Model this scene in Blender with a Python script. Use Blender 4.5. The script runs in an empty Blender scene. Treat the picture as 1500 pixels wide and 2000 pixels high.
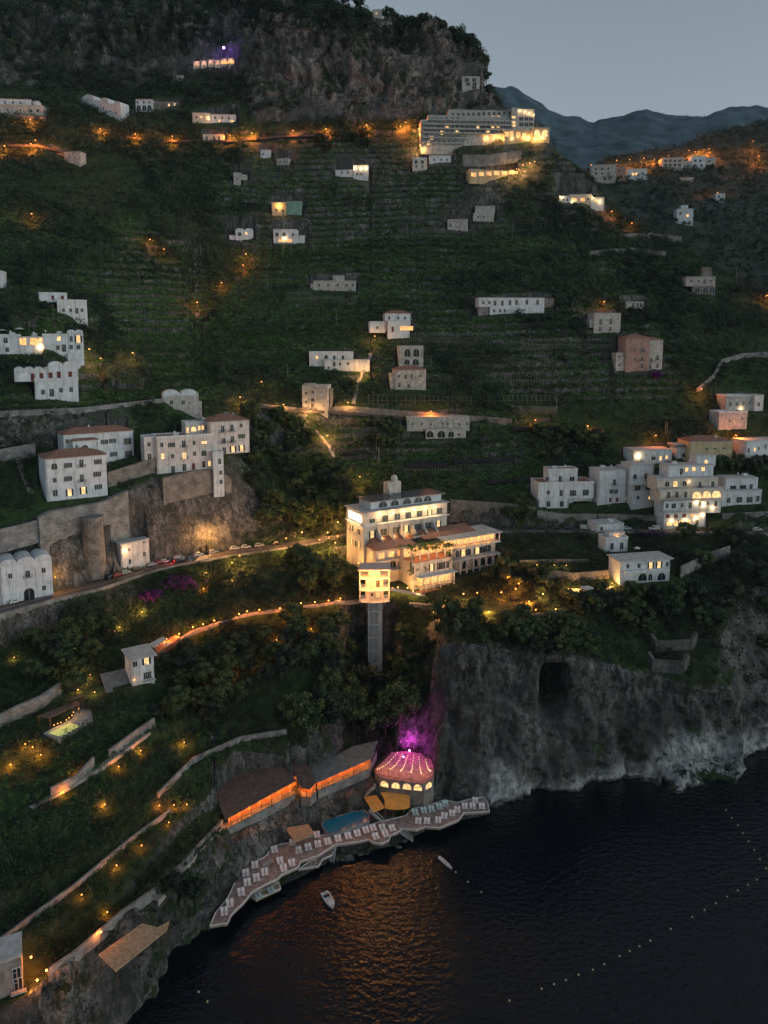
import bpy, math, random
import numpy as np
from mathutils import Vector, Matrix
R = math.radians
rng = np.random.default_rng(7)
random.seed(7)
sc = bpy.context.scene
COL = sc.collection

# ------------------------------------------------------------------ camera, sky, sun, exposure
F, PITCH, YC, H0 = 1450.0, R(7.0), 843.0, 150.0       # focal length and principal row in photo pixels (1500x2000)
cd = bpy.data.cameras.new('camera')
cd.sensor_fit = 'VERTICAL'; cd.sensor_height = 36.0; cd.lens = F / 2000 * 36.0
cd.shift_y = (YC - 1000) / 2000.0
cd.clip_start = 1.0; cd.clip_end = 12000.0
cam = bpy.data.objects.new('camera', cd); COL.objects.link(cam)
cam.location = (0, 0, H0); cam.rotation_euler = (R(90) - PITCH, 0, 0)
sc.camera = cam

SUN_EL, SUN_ROT = R(8.0), R(114.0)
wd = bpy.data.worlds.new('World'); sc.world = wd; wd.use_nodes = True
nt = wd.node_tree; nt.nodes.clear()
sky = nt.nodes.new('ShaderNodeTexSky'); sky.sky_type = 'NISHITA'; sky.sun_disc = False
sky.sun_elevation = SUN_EL; sky.sun_rotation = SUN_ROT; sky.air_density = 1.0; sky.dust_density = 1.0; sky.ozone_density = 4.0
hsv = nt.nodes.new('ShaderNodeHueSaturation'); hsv.inputs['Saturation'].default_value = 0.31
bg = nt.nodes.new('ShaderNodeBackground'); bg.inputs['Strength'].default_value = 0.15
wo = nt.nodes.new('ShaderNodeOutputWorld')
tint = nt.nodes.new('ShaderNodeMixRGB'); tint.blend_type = 'MULTIPLY'; tint.inputs[0].default_value = 1.0; tint.inputs[2].default_value = (0.95, 1.02, 1.0, 1)
nt.links.new(sky.outputs[0], hsv.inputs['Color']); nt.links.new(hsv.outputs[0], tint.inputs[1]); nt.links.new(tint.outputs[0], bg.inputs[0]); nt.links.new(bg.outputs[0], wo.inputs[0])
sl = bpy.data.lights.new('sun', 'SUN'); sl.energy = 0.10; sl.angle = R(60); sl.color = (1.0, 0.97, 0.95)
sun = bpy.data.objects.new('sun', sl); COL.objects.link(sun)
sun.rotation_euler = (R(90) - SUN_EL, 0, SUN_ROT)
sc.view_settings.view_transform = 'Standard'; sc.view_settings.look = 'None'
sc.view_settings.exposure = 0.3; sc.view_settings.gamma = 1.0
sc.cycles.use_denoising = True
sc.cycles.max_bounces = 6; sc.cycles.diffuse_bounces = 2; sc.cycles.glossy_bounces = 3
sc.cycles.transmission_bounces = 2; sc.cycles.transparent_max_bounces = 4; sc.cycles.volume_bounces = 0
sc.cycles.sample_clamp_indirect = 1.5; sc.cycles.sample_clamp_direct = 20.0
LAMP = 1.3                                            # scale of every lamp

# ------------------------------------------------------------------ viewing geometry
def ray(px, py):
    """(a, T): X = a*Y and Z = H0 - T*Y along the sight line of a photo pixel."""
    x = (px - 750.0) / F; v = (YC - py) / F
    dy = math.cos(PITCH) + math.sin(PITCH) * v
    dz = -math.sin(PITCH) + math.cos(PITCH) * v
    return x / dy, -dz / dy
def pix(x, y, z):
    dz = z - H0
    f = y * math.cos(PITCH) - dz * math.sin(PITCH); v = y * math.sin(PITCH) + dz * math.cos(PITCH)
    return 750 + F * x / f, YC - F * v / f
def depth(y, z): return y * math.cos(PITCH) + (H0 - z) * math.sin(PITCH)

# ------------------------------------------------------------------ terrain: profile lines from the sea to the cliff top
# entries: (px, py, 'z', Z) or (px, py, 'y', Y) or (px, None, 'r', dY, Z)
def Zl(L): return [(p, q, 'z', v) for p, q, v in L]
def Yl(L): return [(p, q, 'y', v) for p, q, v in L]
def Rl(L): return [(p, None, 'r', d, z) for p, d, z in L]
coast = Zl([(-150,2350,0),(0,2220,0),(100,2130,0),(245,2000,0),(300,1930,0),(330,1890,0),(345,1868,0),(420,1808,0),(470,1768,0),(550,1732,0),(600,1708,0),(650,1680,0),(700,1668,0),
  (760,1655,0),(800,1640,0),(850,1614,0),(960,1590,0),(985,1578,0),(1010,1570,0),(1050,1552,0),(1100,1545,0),(1140,1535,0),(1190,1530,0),(1210,1512,0),(1260,1518,0),
  (1300,1522,0),(1320,1540,0),(1350,1548,0),(1420,1538,0),(1452,1525,0),(1460,1470,0),(1500,1468,0),(1700,1455,0)])
LN = [
 coast,
 Rl([(-150,5,8),(0,5,8),(100,4,8),(245,4,7),(330,4,6),(420,3,3),(470,7,3),(520,14,3),(570,14,3),(630,14,3),(720,16,3),(800,12,3.5),(850,8,4),(900,9,4),(950,8,4),(985,3,4),(1010,2,5),(1700,2,5)]),
 Zl([(-150,2060,20),(0,1985,18),(100,1925,19),(200,1840,19),(300,1745,17),(330,1715,16.5),(400,1650,15),(440,1612,13),(550,1562,13),(650,1525,12.5),(720,1498,12),(742,1545,7),(766,1474,9),(830,1474,9),(846,1538,7)])
   + Rl([(870,2,14),(1000,2,16),(1100,2,16),(1200,2,14),(1300,2,13),(1440,2,12),(1500,2,12),(1700,2,12)]),
 Zl([(-150,1800,27),(0,1740,27),(100,1680,27),(200,1620,27),(300,1560,26),(400,1500,25),(500,1450,25),(600,1440,24),(655,1425,21)]) + Yl([(692,1352,272),(740,1347,275),(766,1352,270)]) + Yl([(776,1395,247),(830,1390,247)]) + Zl([(842,1360,26),(862,1250,48),(900,1255,49),(1000,1270,45),(1100,1285,43)])
   + Yl([(1200,1310,250),(1300,1330,252),(1350,1350,247),(1430,1350,250),(1458,1340,264),(1500,1330,270),(1700,1320,276)]),
 Zl([(-150,1530,36),(0,1440,38),(130,1425,39),(265,1340,42),(330,1262,46),(380,1225,48),(480,1195,51),(600,1180,53),(660,1172,53.5)]) + Yl([(700,1168,278),(800,1174,278)]) + Zl([(900,1185,50),(1000,1185,50),(1050,1195,48.5),(1150,1215,45),(1300,1270,37),(1400,1300,33)])
   + Yl([(1460,1295,271),(1500,1290,278),(1700,1280,284)]),
 Zl([(-150,1330,46),(0,1270,47),(100,1235,49),(200,1225,48),(260,1200,49),(320,1165,54),(400,1125,57),(500,1095,60),(600,1085,60),(690,1112,58),(850,1140,52),(930,1140,52),(1000,1120,57),(1100,1110,58),(1200,1130,55),(1300,1135,54),(1400,1140,52),(1500,1120,54),(1700,1120,54)]),
 Zl([(-150,1240,57),(0,1200,58.5),(100,1172,59),(200,1148,60),(300,1115,61),(350,1103,61.5),(450,1085,62),(550,1072,62.5),(620,1060,63)]) + Yl([(700,1046,328),(850,1042,329),(950,1040,329)]) + Zl([(1000,1040,64),(1100,1040,64),(1300,1042,64),(1500,1044,64),(1700,1046,64)]),
 Rl([(-150,8,57),(0,8,58.5),(100,8,59),(200,8,60),(300,8,61),(350,8,61.5),(450,9,62),(550,9,62.5),(620,8,63),(700,8,63),(850,8,63.5),(1000,8,64),(1700,8,64)]),
 Yl([(-150,1080,250),(0,1060,256),(60,1020,265),(100,1000,270),(200,983,283),(260,956,292),(320,934,299),(372,921,306),(415,916,312),(445,930,318),(470,955,325),(520,1000,330),(600,1010,338),(700,985,342),(850,975,345),(1000,985,342),(1100,1000,344),(1200,1000,344),(1300,1005,344),(1400,1000,344),(1500,995,344),(1700,990,344)]),
 Yl([(-150,890,280),(0,880,290),(160,868,305),(320,835,322),(420,835,337),(500,880,352),(600,890,365),(700,890,370),(800,885,372),(900,880,372),(1000,905,370),(1100,905,368),(1200,905,370),(1300,890,372),(1400,880,374),(1500,875,376),(1700,870,376)]),
 Yl([(-150,810,290),(0,805,296),(160,798,312),(320,780,330),(420,785,350),(500,790,365),(600,800,378),(680,795,383),(800,805,388),(900,812,390),(1000,820,390),(1100,835,388),(1200,850,386),(1300,855,386),(1400,850,386),(1500,850,388),(1700,845,388)]),
 Yl([(-150,690,315),(0,690,320),(100,692,325),(200,720,345),(320,745,360),(420,768,370),(500,772,380),(600,778,388),(680,770,395),(800,765,402),(900,775,405),(1000,790,402),(1100,800,400),(1200,810,398),(1300,800,402),(1400,790,408),(1500,770,415),(1700,750,415)]),
 Yl([(-150,600,350),(0,600,355),(100,615,360),(200,640,385),(400,650,430),(600,640,440),(800,640,440),(1000,620,440),(1200,640,440),(1300,650,440),(1400,615,455),(1500,605,462),(1700,645,455)]),
 Yl([(-150,450,425),(0,450,430),(200,470,450),(400,500,490),(600,470,500),(800,460,505),(1000,450,505),(1100,440,510),(1200,480,502),(1300,510,492),(1400,560,476),(1500,588,471),(1700,632,462)]),
 Yl([(-150,275,510),(0,275,520),(100,275,530),(200,290,540),(300,285,545),(400,280,550),(500,280,552),(600,270,555),(700,262,558),(800,258,558),(850,283,548),(1000,272,546),(1060,275,545),(1078,282,545),(1120,312,540),(1160,350,535),(1190,395,530),(1240,435,522),(1330,468,512),(1390,517,500),(1440,547,490),(1500,572,482),(1700,625,470)]),
 Yl([(-150,180,585),(0,170,590),(200,175,600),(330,165,605),(380,150,606),(450,140,604),(480,200,582),(500,240,567),(600,236,567),(700,240,567),(800,236,567),(870,232,564),(930,222,562),(985,212,560),(1030,228,556),(1060,256,552),(1076,272,552)])
   + Rl([(1100,20,265),(1120,25,250),(1240,25,200),(1330,25,190),(1500,25,155),(1700,25,120)]),
 Yl([(-150,-120,670),(0,-100,662),(200,-70,655),(400,-40,645),(500,-20,632),(600,-10,614),(680,0,606),(720,18,605),(750,32,605),(790,46,604),(850,50,603),(900,62,599),(932,80,594),(946,115,588),(958,175,578),(980,205,569),(1030,224,562),(1060,250,557),(1076,270,556)])
   + Rl([(1100,50,200),(1240,50,150),(1500,50,110),(1700,50,80)]),
 Rl([(-150,60,480),(400,60,470),(600,60,410),(800,60,380),(900,50,340),(960,40,250),(1060,60,180),(1240,60,100),(1700,60,60)]),
]
A0, A1, NA = -0.68, 0.68, 900
Y0, Y1, NY = 85.0, 765.0, 1361
AG = np.linspace(A0, A1, NA); YG = np.linspace(Y0, Y1, NY)
LY, LZ = [], []
for L in LN:
    aa, yy, zz = [], [], []
    for e in L:
        if e[2] == 'r':
            g = (e[0] - 750) / F / 0.985
            for _ in range(3):
                y = np.interp(g, AG, LY[-1]) + e[3]
                py = YC + F * math.tan(math.atan((H0 - e[4]) / y) - PITCH)
                g = ray(e[0], py)[0]
            aa.append(g); yy.append(y); zz.append(e[4])
        else:
            g, T = ray(e[0], e[1])
            y = (H0 - e[3]) / T if e[2] == 'z' else e[3]
            aa.append(g); yy.append(y); zz.append(H0 - T * y)
    o = np.argsort(aa)
    aa, yy, zz = np.array(aa)[o], np.array(yy)[o], np.array(zz)[o]
    Y = np.interp(AG, aa, yy); Z = np.interp(AG, aa, zz)
    if LY: Y = np.maximum(Y, LY[-1] + 0.7)
    LY.append(Y); LZ.append(Z)
LYm, LZm = np.array(LY), np.array(LZ)
HT = np.zeros((NA, NY)); KT = np.zeros((NA, NY))
kk = np.arange(len(LN))
for i in range(NA):
    ky = np.concatenate([[LYm[0, i] - 60, LYm[0, i] - 6], LYm[:, i], [Y1 + 40]])
    kz = np.concatenate([[-9, -6], LZm[:, i], [LZm[-1, i] - 60]])
    HT[i] = np.interp(YG, ky, kz)
    KT[i] = np.interp(YG, LYm[:, i], kk)
def smooth(M, n, ax):
    k = np.ones(n) / n
    return np.apply_along_axis(lambda v: np.convolve(np.pad(v, n // 2, 'edge'), k, 'valid'), ax, M)
HT = smooth(smooth(HT, 7, 0), 3, 1)

# value noise -------------------------------------------------------
def vnoise(P, f, seed):
    q = np.asarray(P, float) * f + seed * 17.13
    i = np.floor(q).astype(np.int64); t = q - i; t = t * t * (3 - 2 * t)
    def h(a, b, c):
        n = (a * 374761393 + b * 668265263 + c * 2147483647 + seed * 974634777) & 0x7fffffff
        n = ((n ^ (n >> 13)) * 1274126177) & 0x7fffffff
        return ((n ^ (n >> 16)) & 0xffff) / 65535.0
    r = 0
    for dx in (0, 1):
        for dy in (0, 1):
            for dz in (0, 1):
                w = (t[..., 0] if dx else 1 - t[..., 0]) * (t[..., 1] if dy else 1 - t[..., 1]) * (t[..., 2] if dz else 1 - t[..., 2])
                r = r + w * h(i[..., 0] + dx, i[..., 1] + dy, i[..., 2] + dz)
    return r * 2 - 1
def fbm(P, f, seed, n=4):
    r, a = 0, 1.0
    for k in range(n):
        r = r + a * vnoise(P, f, seed + k); f *= 2.1; a *= 0.5
    return r
def sstep(a, b, x):
    t = np.clip((x - a) / (b - a), 0, 1); return t * t * (3 - 2 * t)

AA, YY = np.meshgrid(AG, YG, indexing='ij'); XX = AA * YY
PXT = 750 + AA * F * 0.985
# cultivated terraces: benches held by walls
n1 = fbm(np.stack([XX, YY, 0 * XX], -1), 1 / 55., 3, 3)
def band(lo, hi, x, w): return sstep(lo - w, lo + w, x) * (1 - sstep(hi - w, hi + w, x))
tm = band(11.1, 14.3, KT, .15) * band(440, 1330, PXT, 40) * (0.78 + .25 * n1)
tm = np.maximum(tm, band(8.3, 10.4, KT, .1) * band(640, 1120, PXT, 25))
tm = np.maximum(tm, band(10.1, 13.2, KT, .1) * band(-200, 430, PXT, 25) * (n1 > -.35))
tm = np.maximum(tm, band(2.15, 4.9, KT, .1) * band(-200, 420, PXT, 25) * .8)
stp = np.where(KT < 6, 4.2, np.where(KT < 10.5, 3.4, 4.6))
n2 = fbm(np.stack([XX, YY, 0 * XX], -1), 1 / 130., 13, 2)
base = HT + n1 * 2.2 + n2 * 3.0
s = base / stp; fl = np.floor(s); fr = s - fl
st = stp * (fl + sstep(0.55, 0.98, fr) * 0.85 + 0.15 * fr) - stp * 0.38 - (n1 * 2.2 + n2 * 3.0)
TM = np.clip(tm, 0, 1)
HT = HT + TM * (st - HT) * (HT > 1)

def tab(M, x, y):
    x = np.asarray(x, float); y = np.asarray(y, float)
    ai = np.clip((x / y - A0) / (A1 - A0) * (NA - 1), 0, NA - 1.001); yi = np.clip((y - Y0) / (Y1 - Y0) * (NY - 1), 0, NY - 1.001)
    i = ai.astype(int); j = yi.astype(int); u = ai - i; v = yi - j
    return (M[i, j] * (1 - u) + M[i + 1, j] * u) * (1 - v) + (M[i, j + 1] * (1 - u) + M[i + 1, j + 1] * u) * v
def height(x, y): return tab(HT, x, y)
H_RAY = HT.copy()
def hit(px, py):
    """first point of the ground on the sight line of a photo pixel"""
    a, T = ray(px, py)
    ai = min(max((a - A0) / (A1 - A0) * (NA - 1), 0), NA - 1.001); i = int(ai); u = ai - i
    prof = np.maximum(H_RAY[i] * (1 - u) + H_RAY[i + 1] * u, 0.0)
    d = prof - (H0 - T * YG)
    w = np.nonzero(d >= 0)[0]
    j = int(w[0]) if len(w) else 0
    if not len(w): y = YG[int(np.argmax(d))]; return a * y, y, H0 - T * y
    if j > 0:
        t = -d[j - 1] / max(d[j] - d[j - 1], 1e-6); y = YG[j - 1] + t * (YG[1] - YG[0])
    else: y = YG[0]
    return a * y, y, H0 - T * y
PADS = []
def pad(cx, cy, yaw, x0, x1, y0, y1, z, mode='cut'): PADS.append((cx, cy, yaw, x0, x1, y0, y1, z, mode))
def lineat(k, px):
    """point of profile line k near photo column px"""
    g = (px - 750) / F / 0.985
    for _ in range(4):
        y = float(np.interp(g, AG, LYm[k])); z = float(np.interp(g, AG, LZm[k]))
        p = pix(g * y, y, z)[0]; g += (px - p) / F
    return Vector((g * y, y, z))

# ------------------------------------------------------------------ materials
def nodes(m):
    m.use_nodes = True; t = m.node_tree; return t, t.nodes['Principled BSDF']
MC = {}
def mk(name, c, rough=0.85, var=0.18, scale=0.5, c2=None, bump=0.0, bscale=3.0, emit=None, es=0.0, metal=0.0, spec=0.3, kind=None):
    if name in MC: return MC[name]
    m = bpy.data.materials.new(name); t, b = nodes(m)
    g = t.nodes.new('ShaderNodeNewGeometry')
    n = t.nodes.new('ShaderNodeTexNoise'); n.inputs['Scale'].default_value = scale; n.inputs['Detail'].default_value = 6
    t.links.new(g.outputs['Position'], n.inputs['Vector'])
    rp = t.nodes.new('ShaderNodeValToRGB'); rp.color_ramp.elements[0].position = .32; rp.color_ramp.elements[1].position = .68
    lo = [x * (1 - var) for x in c]; hi = list(c2) if c2 else [min(1, x * (1 + var)) for x in c]
    rp.color_ramp.elements[0].color = (*lo, 1); rp.color_ramp.elements[1].color = (*hi, 1)
    t.links.new(n.outputs['Fac'], rp.inputs[0]); out = rp.outputs[0]
    if kind in ('stone', 'tile'):
        mp = t.nodes.new('ShaderNodeMapping'); mp.vector_type = 'POINT'
        v = t.nodes.new('ShaderNodeTexVoronoi'); v.inputs['Scale'].default_value = bscale
        t.links.new(g.outputs['Position'], mp.inputs['Vector']); mp.inputs['Scale'].default_value = (1, 1, 1.7)
        t.links.new(mp.outputs[0], v.inputs['Vector'])
        mx = t.nodes.new('ShaderNodeMixRGB'); mx.blend_type = 'MULTIPLY'; mx.inputs[0].default_value = .75
        r2 = t.nodes.new('ShaderNodeValToRGB'); r2.color_ramp.elements[0].color = (.45, .45, .45, 1); r2.color_ramp.elements[1].color = (1.25, 1.22, 1.18, 1)
        t.links.new(v.outputs['Color'], r2.inputs[0]); t.links.new(out, mx.inputs[1]); t.links.new(r2.outputs[0], mx.inputs[2]); out = mx.outputs[0]
    if 'plaster' in name:   # run-off stains down the walls, damp and repairs
        for mp_s, pos, dk in (((1.3, 1.3, .10), (.50, .72), .62), ((.35, .35, .5), (.55, .75), .72)):
            mp = t.nodes.new('ShaderNodeMapping'); mp.inputs['Scale'].default_value = mp_s; t.links.new(g.outputs['Position'], mp.inputs['Vector'])
            n3 = t.nodes.new('ShaderNodeTexNoise'); n3.inputs['Scale'].default_value = 1.0; n3.inputs['Detail'].default_value = 5; t.links.new(mp.outputs[0], n3.inputs['Vector'])
            r3 = t.nodes.new('ShaderNodeValToRGB'); r3.color_ramp.elements[0].position = pos[0]; r3.color_ramp.elements[1].position = pos[1]
            r3.color_ramp.elements[0].color = (1, 1, 1, 1); r3.color_ramp.elements[1].color = (dk, dk, dk * .97, 1); t.links.new(n3.outputs['Fac'], r3.inputs[0])
            mx = t.nodes.new('ShaderNodeMixRGB'); mx.blend_type = 'MULTIPLY'; mx.inputs[0].default_value = 1; t.links.new(out, mx.inputs[1]); t.links.new(r3.outputs[0], mx.inputs[2]); out = mx.outputs[0]
    t.links.new(out, b.inputs['Base Color'])
    b.inputs['Roughness'].default_value = rough; b.inputs['Metallic'].default_value = metal; b.inputs['Specular IOR Level'].default_value = spec
    if bump:
        n2 = t.nodes.new('ShaderNodeTexNoise'); n2.inputs['Scale'].default_value = bscale; n2.inputs['Detail'].default_value = 4
        t.links.new(g.outputs['Position'], n2.inputs['Vector'])
        bp = t.nodes.new('ShaderNodeBump'); bp.inputs['Strength'].default_value = bump; bp.inputs['Distance'].default_value = .15
        t.links.new(n2.outputs['Fac'], bp.inputs['Height']); t.links.new(bp.outputs[0], b.inputs['Normal'])
    if emit:
        b.inputs['Emission Color'].default_value = (*emit, 1); b.inputs['Emission Strength'].default_value = es
    MC[name] = m; return m
def glow(name, c, e, var=0.5, scale=1.2):
    """lit room behind glass or a shining lamp: uneven warm emission"""
    if name in MC: return MC[name]
    m = bpy.data.materials.new(name); t, b = nodes(m)
    g = t.nodes.new('ShaderNodeNewGeometry'); n = t.nodes.new('ShaderNodeTexNoise'); n.inputs['Scale'].default_value = scale; n.inputs['Detail'].default_value = 3
    t.links.new(g.outputs['Position'], n.inputs['Vector'])
    mr = t.nodes.new('ShaderNodeMapRange'); mr.inputs['From Min'].default_value = .3; mr.inputs['From Max'].default_value = .7
    mr.inputs['To Min'].default_value = e * (1 - var); mr.inputs['To Max'].default_value = e * (1 + var)
    t.links.new(n.outputs['Fac'], mr.inputs['Value']); t.links.new(mr.outputs[0], b.inputs['Emission Strength'])
    m.cycles.emission_sampling = 'NONE'
    b.inputs['Emission Color'].default_value = (*c, 1); b.inputs['Base Color'].default_value = (.3, .25, .2, 1)
    MC[name] = m; return m
WHITE = mk('white plaster', (.60, .635, .67), var=.12, scale=.35, bump=.15)
GREYW = mk('weathered plaster', (.42, .41, .39), var=.28, scale=.6, bump=.3)
PINKW = mk('pink plaster', (.34, .225, .20), var=.25, scale=.6, bump=.2)
PALE = mk('pinkish pale plaster', (.62, .575, .56), var=.14, scale=.4, bump=.2)
CREAM = mk('cream plaster', (.58, .53, .46), var=.14, scale=.4, bump=.2)
YELW = mk('ochre plaster', (.46, .38, .24), var=.18, scale=.4, bump=.2)
STONE = mk('field stone', (.20, .185, .17), var=.35, scale=.4, kind='stone', bscale=1.6, bump=.5)
STONEG = mk('grey field stone', (.22, .225, .225), var=.35, scale=.3, kind='stone', bscale=1.5, bump=.5)
TILE = mk('terracotta tile', (.27, .145, .115), var=.3, scale=1.2, kind='tile', bscale=2.4, bump=.4)
TERR = mk('terracotta paving', (.33, .17, .13), var=.25, scale=.8, kind='tile', bscale=1.8)
ROOFG = mk('pale roof screed', (.42, .43, .43), var=.2, scale=.5)
WOODR = mk('brown roof boards', (.13, .085, .07), var=.3, scale=.8, bump=.3)
SLATE = mk('grey slab roof', (.17, .175, .18), var=.25, scale=.6)
WOOD = mk('dark wood', (.10, .06, .035), var=.3, scale=2)
GLASS = mk('dark window glass', (.018, .024, .028), rough=.15, var=.3, spec=.5)
SHUT = mk('dark green shutter', (.02, .04, .042), var=.25, rough=.6)
SHUTR = mk('red brown shutter', (.12, .03, .03), var=.25, rough=.6)
TEAL = mk('green canvas', (.16, .30, .26), var=.2, rough=.8)
METAL = mk('grey metal', (.22, .24, .25), rough=.45, metal=.6, var=.2)
DMETAL = mk('dark iron', (.035, .035, .037), rough=.5, metal=.4)
ASPH = mk('asphalt', (.095, .078, .076), var=.25, scale=.3, rough=.75)
PAINT = mk('road paint', (.62, .62, .58), var=.15, scale=2)
CONC = mk('concrete', (.32, .33, .33), var=.22, scale=.7)
DECK = mk('terracotta deck', (.36, .275, .25), var=.22, scale=1.0, kind='tile', bscale=1.5)
FABW = mk('white fabric', (.62, .62, .62), var=.08, rough=.9)
FABP = mk('pinkish white fabric', (.74, .68, .68), var=.08, rough=.9)
FABG = mk('pale green fabric', (.5, .62, .62), var=.1, rough=.9)
STRAW = mk('straw matting', (.36, .27, .17), var=.3, scale=1.5, bump=.5, bscale=6)
AWN = mk('ochre canvas', (.62, .33, .08), var=.18, scale=1.0)
REDF = mk('red fabric', (.5, .02, .03), var=.1)
TRUNK = mk('bark', (.06, .045, .035), var=.3, scale=3)
RUBBER = mk('tyre rubber', (.02, .02, .02), rough=.9)
WARM = (1.0, .46, .12); ORNG = (1.0, .36, .06); WHW = (1.0, .62, .27); PINK = (1.0, .08, .75)
LITW = glow('lit window', (1.0, .56, .20), 1.05, .7)
LITD = glow('dimly lit window', (1.0, .52, .22), .55, .6)
LITB = glow('bright lit window', (1.0, .74, .42), 2.6, .4)
LITO = glow('orange lit room', (1.0, .40, .10), 1.1, .9, 1.6)
BULB_O = glow('orange bulb', (1.0, .34, .07), 2.6, .05)
BULB_W = glow('warm white bulb', (1.0, .64, .30), 5, .05)
BULB_P = glow('magenta lamp', (1.0, .15, .9), 25, .05)
BULB_V = glow('violet lamp', (.35, .12, 1.0), 25, .05)
BULB_R = glow('red tail light', (1.0, .03, .03), 14, .05)

# ------------------------------------------------------------------ mesh helpers
class MB:
    def __init__(s): s.v = []; s.f = []; s.m = []
    def add(s, vs, fs, m=0):
        o = len(s.v); s.v += [tuple(v) for v in vs]; s.f += [tuple(i + o for i in f) for f in fs]; s.m += [m] * len(fs)
    def box(s, x0, x1, y0, y1, z0, z1, m=0):
        s.add([(x0,y0,z0),(x1,y0,z0),(x1,y1,z0),(x0,y1,z0),(x0,y0,z1),(x1,y0,z1),(x1,y1,z1),(x0,y1,z1)],
              [(0,3,2,1),(4,5,6,7),(0,1,5,4),(1,2,6,5),(2,3,7,6),(3,0,4,7)], m)
    def hexa(s, b, t, m=0):
        s.add(list(b) + list(t), [(3,2,1,0),(4,5,6,7),(0,1,5,4),(1,2,6,5),(2,3,7,6),(3,0,4,7)], m)
    def prism(s, poly, z0, z1, m=0, mt=None):
        n = len(poly); g0 = z0 if callable(z0) else (lambda p: z0); g1 = z1 if callable(z1) else (lambda p: z1)
        o = len(s.v); s.v += [(p[0], p[1], g0(p)) for p in poly] + [(p[0], p[1], g1(p)) for p in poly]
        s.f.append(tuple(o + n + i for i in range(n))); s.m.append(m if mt is None else mt)
        s.f.append(tuple(o + i for i in range(n - 1, -1, -1))); s.m.append(m)
        for i in range(n):
            j = (i + 1) % n; s.f.append((o + i, o + j, o + n + j, o + n + i)); s.m.append(m)
    def tube(s, p0, p1, r0, r1=None, n=6, m=0):
        r1 = r0 if r1 is None else r1; p0 = Vector(p0); p1 = Vector(p1); d = (p1 - p0)
        if d.length < 1e-6: return
        d.normalize(); a = d.orthogonal().normalized(); b = d.cross(a)
        vs = []
        for p, r in ((p0, r0), (p1, r1)):
            for k in range(n):
                t = 2 * math.pi * k / n; vs.append(p + a * (r * math.cos(t)) + b * (r * math.sin(t)))
        fs = [(k, (k + 1) % n, n + (k + 1) % n, n + k) for k in range(n)] + [tuple(range(n - 1, -1, -1)), tuple(range(n, 2 * n))]
        s.add(vs, fs, m)
    def ball(s, c, r, n=8, h=5, m=0, sq=(1, 1, 1)):
        vs = [(c[0], c[1], c[2] - r * sq[2])]
        for i in range(1, h):
            p = -math.pi / 2 + math.pi * i / h
            for k in range(n):
                t = 2 * math.pi * k / n; vs.append((c[0] + r * sq[0] * math.cos(p) * math.cos(t), c[1] + r * sq[1] * math.cos(p) * math.sin(t), c[2] + r * sq[2] * math.sin(p)))
        vs.append((c[0], c[1], c[2] + r * sq[2])); L = len(vs) - 1
        fs = [(0, 1 + (k + 1) % n, 1 + k) for k in range(n)]
        for i in range(h - 2):
            for k in range(n):
                a = 1 + i * n + k; b = 1 + i * n + (k + 1) % n; fs.append((a, b, b + n, a + n))
        o = 1 + (h - 2) * n
        fs += [(o + k, o + (k + 1) % n, L) for k in range(n)]
        s.add(vs, fs, m)
    def arch(s, u, z0, w, h, y0, y1, m=0, n=8):
        """solid arched panel standing in the xz plane between y0 and y1"""
        r = w / 2; hs = max(h - r, 0.05); k = (h - hs) / r
        P = [(u - r, z0), (u + r, z0), (u + r, z0 + hs)] + [(u + r * math.cos(math.pi * i / n), z0 + hs + k * r * math.sin(math.pi * i / n)) for i in range(1, n)] + [(u - r, z0 + hs)]
        L = len(P); vs = [(p[0], y0, p[1]) for p in P] + [(p[0], y1, p[1]) for p in P]
        fs = [tuple(range(L)), tuple(range(2 * L - 1, L - 1, -1))] + [(i, L + i, L + (i + 1) % L, (i + 1) % L) for i in range(L)]
        s.add(vs, fs, m)
    def build(s, name, mats, parent=None, loc=(0, 0, 0), rz=0.0):
        me = bpy.data.meshes.new(name); me.from_pydata(s.v, [], s.f); 
        for m in (mats if isinstance(mats, (list, tuple)) else [mats]): me.materials.append(m)
        if s.m and max(s.m): me.polygons.foreach_set('material_index', s.m)
        me.update()
        return put(name, me, parent, loc, rz)
def put(name, data, parent=None, loc=(0, 0, 0), rz=0.0):
    o = bpy.data.objects.new(name, data); COL.objects.link(o); o.location = loc; o.rotation_euler = (0, 0, rz)
    if parent: o.parent = parent
    return o
def tag(o, label=None, cat=None, group=None, kind=None):
    if label: o['label'] = label
    if cat: o['category'] = cat
    if group: o['group'] = group
    if kind: o['kind'] = kind
    return o
def thing(name, label, cat, loc, rz=0.0, group=None): return tag(put(name, None, None, loc, rz), label, cat, group)
KIDS = {}
def kids(o): return [c for c in o.children]
def copy_tree(o, parent=None, loc=None, rz=None):
    c = o.copy(); COL.objects.link(c)
    if parent: c.parent = parent
    if loc is not None: c.location = loc
    if rz is not None: c.rotation_euler = (0, 0, rz)
    for ch in o.children: copy_tree(ch, c)
    return c
def point(c, e, r, loc, parent=None):
    k = ('pl', c, e, r)
    if k not in KIDS:
        l = bpy.data.lights.new('lamp light', 'POINT'); l.color = c; l.energy = e * LAMP; l.shadow_soft_size = r; KIDS[k] = l
    o = put('lamp light', KIDS[k], parent, loc); return o
ORD = 'first second third fourth fifth sixth seventh eighth ninth tenth eleventh twelfth thirteenth fourteenth fifteenth sixteenth seventeenth eighteenth nineteenth'.split()
TENS = {2: 'twenty', 3: 'thirty', 4: 'forty', 5: 'fifty'}
def ordw(n):
    if n <= 19: return ORD[n - 1]
    t, u = divmod(n, 10)
    return (TENS[t][:-1] + 'ieth') if u == 0 else TENS[t] + '-' + ORD[u - 1]

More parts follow.
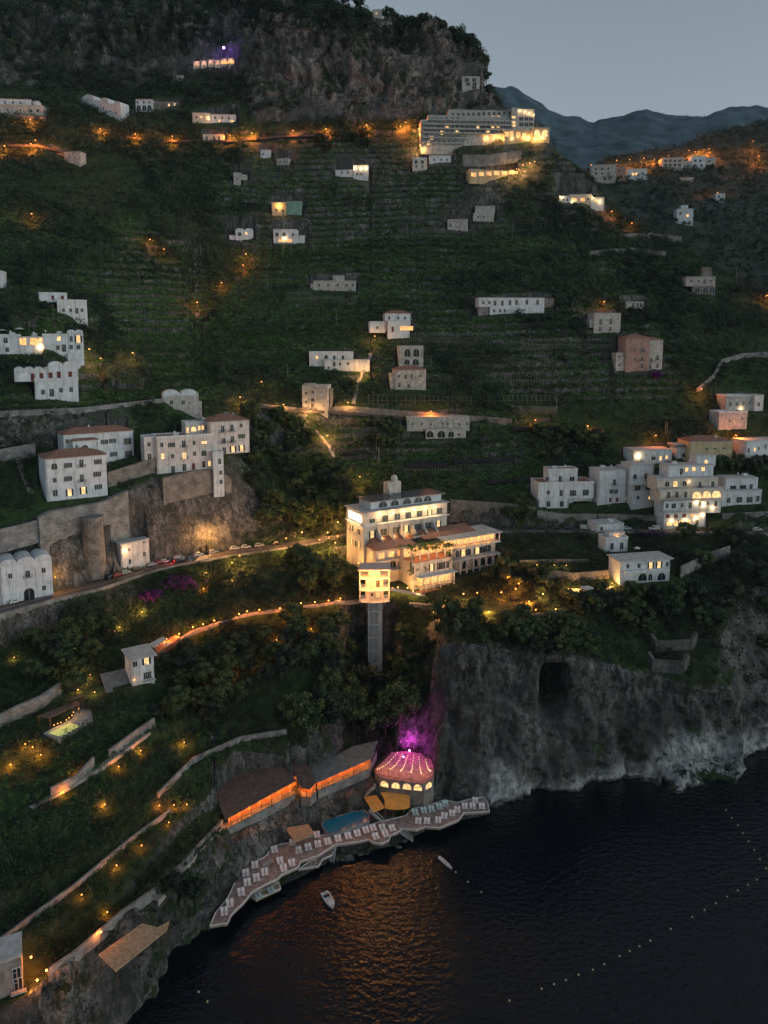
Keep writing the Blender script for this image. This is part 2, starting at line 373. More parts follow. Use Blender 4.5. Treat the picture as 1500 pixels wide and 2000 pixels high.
# ------------------------------------------------------------------ windows and houses
WDIM = {'d': (1.0, 1.4), 's': (1.1, 1.5), 'l': (1.0, 1.4), 'q': (1.0, 1.4), 'r': (1.1, 1.6), 'D': (1.2, 2.3), 'S': (1.1, 2.2), 'L': (1.1, 2.2), 'a': (1.7, 2.0), 'A': (1.7, 2.1), 'b': (1.2, 2.3), 'B': (1.2, 2.3), 'R': (1.1, 2.3), 'o': (2.4, 2.3), 'Q': (2.2, 1.2), 'e': (2.4, 2.2)}
TRIM = mk('pale window trim', (.55, .55, .54), var=.1)
def window(root, t, u, z, yf, w=None, h=None, k=1.0, far=False):
    """window, door or loggia on a front wall at local y = yf; u, z the middle"""
    dw, dh = WDIM[t]; w = (w or dw * k); h = (h or dh * k)
    pane = {'l': LITW, 'q': LITD, 'L': LITW, 'A': LITW, 'B': LITW, 'Q': LITW, 'e': LITO, 'r': SHUTR, 'R': SHUTR}.get(t, GLASS)
    m = MB()
    if t in 'aA':
        m.arch(u, z - h / 2 - .1, w + .3, h + .25, yf - .05, yf + .05, 0)
        m.arch(u, z - h / 2, w, h, yf - .08, yf - .04, 1)
        m.box(u - .04, u + .04, yf - .11, yf - .075, z - h / 2, z + h * .42, 0)
    else:
        f = .1
        m.box(u - w/2 - f, u + w/2 + f, yf - .05, yf + .05, z - h/2 - f, z + h/2 + f, 0)
        m.box(u - w/2, u + w/2, yf - .08, yf - .04, z - h/2, z + h/2, 1)
        if t not in 'rRo':
            m.box(u - .04, u + .04, yf - .11, yf - .075, z - h/2, z + h/2, 0)
            if h > 1.8: m.box(u - w/2, u - .045, yf - .105, yf - .075, z + h*.18, z + h*.18 + .07, 0)
        if h < 1.9: m.box(u - w/2 - .22, u + w/2 + .22, yf - .2, yf - .055, z - h/2 - .24, z - h/2 - .11, 0)
        if not far and t not in 'oe': m.box(u - w/2 - .18, u + w/2 + .18, yf - .16, yf - .055, z + h/2 + .16, z + h/2 + .24, 0)
    wo_ = m.build('door' if t in 'DRSLbB' else 'window', [TRIM, pane], root)
    if t in 'sSL' and not far:
        for sg in (-1, 1):
            q = MB(); c = u + sg * (w/2 + .1 + w * .24)
            q.box(c - w*.23, c + w*.23, yf - .13, yf - .06, z - h/2, z + h/2); q.build('shutter', SHUT, wo_)
    if t in 'bB':
        q = MB(); bw = w/2 + .75
        q.box(u - bw, u + bw, yf - 1.05, yf - .06, z - h/2 - .22, z - h/2 - .06)
        bo = q.build('balcony', TRIM, root)
        railing([(u - bw + .05, yf - .07), (u - bw + .05, yf - 1.0), (u + bw - .05, yf - 1.0), (u + bw - .05, yf - .07)], z - h/2 - .06, bo)
    return wo_
def railing(pts, z, parent, h=1.0, mat=None, name='railing', step=.35):
    q = MB()
    for (x0, y0), (x1, y1) in zip(pts, pts[1:]):
        q.tube((x0, y0, z + h), (x1, y1, z + h), .05, n=4); q.tube((x0, y0, z + .12), (x1, y1, z + .12), .03, n=4)
        n = max(1, int(math.hypot(x1 - x0, y1 - y0) / step))
        for i in range(n + 1):
            t = i / n; x = x0 + (x1 - x0) * t; y = y0 + (y1 - y0) * t; q.tube((x, y, z), (x, y, z + h), .025, n=3)
    return q.build(name, mat or DMETAL, parent)
def roof_part(kind, x0, x1, y0, y1, z, parent, n=1):
    m = MB()
    if kind == 'f':
        m.box(x0 - .2, x1 + .2, y0 - .2, y1 + .2, z + .003, z + .28); return m.build('roof', ROOFG, parent)
    if kind == 's':
        m.box(x0 - .9, x1 + .9, y0 - 1.1, y1 + .6, z + .003, z + .35); m.box(x0 - .3, x1 + .3, y0 - .3, y1 + .2, z + .35, z + .42); return m.build('roof', ROOFG, parent)
    if kind in 'pP':
        for b in ((x0 - .08, x1 + .08, y0 - .08, y0 + .22), (x0 - .08, x1 + .08, y1 - .22, y1 + .08), (x0 - .08, x0 + .22, y0 + .22, y1 - .22), (x1 - .22, x1 + .08, y0 + .22, y1 - .22)):
            m.box(*b, z + .003, z + .75, 1)
        m.box(x0 + .22, x1 - .22, y0 + .22, y1 - .22, z + .003, z + .12, 0)
        return m.build('roof', [TERR if kind == 'P' else ROOFG, WHITE], parent)
    if kind == 't':
        o = .45; w, d = x1 - x0 + 2*o, y1 - y0 + 2*o; hh = .17 * min(w, d); e = min(w, d) / 2 * .98
        if w >= d: r = [(x0 - o + e, (y0 + y1)/2, z + hh + .2), (x1 + o - e, (y0 + y1)/2, z + hh + .2)]
        else: r = [((x0 + x1)/2, y0 - o + e, z + hh + .2), ((x0 + x1)/2, y1 + o - e, z + hh + .2)]
        c = [(x0 - o, y0 - o), (x1 + o, y0 - o), (x1 + o, y1 + o), (x0 - o, y1 + o)]
        vs = [(*p, z + .003) for p in c] + [(*p, z + .2) for p in c] + r
        fs = [(3,2,1,0),(0,1,5,4),(1,2,6,5),(2,3,7,6),(3,0,4,7)]
        fs += [(4,5,9,8),(5,6,9),(6,7,8,9),(7,4,8)] if w >= d else [(4,5,8),(5,6,9,8),(6,7,9),(7,4,8,9)]
        m.add(vs, fs); return m.build('roof', TILE, parent)
    if kind == 'v':
        w = (x1 - x0) / n; K = 8
        for i in range(n):
            a = x0 + i * w; P = [(a + w/2 - w/2 * math.cos(math.pi * j / K), z + .003 + w * .30 * math.sin(math.pi * j / K)) for j in range(K + 1)]
            vs = [(p[0], y0 - .06, p[1]) for p in P] + [(p[0], y1, p[1]) for p in P]; L = K + 1
            m.add(vs, [tuple(range(L)), tuple(range(2*L - 1, L - 1, -1))] + [(j + 1, j, L + j, L + j + 1) for j in range(K)] + [(0, K, L + K, L)])
        return m.build('roof', WHITE, parent)
HOUSES = []
def house(name, label, px, py, yaw, blocks, wins, cat='house', k=1.0, group=None, lamps=(), Y=None, Z=None):
    """blocks: (x0, ytop, x1, ybottom, set-back, depth, roof, wall[, vaults]) with the front wall as a photo rectangle; wins: (type, px, py[, w, h])"""
    if Y is None: X, Y, z0 = hit(px, py)
    else:
        a, T = ray(px, py); X, z0 = a * Y, H0 - T * Y
    th = R(yaw); c, s_ = math.cos(th), math.sin(th)
    far = Y > 360
    k *= 1.0 if far else 1.2
    root = thing(name, label, cat, (X, Y, z0), th, group)
    def loc(qx, qy, dy):
        cx, cy = X - s_ * dy, Y + c * dy; a, T = ray(qx, qy)
        u = (a * cy - cx) / (c - a * s_); yy = cy + u * s_
        return u, H0 - T * yy - z0
    for b in blocks:
        x0, yt, x1, yb, dy, dep, rf, wm = b[:8]
        ym = (yt + yb) / 2; xm = (x0 + x1) / 2
        u0, u1 = loc(x0, ym, dy)[0], loc(x1, ym, dy)[0]; zt = loc(xm, yt, dy)[1]; zb = loc(xm, yb, dy)[1]
        if yb >= py - 3: zb -= 5
        m = MB(); m.box(u0, u1, dy, dy + dep, zb, zt); m.build('wall', wm, root)
        if Y < 372 and u1 - u0 > 5 and zt - max(zb, 0) > 4:   # ledge under the roof and a rain pipe
            m = MB(); m.box(u0 - .1, u1 + .1, dy - .16, dy - .012, zt - .42, zt - .2); m.build('cornice', TRIM, root)
            m = MB(); px__ = u1 - .35 if int(x0) % 2 else u0 + .35; m.tube((px__, dy - .1, zb), (px__, dy - .1, zt - .45), .07, n=5); m.build('rain_pipe', METAL, root)
        if rf: roof_part(rf, u0, u1, dy, dy + dep, zt, root, b[8] if len(b) > 8 else 1)
        if rf and Y < 362 and u1 - u0 > 5 and dep > 6:   # chimneys, tanks and dishes on the near roofs
            rr = random.Random(int(x0 * 7 + yt)); m = MB()
            if rf == 't':
                x = u0 + (u1 - u0) * rr.uniform(.25, .75); y = dy + dep * rr.uniform(.35, .6); m.box(x - .35, x + .35, y - .3, y + .3, zt + .3, zt + 2.2); m.box(x - .45, x + .45, y - .4, y + .4, zt + 2.2, zt + 2.35); m.tube((x, y, zt + 2.35), (x, y, zt + 3.0), .2, .05, 6); m.build('chimney', WHITE, root)
            elif rf in 'fpP':
                x = u0 + (u1 - u0) * rr.uniform(.15, .85); y = dy + dep * rr.uniform(.4, .8); m.box(x - 1.1, x + 1.1, y - .8, y + .8, zt + .1, zt + rr.uniform(1.1, 1.9)); m.build('roof_hatch', WHITE, root)
                m = MB(); x = u0 + (u1 - u0) * rr.uniform(.1, .9); y = dy + dep * .3; m.tube((x, y, zt), (x, y, zt + 1.9), .04, n=4); m.tube((x, y - .1, zt + 1.9), (x + .05, y - .22, zt + 1.95), .42, .4, 9); m.build('dish', TRIM, root)
        pad(X, Y, th, u0 - 1.0, u1 + 1.0, dy - .5, dy + dep + 1.5, z0 + max(0, zb if yb < py - 3 else 0) - .1)
    for w in wins:
        dy = 0.0
        for b in blocks:
            if b[0] - 1 <= w[1] <= b[2] + 1 and b[1] - 1 <= w[2] <= b[3] + 2: dy = b[4]
        u, z = loc(w[1], w[2], dy)
        window(root, w[0], u, z, dy, w[3] if len(w) > 3 else None, w[4] if len(w) > 4 else None, k, far)
    for l in lamps:   # lit lantern on a wall: (px, py, colour, energy[, set-back])
        dy = l[4] if len(l) > 4 else 0.0
        u, z = loc(l[0], l[1], dy); m = MB(); m.box(u - .06, u + .06, dy - .3, dy + .02, z + .2, z + .26, 0); m.ball((u, dy - .35, z), .2, 6, 4, 1)
        lo = m.build('lantern', [DMETAL, BULB_W if l[2] == WHW else BULB_O], root)
        point(l[2], l[3], .25, (u, dy - .75, z - .1), root)
    HOUSES.append(root)
    return root, loc

# ------------------------------------------------------------------ the houses of the hillside
# left of the picture, above the coast road
house('apartment_house', 'three storey white apartment house with red tile roof and lit garden doors above fortress wall', 150, 973, 35,
  [(90,892,209,973,0,13,'t',WHITE)],
  [('a',106,911),('s',133,909),('b',159,905),('s',191,902),('d',107,938,1.3,1.7),('s',133,935),('b',160,934),('s',190,926),('D',108,963,1.6,2.3),('L',136,962),('L',163,958),('s',192,951)], 'apartment house')
house('apartment_house', 'white two storey house with stacked loggias and red tile roof behind the fortress wall house', 195, 903, 35,
  [(125,845,261,903,0,11,'t',WHITE),(143,860,192,903,-3.0,3.0,'t',WHITE)],
  [('d',131,862),('a',166,873,2.4,1.6),('d',150,874,.7,2),('s',204,863),('s',220,861),('o',249,862,3,2.6),('s',222,887),('o',251,886,3,2.6),('A',226,905,2.2,1.6),('a',251,903,2.6,1.8)], 'apartment house')
hb, hl = house('villa_block', 'pinkish white house on tall stone wall with lit arched penthouse and slim stair tower', 372, 920, 28,
  [(306,853,414,922,0,11,'P',PALE),(282,856,306,905,1.5,8,'P',PALE),(362,826,411,850,6,7,'P',PALE),(410,822,487,886,1.0,13,'t',PALE),(417,885,437,948,-3.2,4.2,'p',WHITE)],
  [('d',291,868),('d',316,869),('s',335,869),('b',359,867),('d',379,865),('Q',399,864,2.2,1.0),('D',292,893),('l',318,891,1.2,2.2),('d',337,891),('B',360,890),('d',380,886),('a',398,885),
   ('D',338,917),('D',360,913),('R',378,911),('R',398,907),('l',409,905,.9,2.2),('l',366,840,.8,2.4),('A',378,838,2.2,2.0),('l',389,836,.9,1.8),('l',396,835,.9,1.8),('d',404,835),
   ('b',435,838),('b',453,836),('d',471,831),('b',437,861,1.6,2),('b',454,858),('s',472,852),('D',438,880),('L',455,877),('L',472,875),('d',429,901,1.2,2.2),('d',431,923),('d',432,941),('D',433,957,1.2,2)], 'house')
for px_, py_ in ((389, 818), (444, 806)):
    m = MB(); u, z = hl(px_, py_, 7.0); m.hexa([(u-1,6.2,z-1.4),(u+1,6.2,z-1.4),(u+1,8,z-.3),(u-1,8,z-.3)], [(u-1,6.1,z-1.3),(u+1,6.1,z-1.3),(u+1,7.9,z-.2),(u-1,7.9,z-.2)]); m.tube((u-1.1,8,z+.1),(u+1.1,8,z+.1),.3); m.build('water_heater', METAL, hb)
house('vaulted_house', 'white house with three barrel vaults and a big arched doorway beside the road', 50, 1172, 34,
  [(-42,1098,-1,1180,0,10,'v',WHITE,1),(0,1097,103,1172,0,10,'v',WHITE,3)],
  [('d',20,1125),('b',54,1121,1.4,2.3),('d',85,1114),('d',86,1148),('a',57,1160,3.4,4.2)], 'house')
house('roadside_house', 'narrow pale house front washed by a warm lamp beside the parked cars', 264, 1100, 46,
  [(236,1058,292,1101,0,4.5,'f',PALE)], [('d',252,1074,.8,1),('d',281,1059,.8,1),('D',254,1097,1,1.8),('D',282,1082,1,1.8)], 'house', lamps=[(243,1075,WHW,560)])
house('vaulted_house', 'white house with stepped barrel roofs and red shutters above the long terrace wall', 110, 778, 26,
  [(68,742,153,779,0,9,'p',WHITE),(28,722,124,745,.8,8,'v',WHITE,5),(95,714,153,744,.05,9,'v',WHITE,2)],
  [('R',64,737),('R',81,736),('R',99,735),('R',115,733),('r',137,731),('d',84,766),('D',101,767),('d',119,762),('d',139,761)], 'house', k=1.15)
house('hillside_house', 'white house with a double gable balcony and lit glass doors beside the bright terrace', 124, 694, 22,
  [(84,655,133,694,0,10,'p',WHITE),(132,648,163,692,.3,9,'v',WHITE,2),(132,690,156,698,-1.5,3,None,WHITE)],
  [('l',115,661),('d',139,662,1.2,2.4),('L',153,662),('d',113,679),('D',125,680),('d',139,678),('d',153,678)], 'house', k=1.15)
house('hillside_house', 'low house with glowing terrace rooms under a flat roof, second from the left picture edge', 60, 690, 18,
  [(36,658,86,690,0,9,'f',WHITE)], [('e',45,667,2.6,3),('e',67,667,3.4,3),('l',80,663)], 'house', k=1.15, lamps=[(79,677,WHW,300)])
house('hillside_house', 'white house cut by the left picture edge below the folded parasols', 14, 690, 18,
  [(-20,656,36,690,0,9,'p',WHITE)], [('d',11,665,1.6,2.2),('d',14,683)], 'house', k=1.1)
house('hillside_house', 'white split level house with orange upper windows among dark trees', 141, 618, 24,
  [(112,588,170,618,0,9,'p',WHITE),(76,574,131,590,3.0,8,'p',WHITE)],
  [('r',103,581),('r',122,581),('d',124,606),('d',138,606),('D',150,607),('d',160,606)], 'house', k=1.2)
house('hillside_house', 'sliver of a tall white house at the left picture edge', -10, 562, 15, [(-40,531,5,563,0,9,'p',WHITE)], [('d',-8,545)], 'house')
house('stone_cottage', 'grey vaulted stone cottage at the end of the long terrace wall', 352, 800, 20,
  [(318,772,388,800,0,9,'v',GREYW,2),(384,786,394,802,.5,5,'f',GREYW)], [('d',358,786),('d',335,786)], 'cottage', k=1.1)
# middle of the hillside
house('domed_house', 'small white domed farmhouse with one lit window, high on the left terraces', 472, 467, 10,
  [(460,451,495,467,0,9,'v',WHITE,2),(448,460,462,467,1,6,'f',WHITE)], [('a',468,457),('l',481,456)], 'farmhouse', k=1.3)
house('farmhouse', 'white farmhouse with arched windows over a warm lit porch', 560, 474, 0,
  [(534,450,580,474,0,10,'p',WHITE),(579,460,595,474,.8,8,'f',WHITE)], [('a',541,458),('a',555,458),('d',572,458),('e',550,470,4,1.6),('e',564,470,4,1.6)], 'farmhouse', k=1.25, lamps=[(556,465,WHW,250)])
house('lamplit_house', 'stone house under a strong orange lamp with a green canopy', 546, 419, 0,
  [(531,396,559,419,0,9,'f',YELW),(560,394,589,418,1.0,8,'f',TEAL)], [('d',540,410),('d',552,412)], 'house', k=1.2, lamps=[(545,402,WARM,1500)])
house('farmhouse', 'grey one storey farmhouse with five small windows and a roof hut', 652, 566, 0,
  [(612,549,695,567,0,9,'f',GREYW),(650,539,672,550,3,5,'f',GREYW),(606,553,613,566,1,6,None,GREYW)], [('d',623,557),('d',641,557),('d',660,557),('d',677,557),('d',689,557)], 'farmhouse', k=1.2)
house('hillside_house', 'white house with red roof and a lit veranda strip below it', 772, 660, 8,
  [(752,612,802,646,3.0,9,'t',WHITE),(758,627,800,662,0,4,'f',WHITE),(722,630,753,650,2.0,7,'p',WHITE)],
  [('d',760,621),('d',778,621),('d',791,621),('R',767,643,1.2,3),('e',794,641,7.6,2.4),('d',737,640)], 'house', k=1.15)
house('hillside_house', 'long white flat roofed house with one lit window on the left, above the stone stair', 650, 715, 4,
  [(604,689,690,713,0,9,'p',WHITE),(634,703,722,716,-1.5,5,'f',WHITE)], [('l',619,698,1.2,1.6),('a',637,697),('D',653,699),('D',670,699),('D',653,711),('d',680,710),('d',664,711)], 'house', k=1.1)
house('ruined_house', 'roofless stone house with tall blind arches over two deep vaults', 802, 716, 5,
  [(779,676,827,716,0,9,'f',GREYW)], [('a',796,689,3.4,4.4),('a',813,689,3.4,4.4),('a',795,707,3,3),('a',812,707,3.6,3.4)], 'ruin')
house('stone_house', 'weathered two storey stone house with faded red tile roof below the blind arch ruin', 796, 760, 8,
  [(772,722,832,760,0,11,'t',GREYW),(763,730,773,757,1,7,'f',GREYW)], [('d',779,735),('D',792,736),('D',804,735),('d',821,734),('D',780,752),('D',798,754)], 'house', k=1.05)
house('ruined_house', 'tall ruined stone house with broken top beside the lit stair', 612, 800, -6,
  [(590,752,640,802,0,10,None,GREYW),(594,749,613,753,1,5,None,GREYW),(614,760,645,801,3,9,None,STONE)], [('d',598,768),('d',598,785),('d',611,766),('a',611,781),('D',610,792)], 'ruin')
house('stone_farmhouse', 'long low stone farmhouse with four round arches under a row of windows', 853, 856, 4,
  [(832,838,910,857,-.5,4,None,GREYW),(795,815,917,842,2.0,8,'f',GREYW)],
  [('d',806,828),('d',824,828),('d',841,829),('d',865,828),('d',874,828),('d',897,829),('d',912,828),('a',840,848,3.6,3.4),('a',862,848,4,3.6),('a',881,848,3,3.2),('d',896,849)], 'farmhouse')
house('hillside_house', 'longest white two storey house with tall dark doors, alone on the right terraces', 1000, 612, 6,
  [(935,582,1063,600,.5,9,'f',WHITE),(957,598,1063,614,0,9,None,WHITE),(935,599,958,612,.9,6,None,STONEG),(1062,583,1082,601,1.5,7,None,STONE)],
  [('d',944,591),('d',956,591),('D',967,592),('D',981,592),('D',996,591),('D',1009,591),('D',1029,590),('D',1050,590),('d',965,607),('d',977,607),('d',986,607),('d',1011,608),('d',1072,592)], 'house', k=1.25)
house('stone_house', 'square grey stone house under an orange lamp right of the long white house', 1186, 648, 6,
  [(1160,612,1212,649,0,11,'f',GREYW),(1152,624,1161,640,1,7,None,GREYW)], [('D',1173,629,1.6,3.4),('D',1193,628,1.6,3.4),('D',1172,643,1.6,2.6),('D',1192,643,1.6,2.6)], 'house', k=1.1)
house('tall_house', 'tall narrow pink house with white side wing and purple creeper at its foot', 1248, 724, 6,
  [(1222,660,1268,724,0,11,'t',PINKW),(1266,664,1294,726,1.5,10,'t',GREYW),(1203,690,1223,722,1.0,6,'f',GREYW)],
  [('d',1240,683,1.3,2.2),('b',1255,684),('b',1254,701),('D',1254,715),('d',1240,702,1.3,2.2),('b',1272,703),('b',1284,699),('D',1270,716),('D',1284,714),('d',1210,697),('d',1210,713)], 'house', k=1.2)
house('farmhouse', 'white farmhouse on stone arches below a ruin on the right ridge', 1370, 574, -8,
  [(1340,541,1397,559,0,9,'f',GREYW),(1352,557,1397,575,.4,6,None,STONE),(1372,522,1390,543,7,5,None,STONE)], [('d',1350,549),('d',1365,549),('D',1376,550),('d',1388,549),('a',1362,567,3,3.4),('a',1378,567,3,3.4),('a',1391,567,3,3.4)], 'farmhouse', k=1.1)
house('hut', 'small white hut with three dark doorways right of the orange hillside lamp', 1240, 603, 4, [(1222,590,1257,603,0,6,'f',GREYW)], [('D',1237,596),('D',1245,596),('D',1252,596)], 'hut', k=1.2)
house('ruined_house', 'larger of two pale ruins among the trees on the right shoulder', 946, 431, -6, [(924,416,965,431,0,8,None,GREYW),(928,403,967,417,2,7,'f',GREYW)], [('d',934,424),('d',945,424)], 'ruin')
house('ruined_house', 'low roofless pale ruin left of the larger one on the right shoulder', 893, 448, -6, [(874,428,914,448,0,7,None,GREYW)], [('D',880,440)], 'ruin')
house('ruined_house', 'small broken wall ruin on the upper left terraces', 468, 360, 4, [(456,337,470,361,0,6,None,GREYW),(469,341,482,352,1,6,None,GREYW)], [('d',463,350)], 'ruin')
house('hut', 'tiny white hut on the upper terraces below the cliff road', 518, 307, 0, [(509,293,528,307,0,6,'f',WHITE)], [('d',514,301)], 'hut')
house('ruined_house', 'small roofless ruin right of the tiny white hut', 552, 322, -15, [(540,309,563,322,0,6,None,GREYW)], [('d',547,316),('d',556,316)], 'ruin')
house('hillside_house', 'white house with three bright lamps on its upper right terrace', 690, 345, -4,
  [(655,332,700,343,0,8,'f',WHITE),(690,323,719,345,-.5,9,'f',WHITE)], [('d',668,337),('d',680,337),('d',706,340),('d',697,340)], 'house', k=1.1, lamps=[(693,328,WHW,220,-.5),(705,328,WHW,220,-.5),(715,328,WHW,220,-.5)])
house('hillside_house', 'cream house with two rows of arched windows below the big terraced hotel', 821, 332, 0, [(806,310,834,332,0,8,'p',CREAM)], [('a',813,316),('a',825,316),('d',813,325),('d',825,325)], 'house', k=1.2)
house('hillside_house', 'low white house on posts just below the big terraced hotel', 859, 317, 0, [(839,304,881,317,0,7,'f',WHITE)], [('d',848,312),('d',862,312),('d',873,312)], 'house')
house('restaurant_house', 'long low building with a golden row of lit openings below the grey wall', 980, 344, 12,
  [(917,333,1012,346,0,8,'f',YELW)], [('e',925,341,3.6,2.4),('e',940,340,3.6,2.4),('e',955,339,3.6,2.4),('e',970,338,3.6,2.4),('e',985,337,3.6,2.4),('e',1000,336,3.6,2.4)], 'restaurant', k=1.0, lamps=[(1008,330,WARM,500)])
house('hut', 'small grey house with a lamp under the golden restaurant row', 928, 352, 4, [(912,342,942,353,0,6,'f',GREYW)], [('d',920,348),('d',934,348)], 'hut')
# right: the terraced town above the coast road
house('terraced_house', 'white house with planted roof terrace and arched ground floor doors above the stone ramp', 1105, 992, 6,
  [(1051,944,1160,974,0,12,'P',WHITE),(1053,972,1110,994,.3,9,None,WHITE),(1109,972,1158,992,3,6,None,WHITE),(1070,918,1128,946,4,7,'P',WHITE)],
  [('D',1069,935,1.6,2),('D',1094,936),('D',1117,935,2.4,2),('d',1071,962,1.4,1.8),('D',1096,963),('S',1119,963),('S',1144,962),('a',1071,984,1.8,2.8),('a',1097,984,1.8,2.8),('o',1134,984,8,2.6)], 'house', k=1.05)
house('terraced_house', 'white two storey house with dark red basement doors and one lit corner window', 1200, 982, 10,
  [(1168,919,1222,982,0,10,'f',WHITE),(1221,914,1233,980,1.2,9,'f',WHITE)],
  [('b',1200,942),('S',1194,960,.9,2),('S',1203,960,.9,2),('d',1226,938,1,2.2),('d',1226,958,1,2.2),('R',1192,976,1.2,2),('R',1205,976,1.4,2),('l',1225,974,1.6,1.3)], 'house')
house('terraced_house', 'white house with two full length balconies and solid parapets beside the cascading hotel', 1255, 984, 10,
  [(1231,908,1276,984,0,10,'f',WHITE),(1233,962,1283,984,-2.0,2,'p',WHITE),(1233,941,1283,947,-2.0,2,None,WHITE)],
  [('D',1240,931,1.8,2.2),('D',1262,930,1.8,2.2),('S',1245,953,1.4,2.2),('S',1267,952,1.4,2.2),('l',1270,972,1.6,1.4),('d',1246,972)], 'house')
house('flat_roofed_house', 'white bungalow with warm lamps on its left wall, topmost of the cascading hotel', 1272, 905, 10,
  [(1236,879,1312,906,0,10,'f',WHITE)], [('d',1276,895,2.2,1.6),('L',1290,895),('l',1302,893,1.3,1.6)], 'house', lamps=[(1246,890,WHW,420)])
hh, hhl = house('cascading_hotel', 'yellow trimmed hotel in five stepped tiers with a brightly lit dining terrace above the road', 1345, 1030, 8,
  [(1297,1001,1378,1031,0,9,'f',WHITE),(1297,978,1408,1003,1.5,9,'f',WHITE),(1288,955,1413,980,3.0,9,'f',CREAM),(1282,934,1402,957,5.0,9,'f',CREAM),(1304,909,1393,936,8.0,8,'f',WHITE),(1360,890,1398,911,11,6,'f',WHITE)],
  [('D',1331,921),('l',1341,917,1.4,1.8),('l',1355,916,1.6,1.8),('l',1373,916,1.6,1.8),('a',1303,945),('A',1319,945),('a',1337,944),('b',1367,947),('D',1392,946),
   ('b',1306,967),('b',1322,966),('D',1339,966),('A',1361,967,4.4,3.2),('A',1380,966,4.4,3.2),('A',1399,965,4.4,3.2),
   ('d',1303,988,1.2,2),('D',1316,988,2,2.2),('d',1332,987,1.3,2),('D',1348,987),('d',1367,984),('d',1382,983),('D',1398,983),
   ('r',1304,1008,1.8,1.6),('r',1320,1008,1.8,1.6),('r',1336,1007,1.8,1.6),('q',1352,1007,1.8,1.6),('A',1307,1022,2.4,2.4),('A',1320,1022,2,2.4),('A',1331,1021,2.4,2.6),('A',1345,1020,2.4,2.6),('D',1361,1020),('A',1379,902,1.6,2)], 'hotel',
  lamps=[(1311,1017,WHW,170),(1338,1015,WHW,170),(1359,1012,WHW,240),(1372,1005,WHW,170),(1360,980,WHW,240,1.5),(1374,985,WHW,240,1.5),(1392,992,WHW,170,1.5),(1345,940,WHW,60,5.0)])
for x0_, x1_, y_, dy_ in ((1297,1406,998,.3),(1290,1356,977,1.9),(1286,1400,954,3.8)):
    u0, z = hhl(x0_, y_, dy_); u1 = hhl(x1_, y_, dy_)[0]; railing([(u0, dy_), (u1, dy_)], z - .6, hh)
house('awning_house', 'white house with pale green awnings on its upper balcony, right of the cascading hotel', 1447, 985, 4,
  [(1408,958,1487,986,0,9,'f',WHITE),(1416,934,1480,960,2.5,8,'f',WHITE)], [('o',1432,953,3,2.2),('o',1451,952,3,2.2),('D',1467,951),('a',1423,977,1.6,2.6),('S',1444,976),('S',1464,976),('D',1480,974)], 'house')
ch, chl = house('chapel', 'plain ochre chapel with half moon windows and a small bell dome', 1388, 902, 6, [(1346,862,1430,903,0,12,'t',YELW)], [('a',1380,876,1.8,1),('a',1397,876,1.8,1),('a',1414,875,1.8,1)], 'chapel')
m = MB(); u, z = chl(1398, 858, 4); m.box(u - 1.2, u + 1.2, 3, 5.4, z - 3, z + .5); m.ball((u, 4.2, z + .5), 1.3, 10, 6); m.tube((u, 4.2, z + 1.5), (u, 4.2, z + 3), .12); m.build('bell_dome', CREAM, ch)
house('glass_roofed_house', 'small house with a blue grey glass roof tucked between chapel and cascading hotel', 1340, 893, 8, [(1322,872,1362,894,0,7,None,WHITE),(1320,869,1364,873,-.5,8,'f',SLATE)], [('A',1351,889,1.4,1.7),('a',1335,889)], 'house')
house('street_house', 'white house with three dark doors at the right picture edge beside the brightest street lamp', 1480, 897, 14,
  [(1456,860,1530,897,0,10,'f',WHITE)], [('R',1462,880),('l',1474,878,1,1.8),('d',1482,876,1,1.8),('D',1495,872)], 'house')
house('street_house', 'stone walled house with lit doorstep on the curve of the upper right road', 1446, 802, 8,
  [(1418,774,1474,803,0,9,'p',GREYW)], [('D',1427,789),('D',1440,789),('D',1452,788),('D',1464,787)], 'house', lamps=[(1446,798,WHW,200)])
house('street_house', 'plain grey house stepping down below the curve of the upper right road', 1432, 838, 8, [(1404,806,1459,840,0,9,'p',GREYW)], [('d',1450,818),('d',1425,822)], 'house')
house('street_house', 'narrow pale house at the right picture edge beside the upper road', 1482, 802, 8, [(1474,772,1491,802,0,8,'f',WHITE)], [('D',1482,790)], 'house')
# below the road
house('villa', 'white villa with broad slab roof, long balcony and three ground floor arches', 1262, 1137, 12,
  [(1211,1094,1308,1138,0,9,'s',WHITE),(1222,1113,1308,1118,-1.6,1.6,None,WHITE)],
  [('d',1226,1106),('d',1248,1105),('L',1271,1104),('L',1287,1103),('d',1303,1102),('a',1255,1127,3.6,3),('a',1270,1127,1.6,2.6),('a',1292,1126,3.4,3)], 'villa')
house('garden_house', 'small white house with an orange lamp below the flat roofed garage', 1205, 1077, 10, [(1183,1052,1226,1078,0,7,'p',WHITE),(1190,1040,1220,1054,3,4,'f',WHITE)], [('D',1195,1067),('D',1214,1066)], 'house', lamps=[(1205,1047,ORNG,120,3)])
house('garage', 'flat roofed white garage at the kerb in front of the white van', 1190, 1040, 12, [(1166,1024,1218,1040,0,9,'f',WHITE)], [('d',1175,1033)], 'garage')
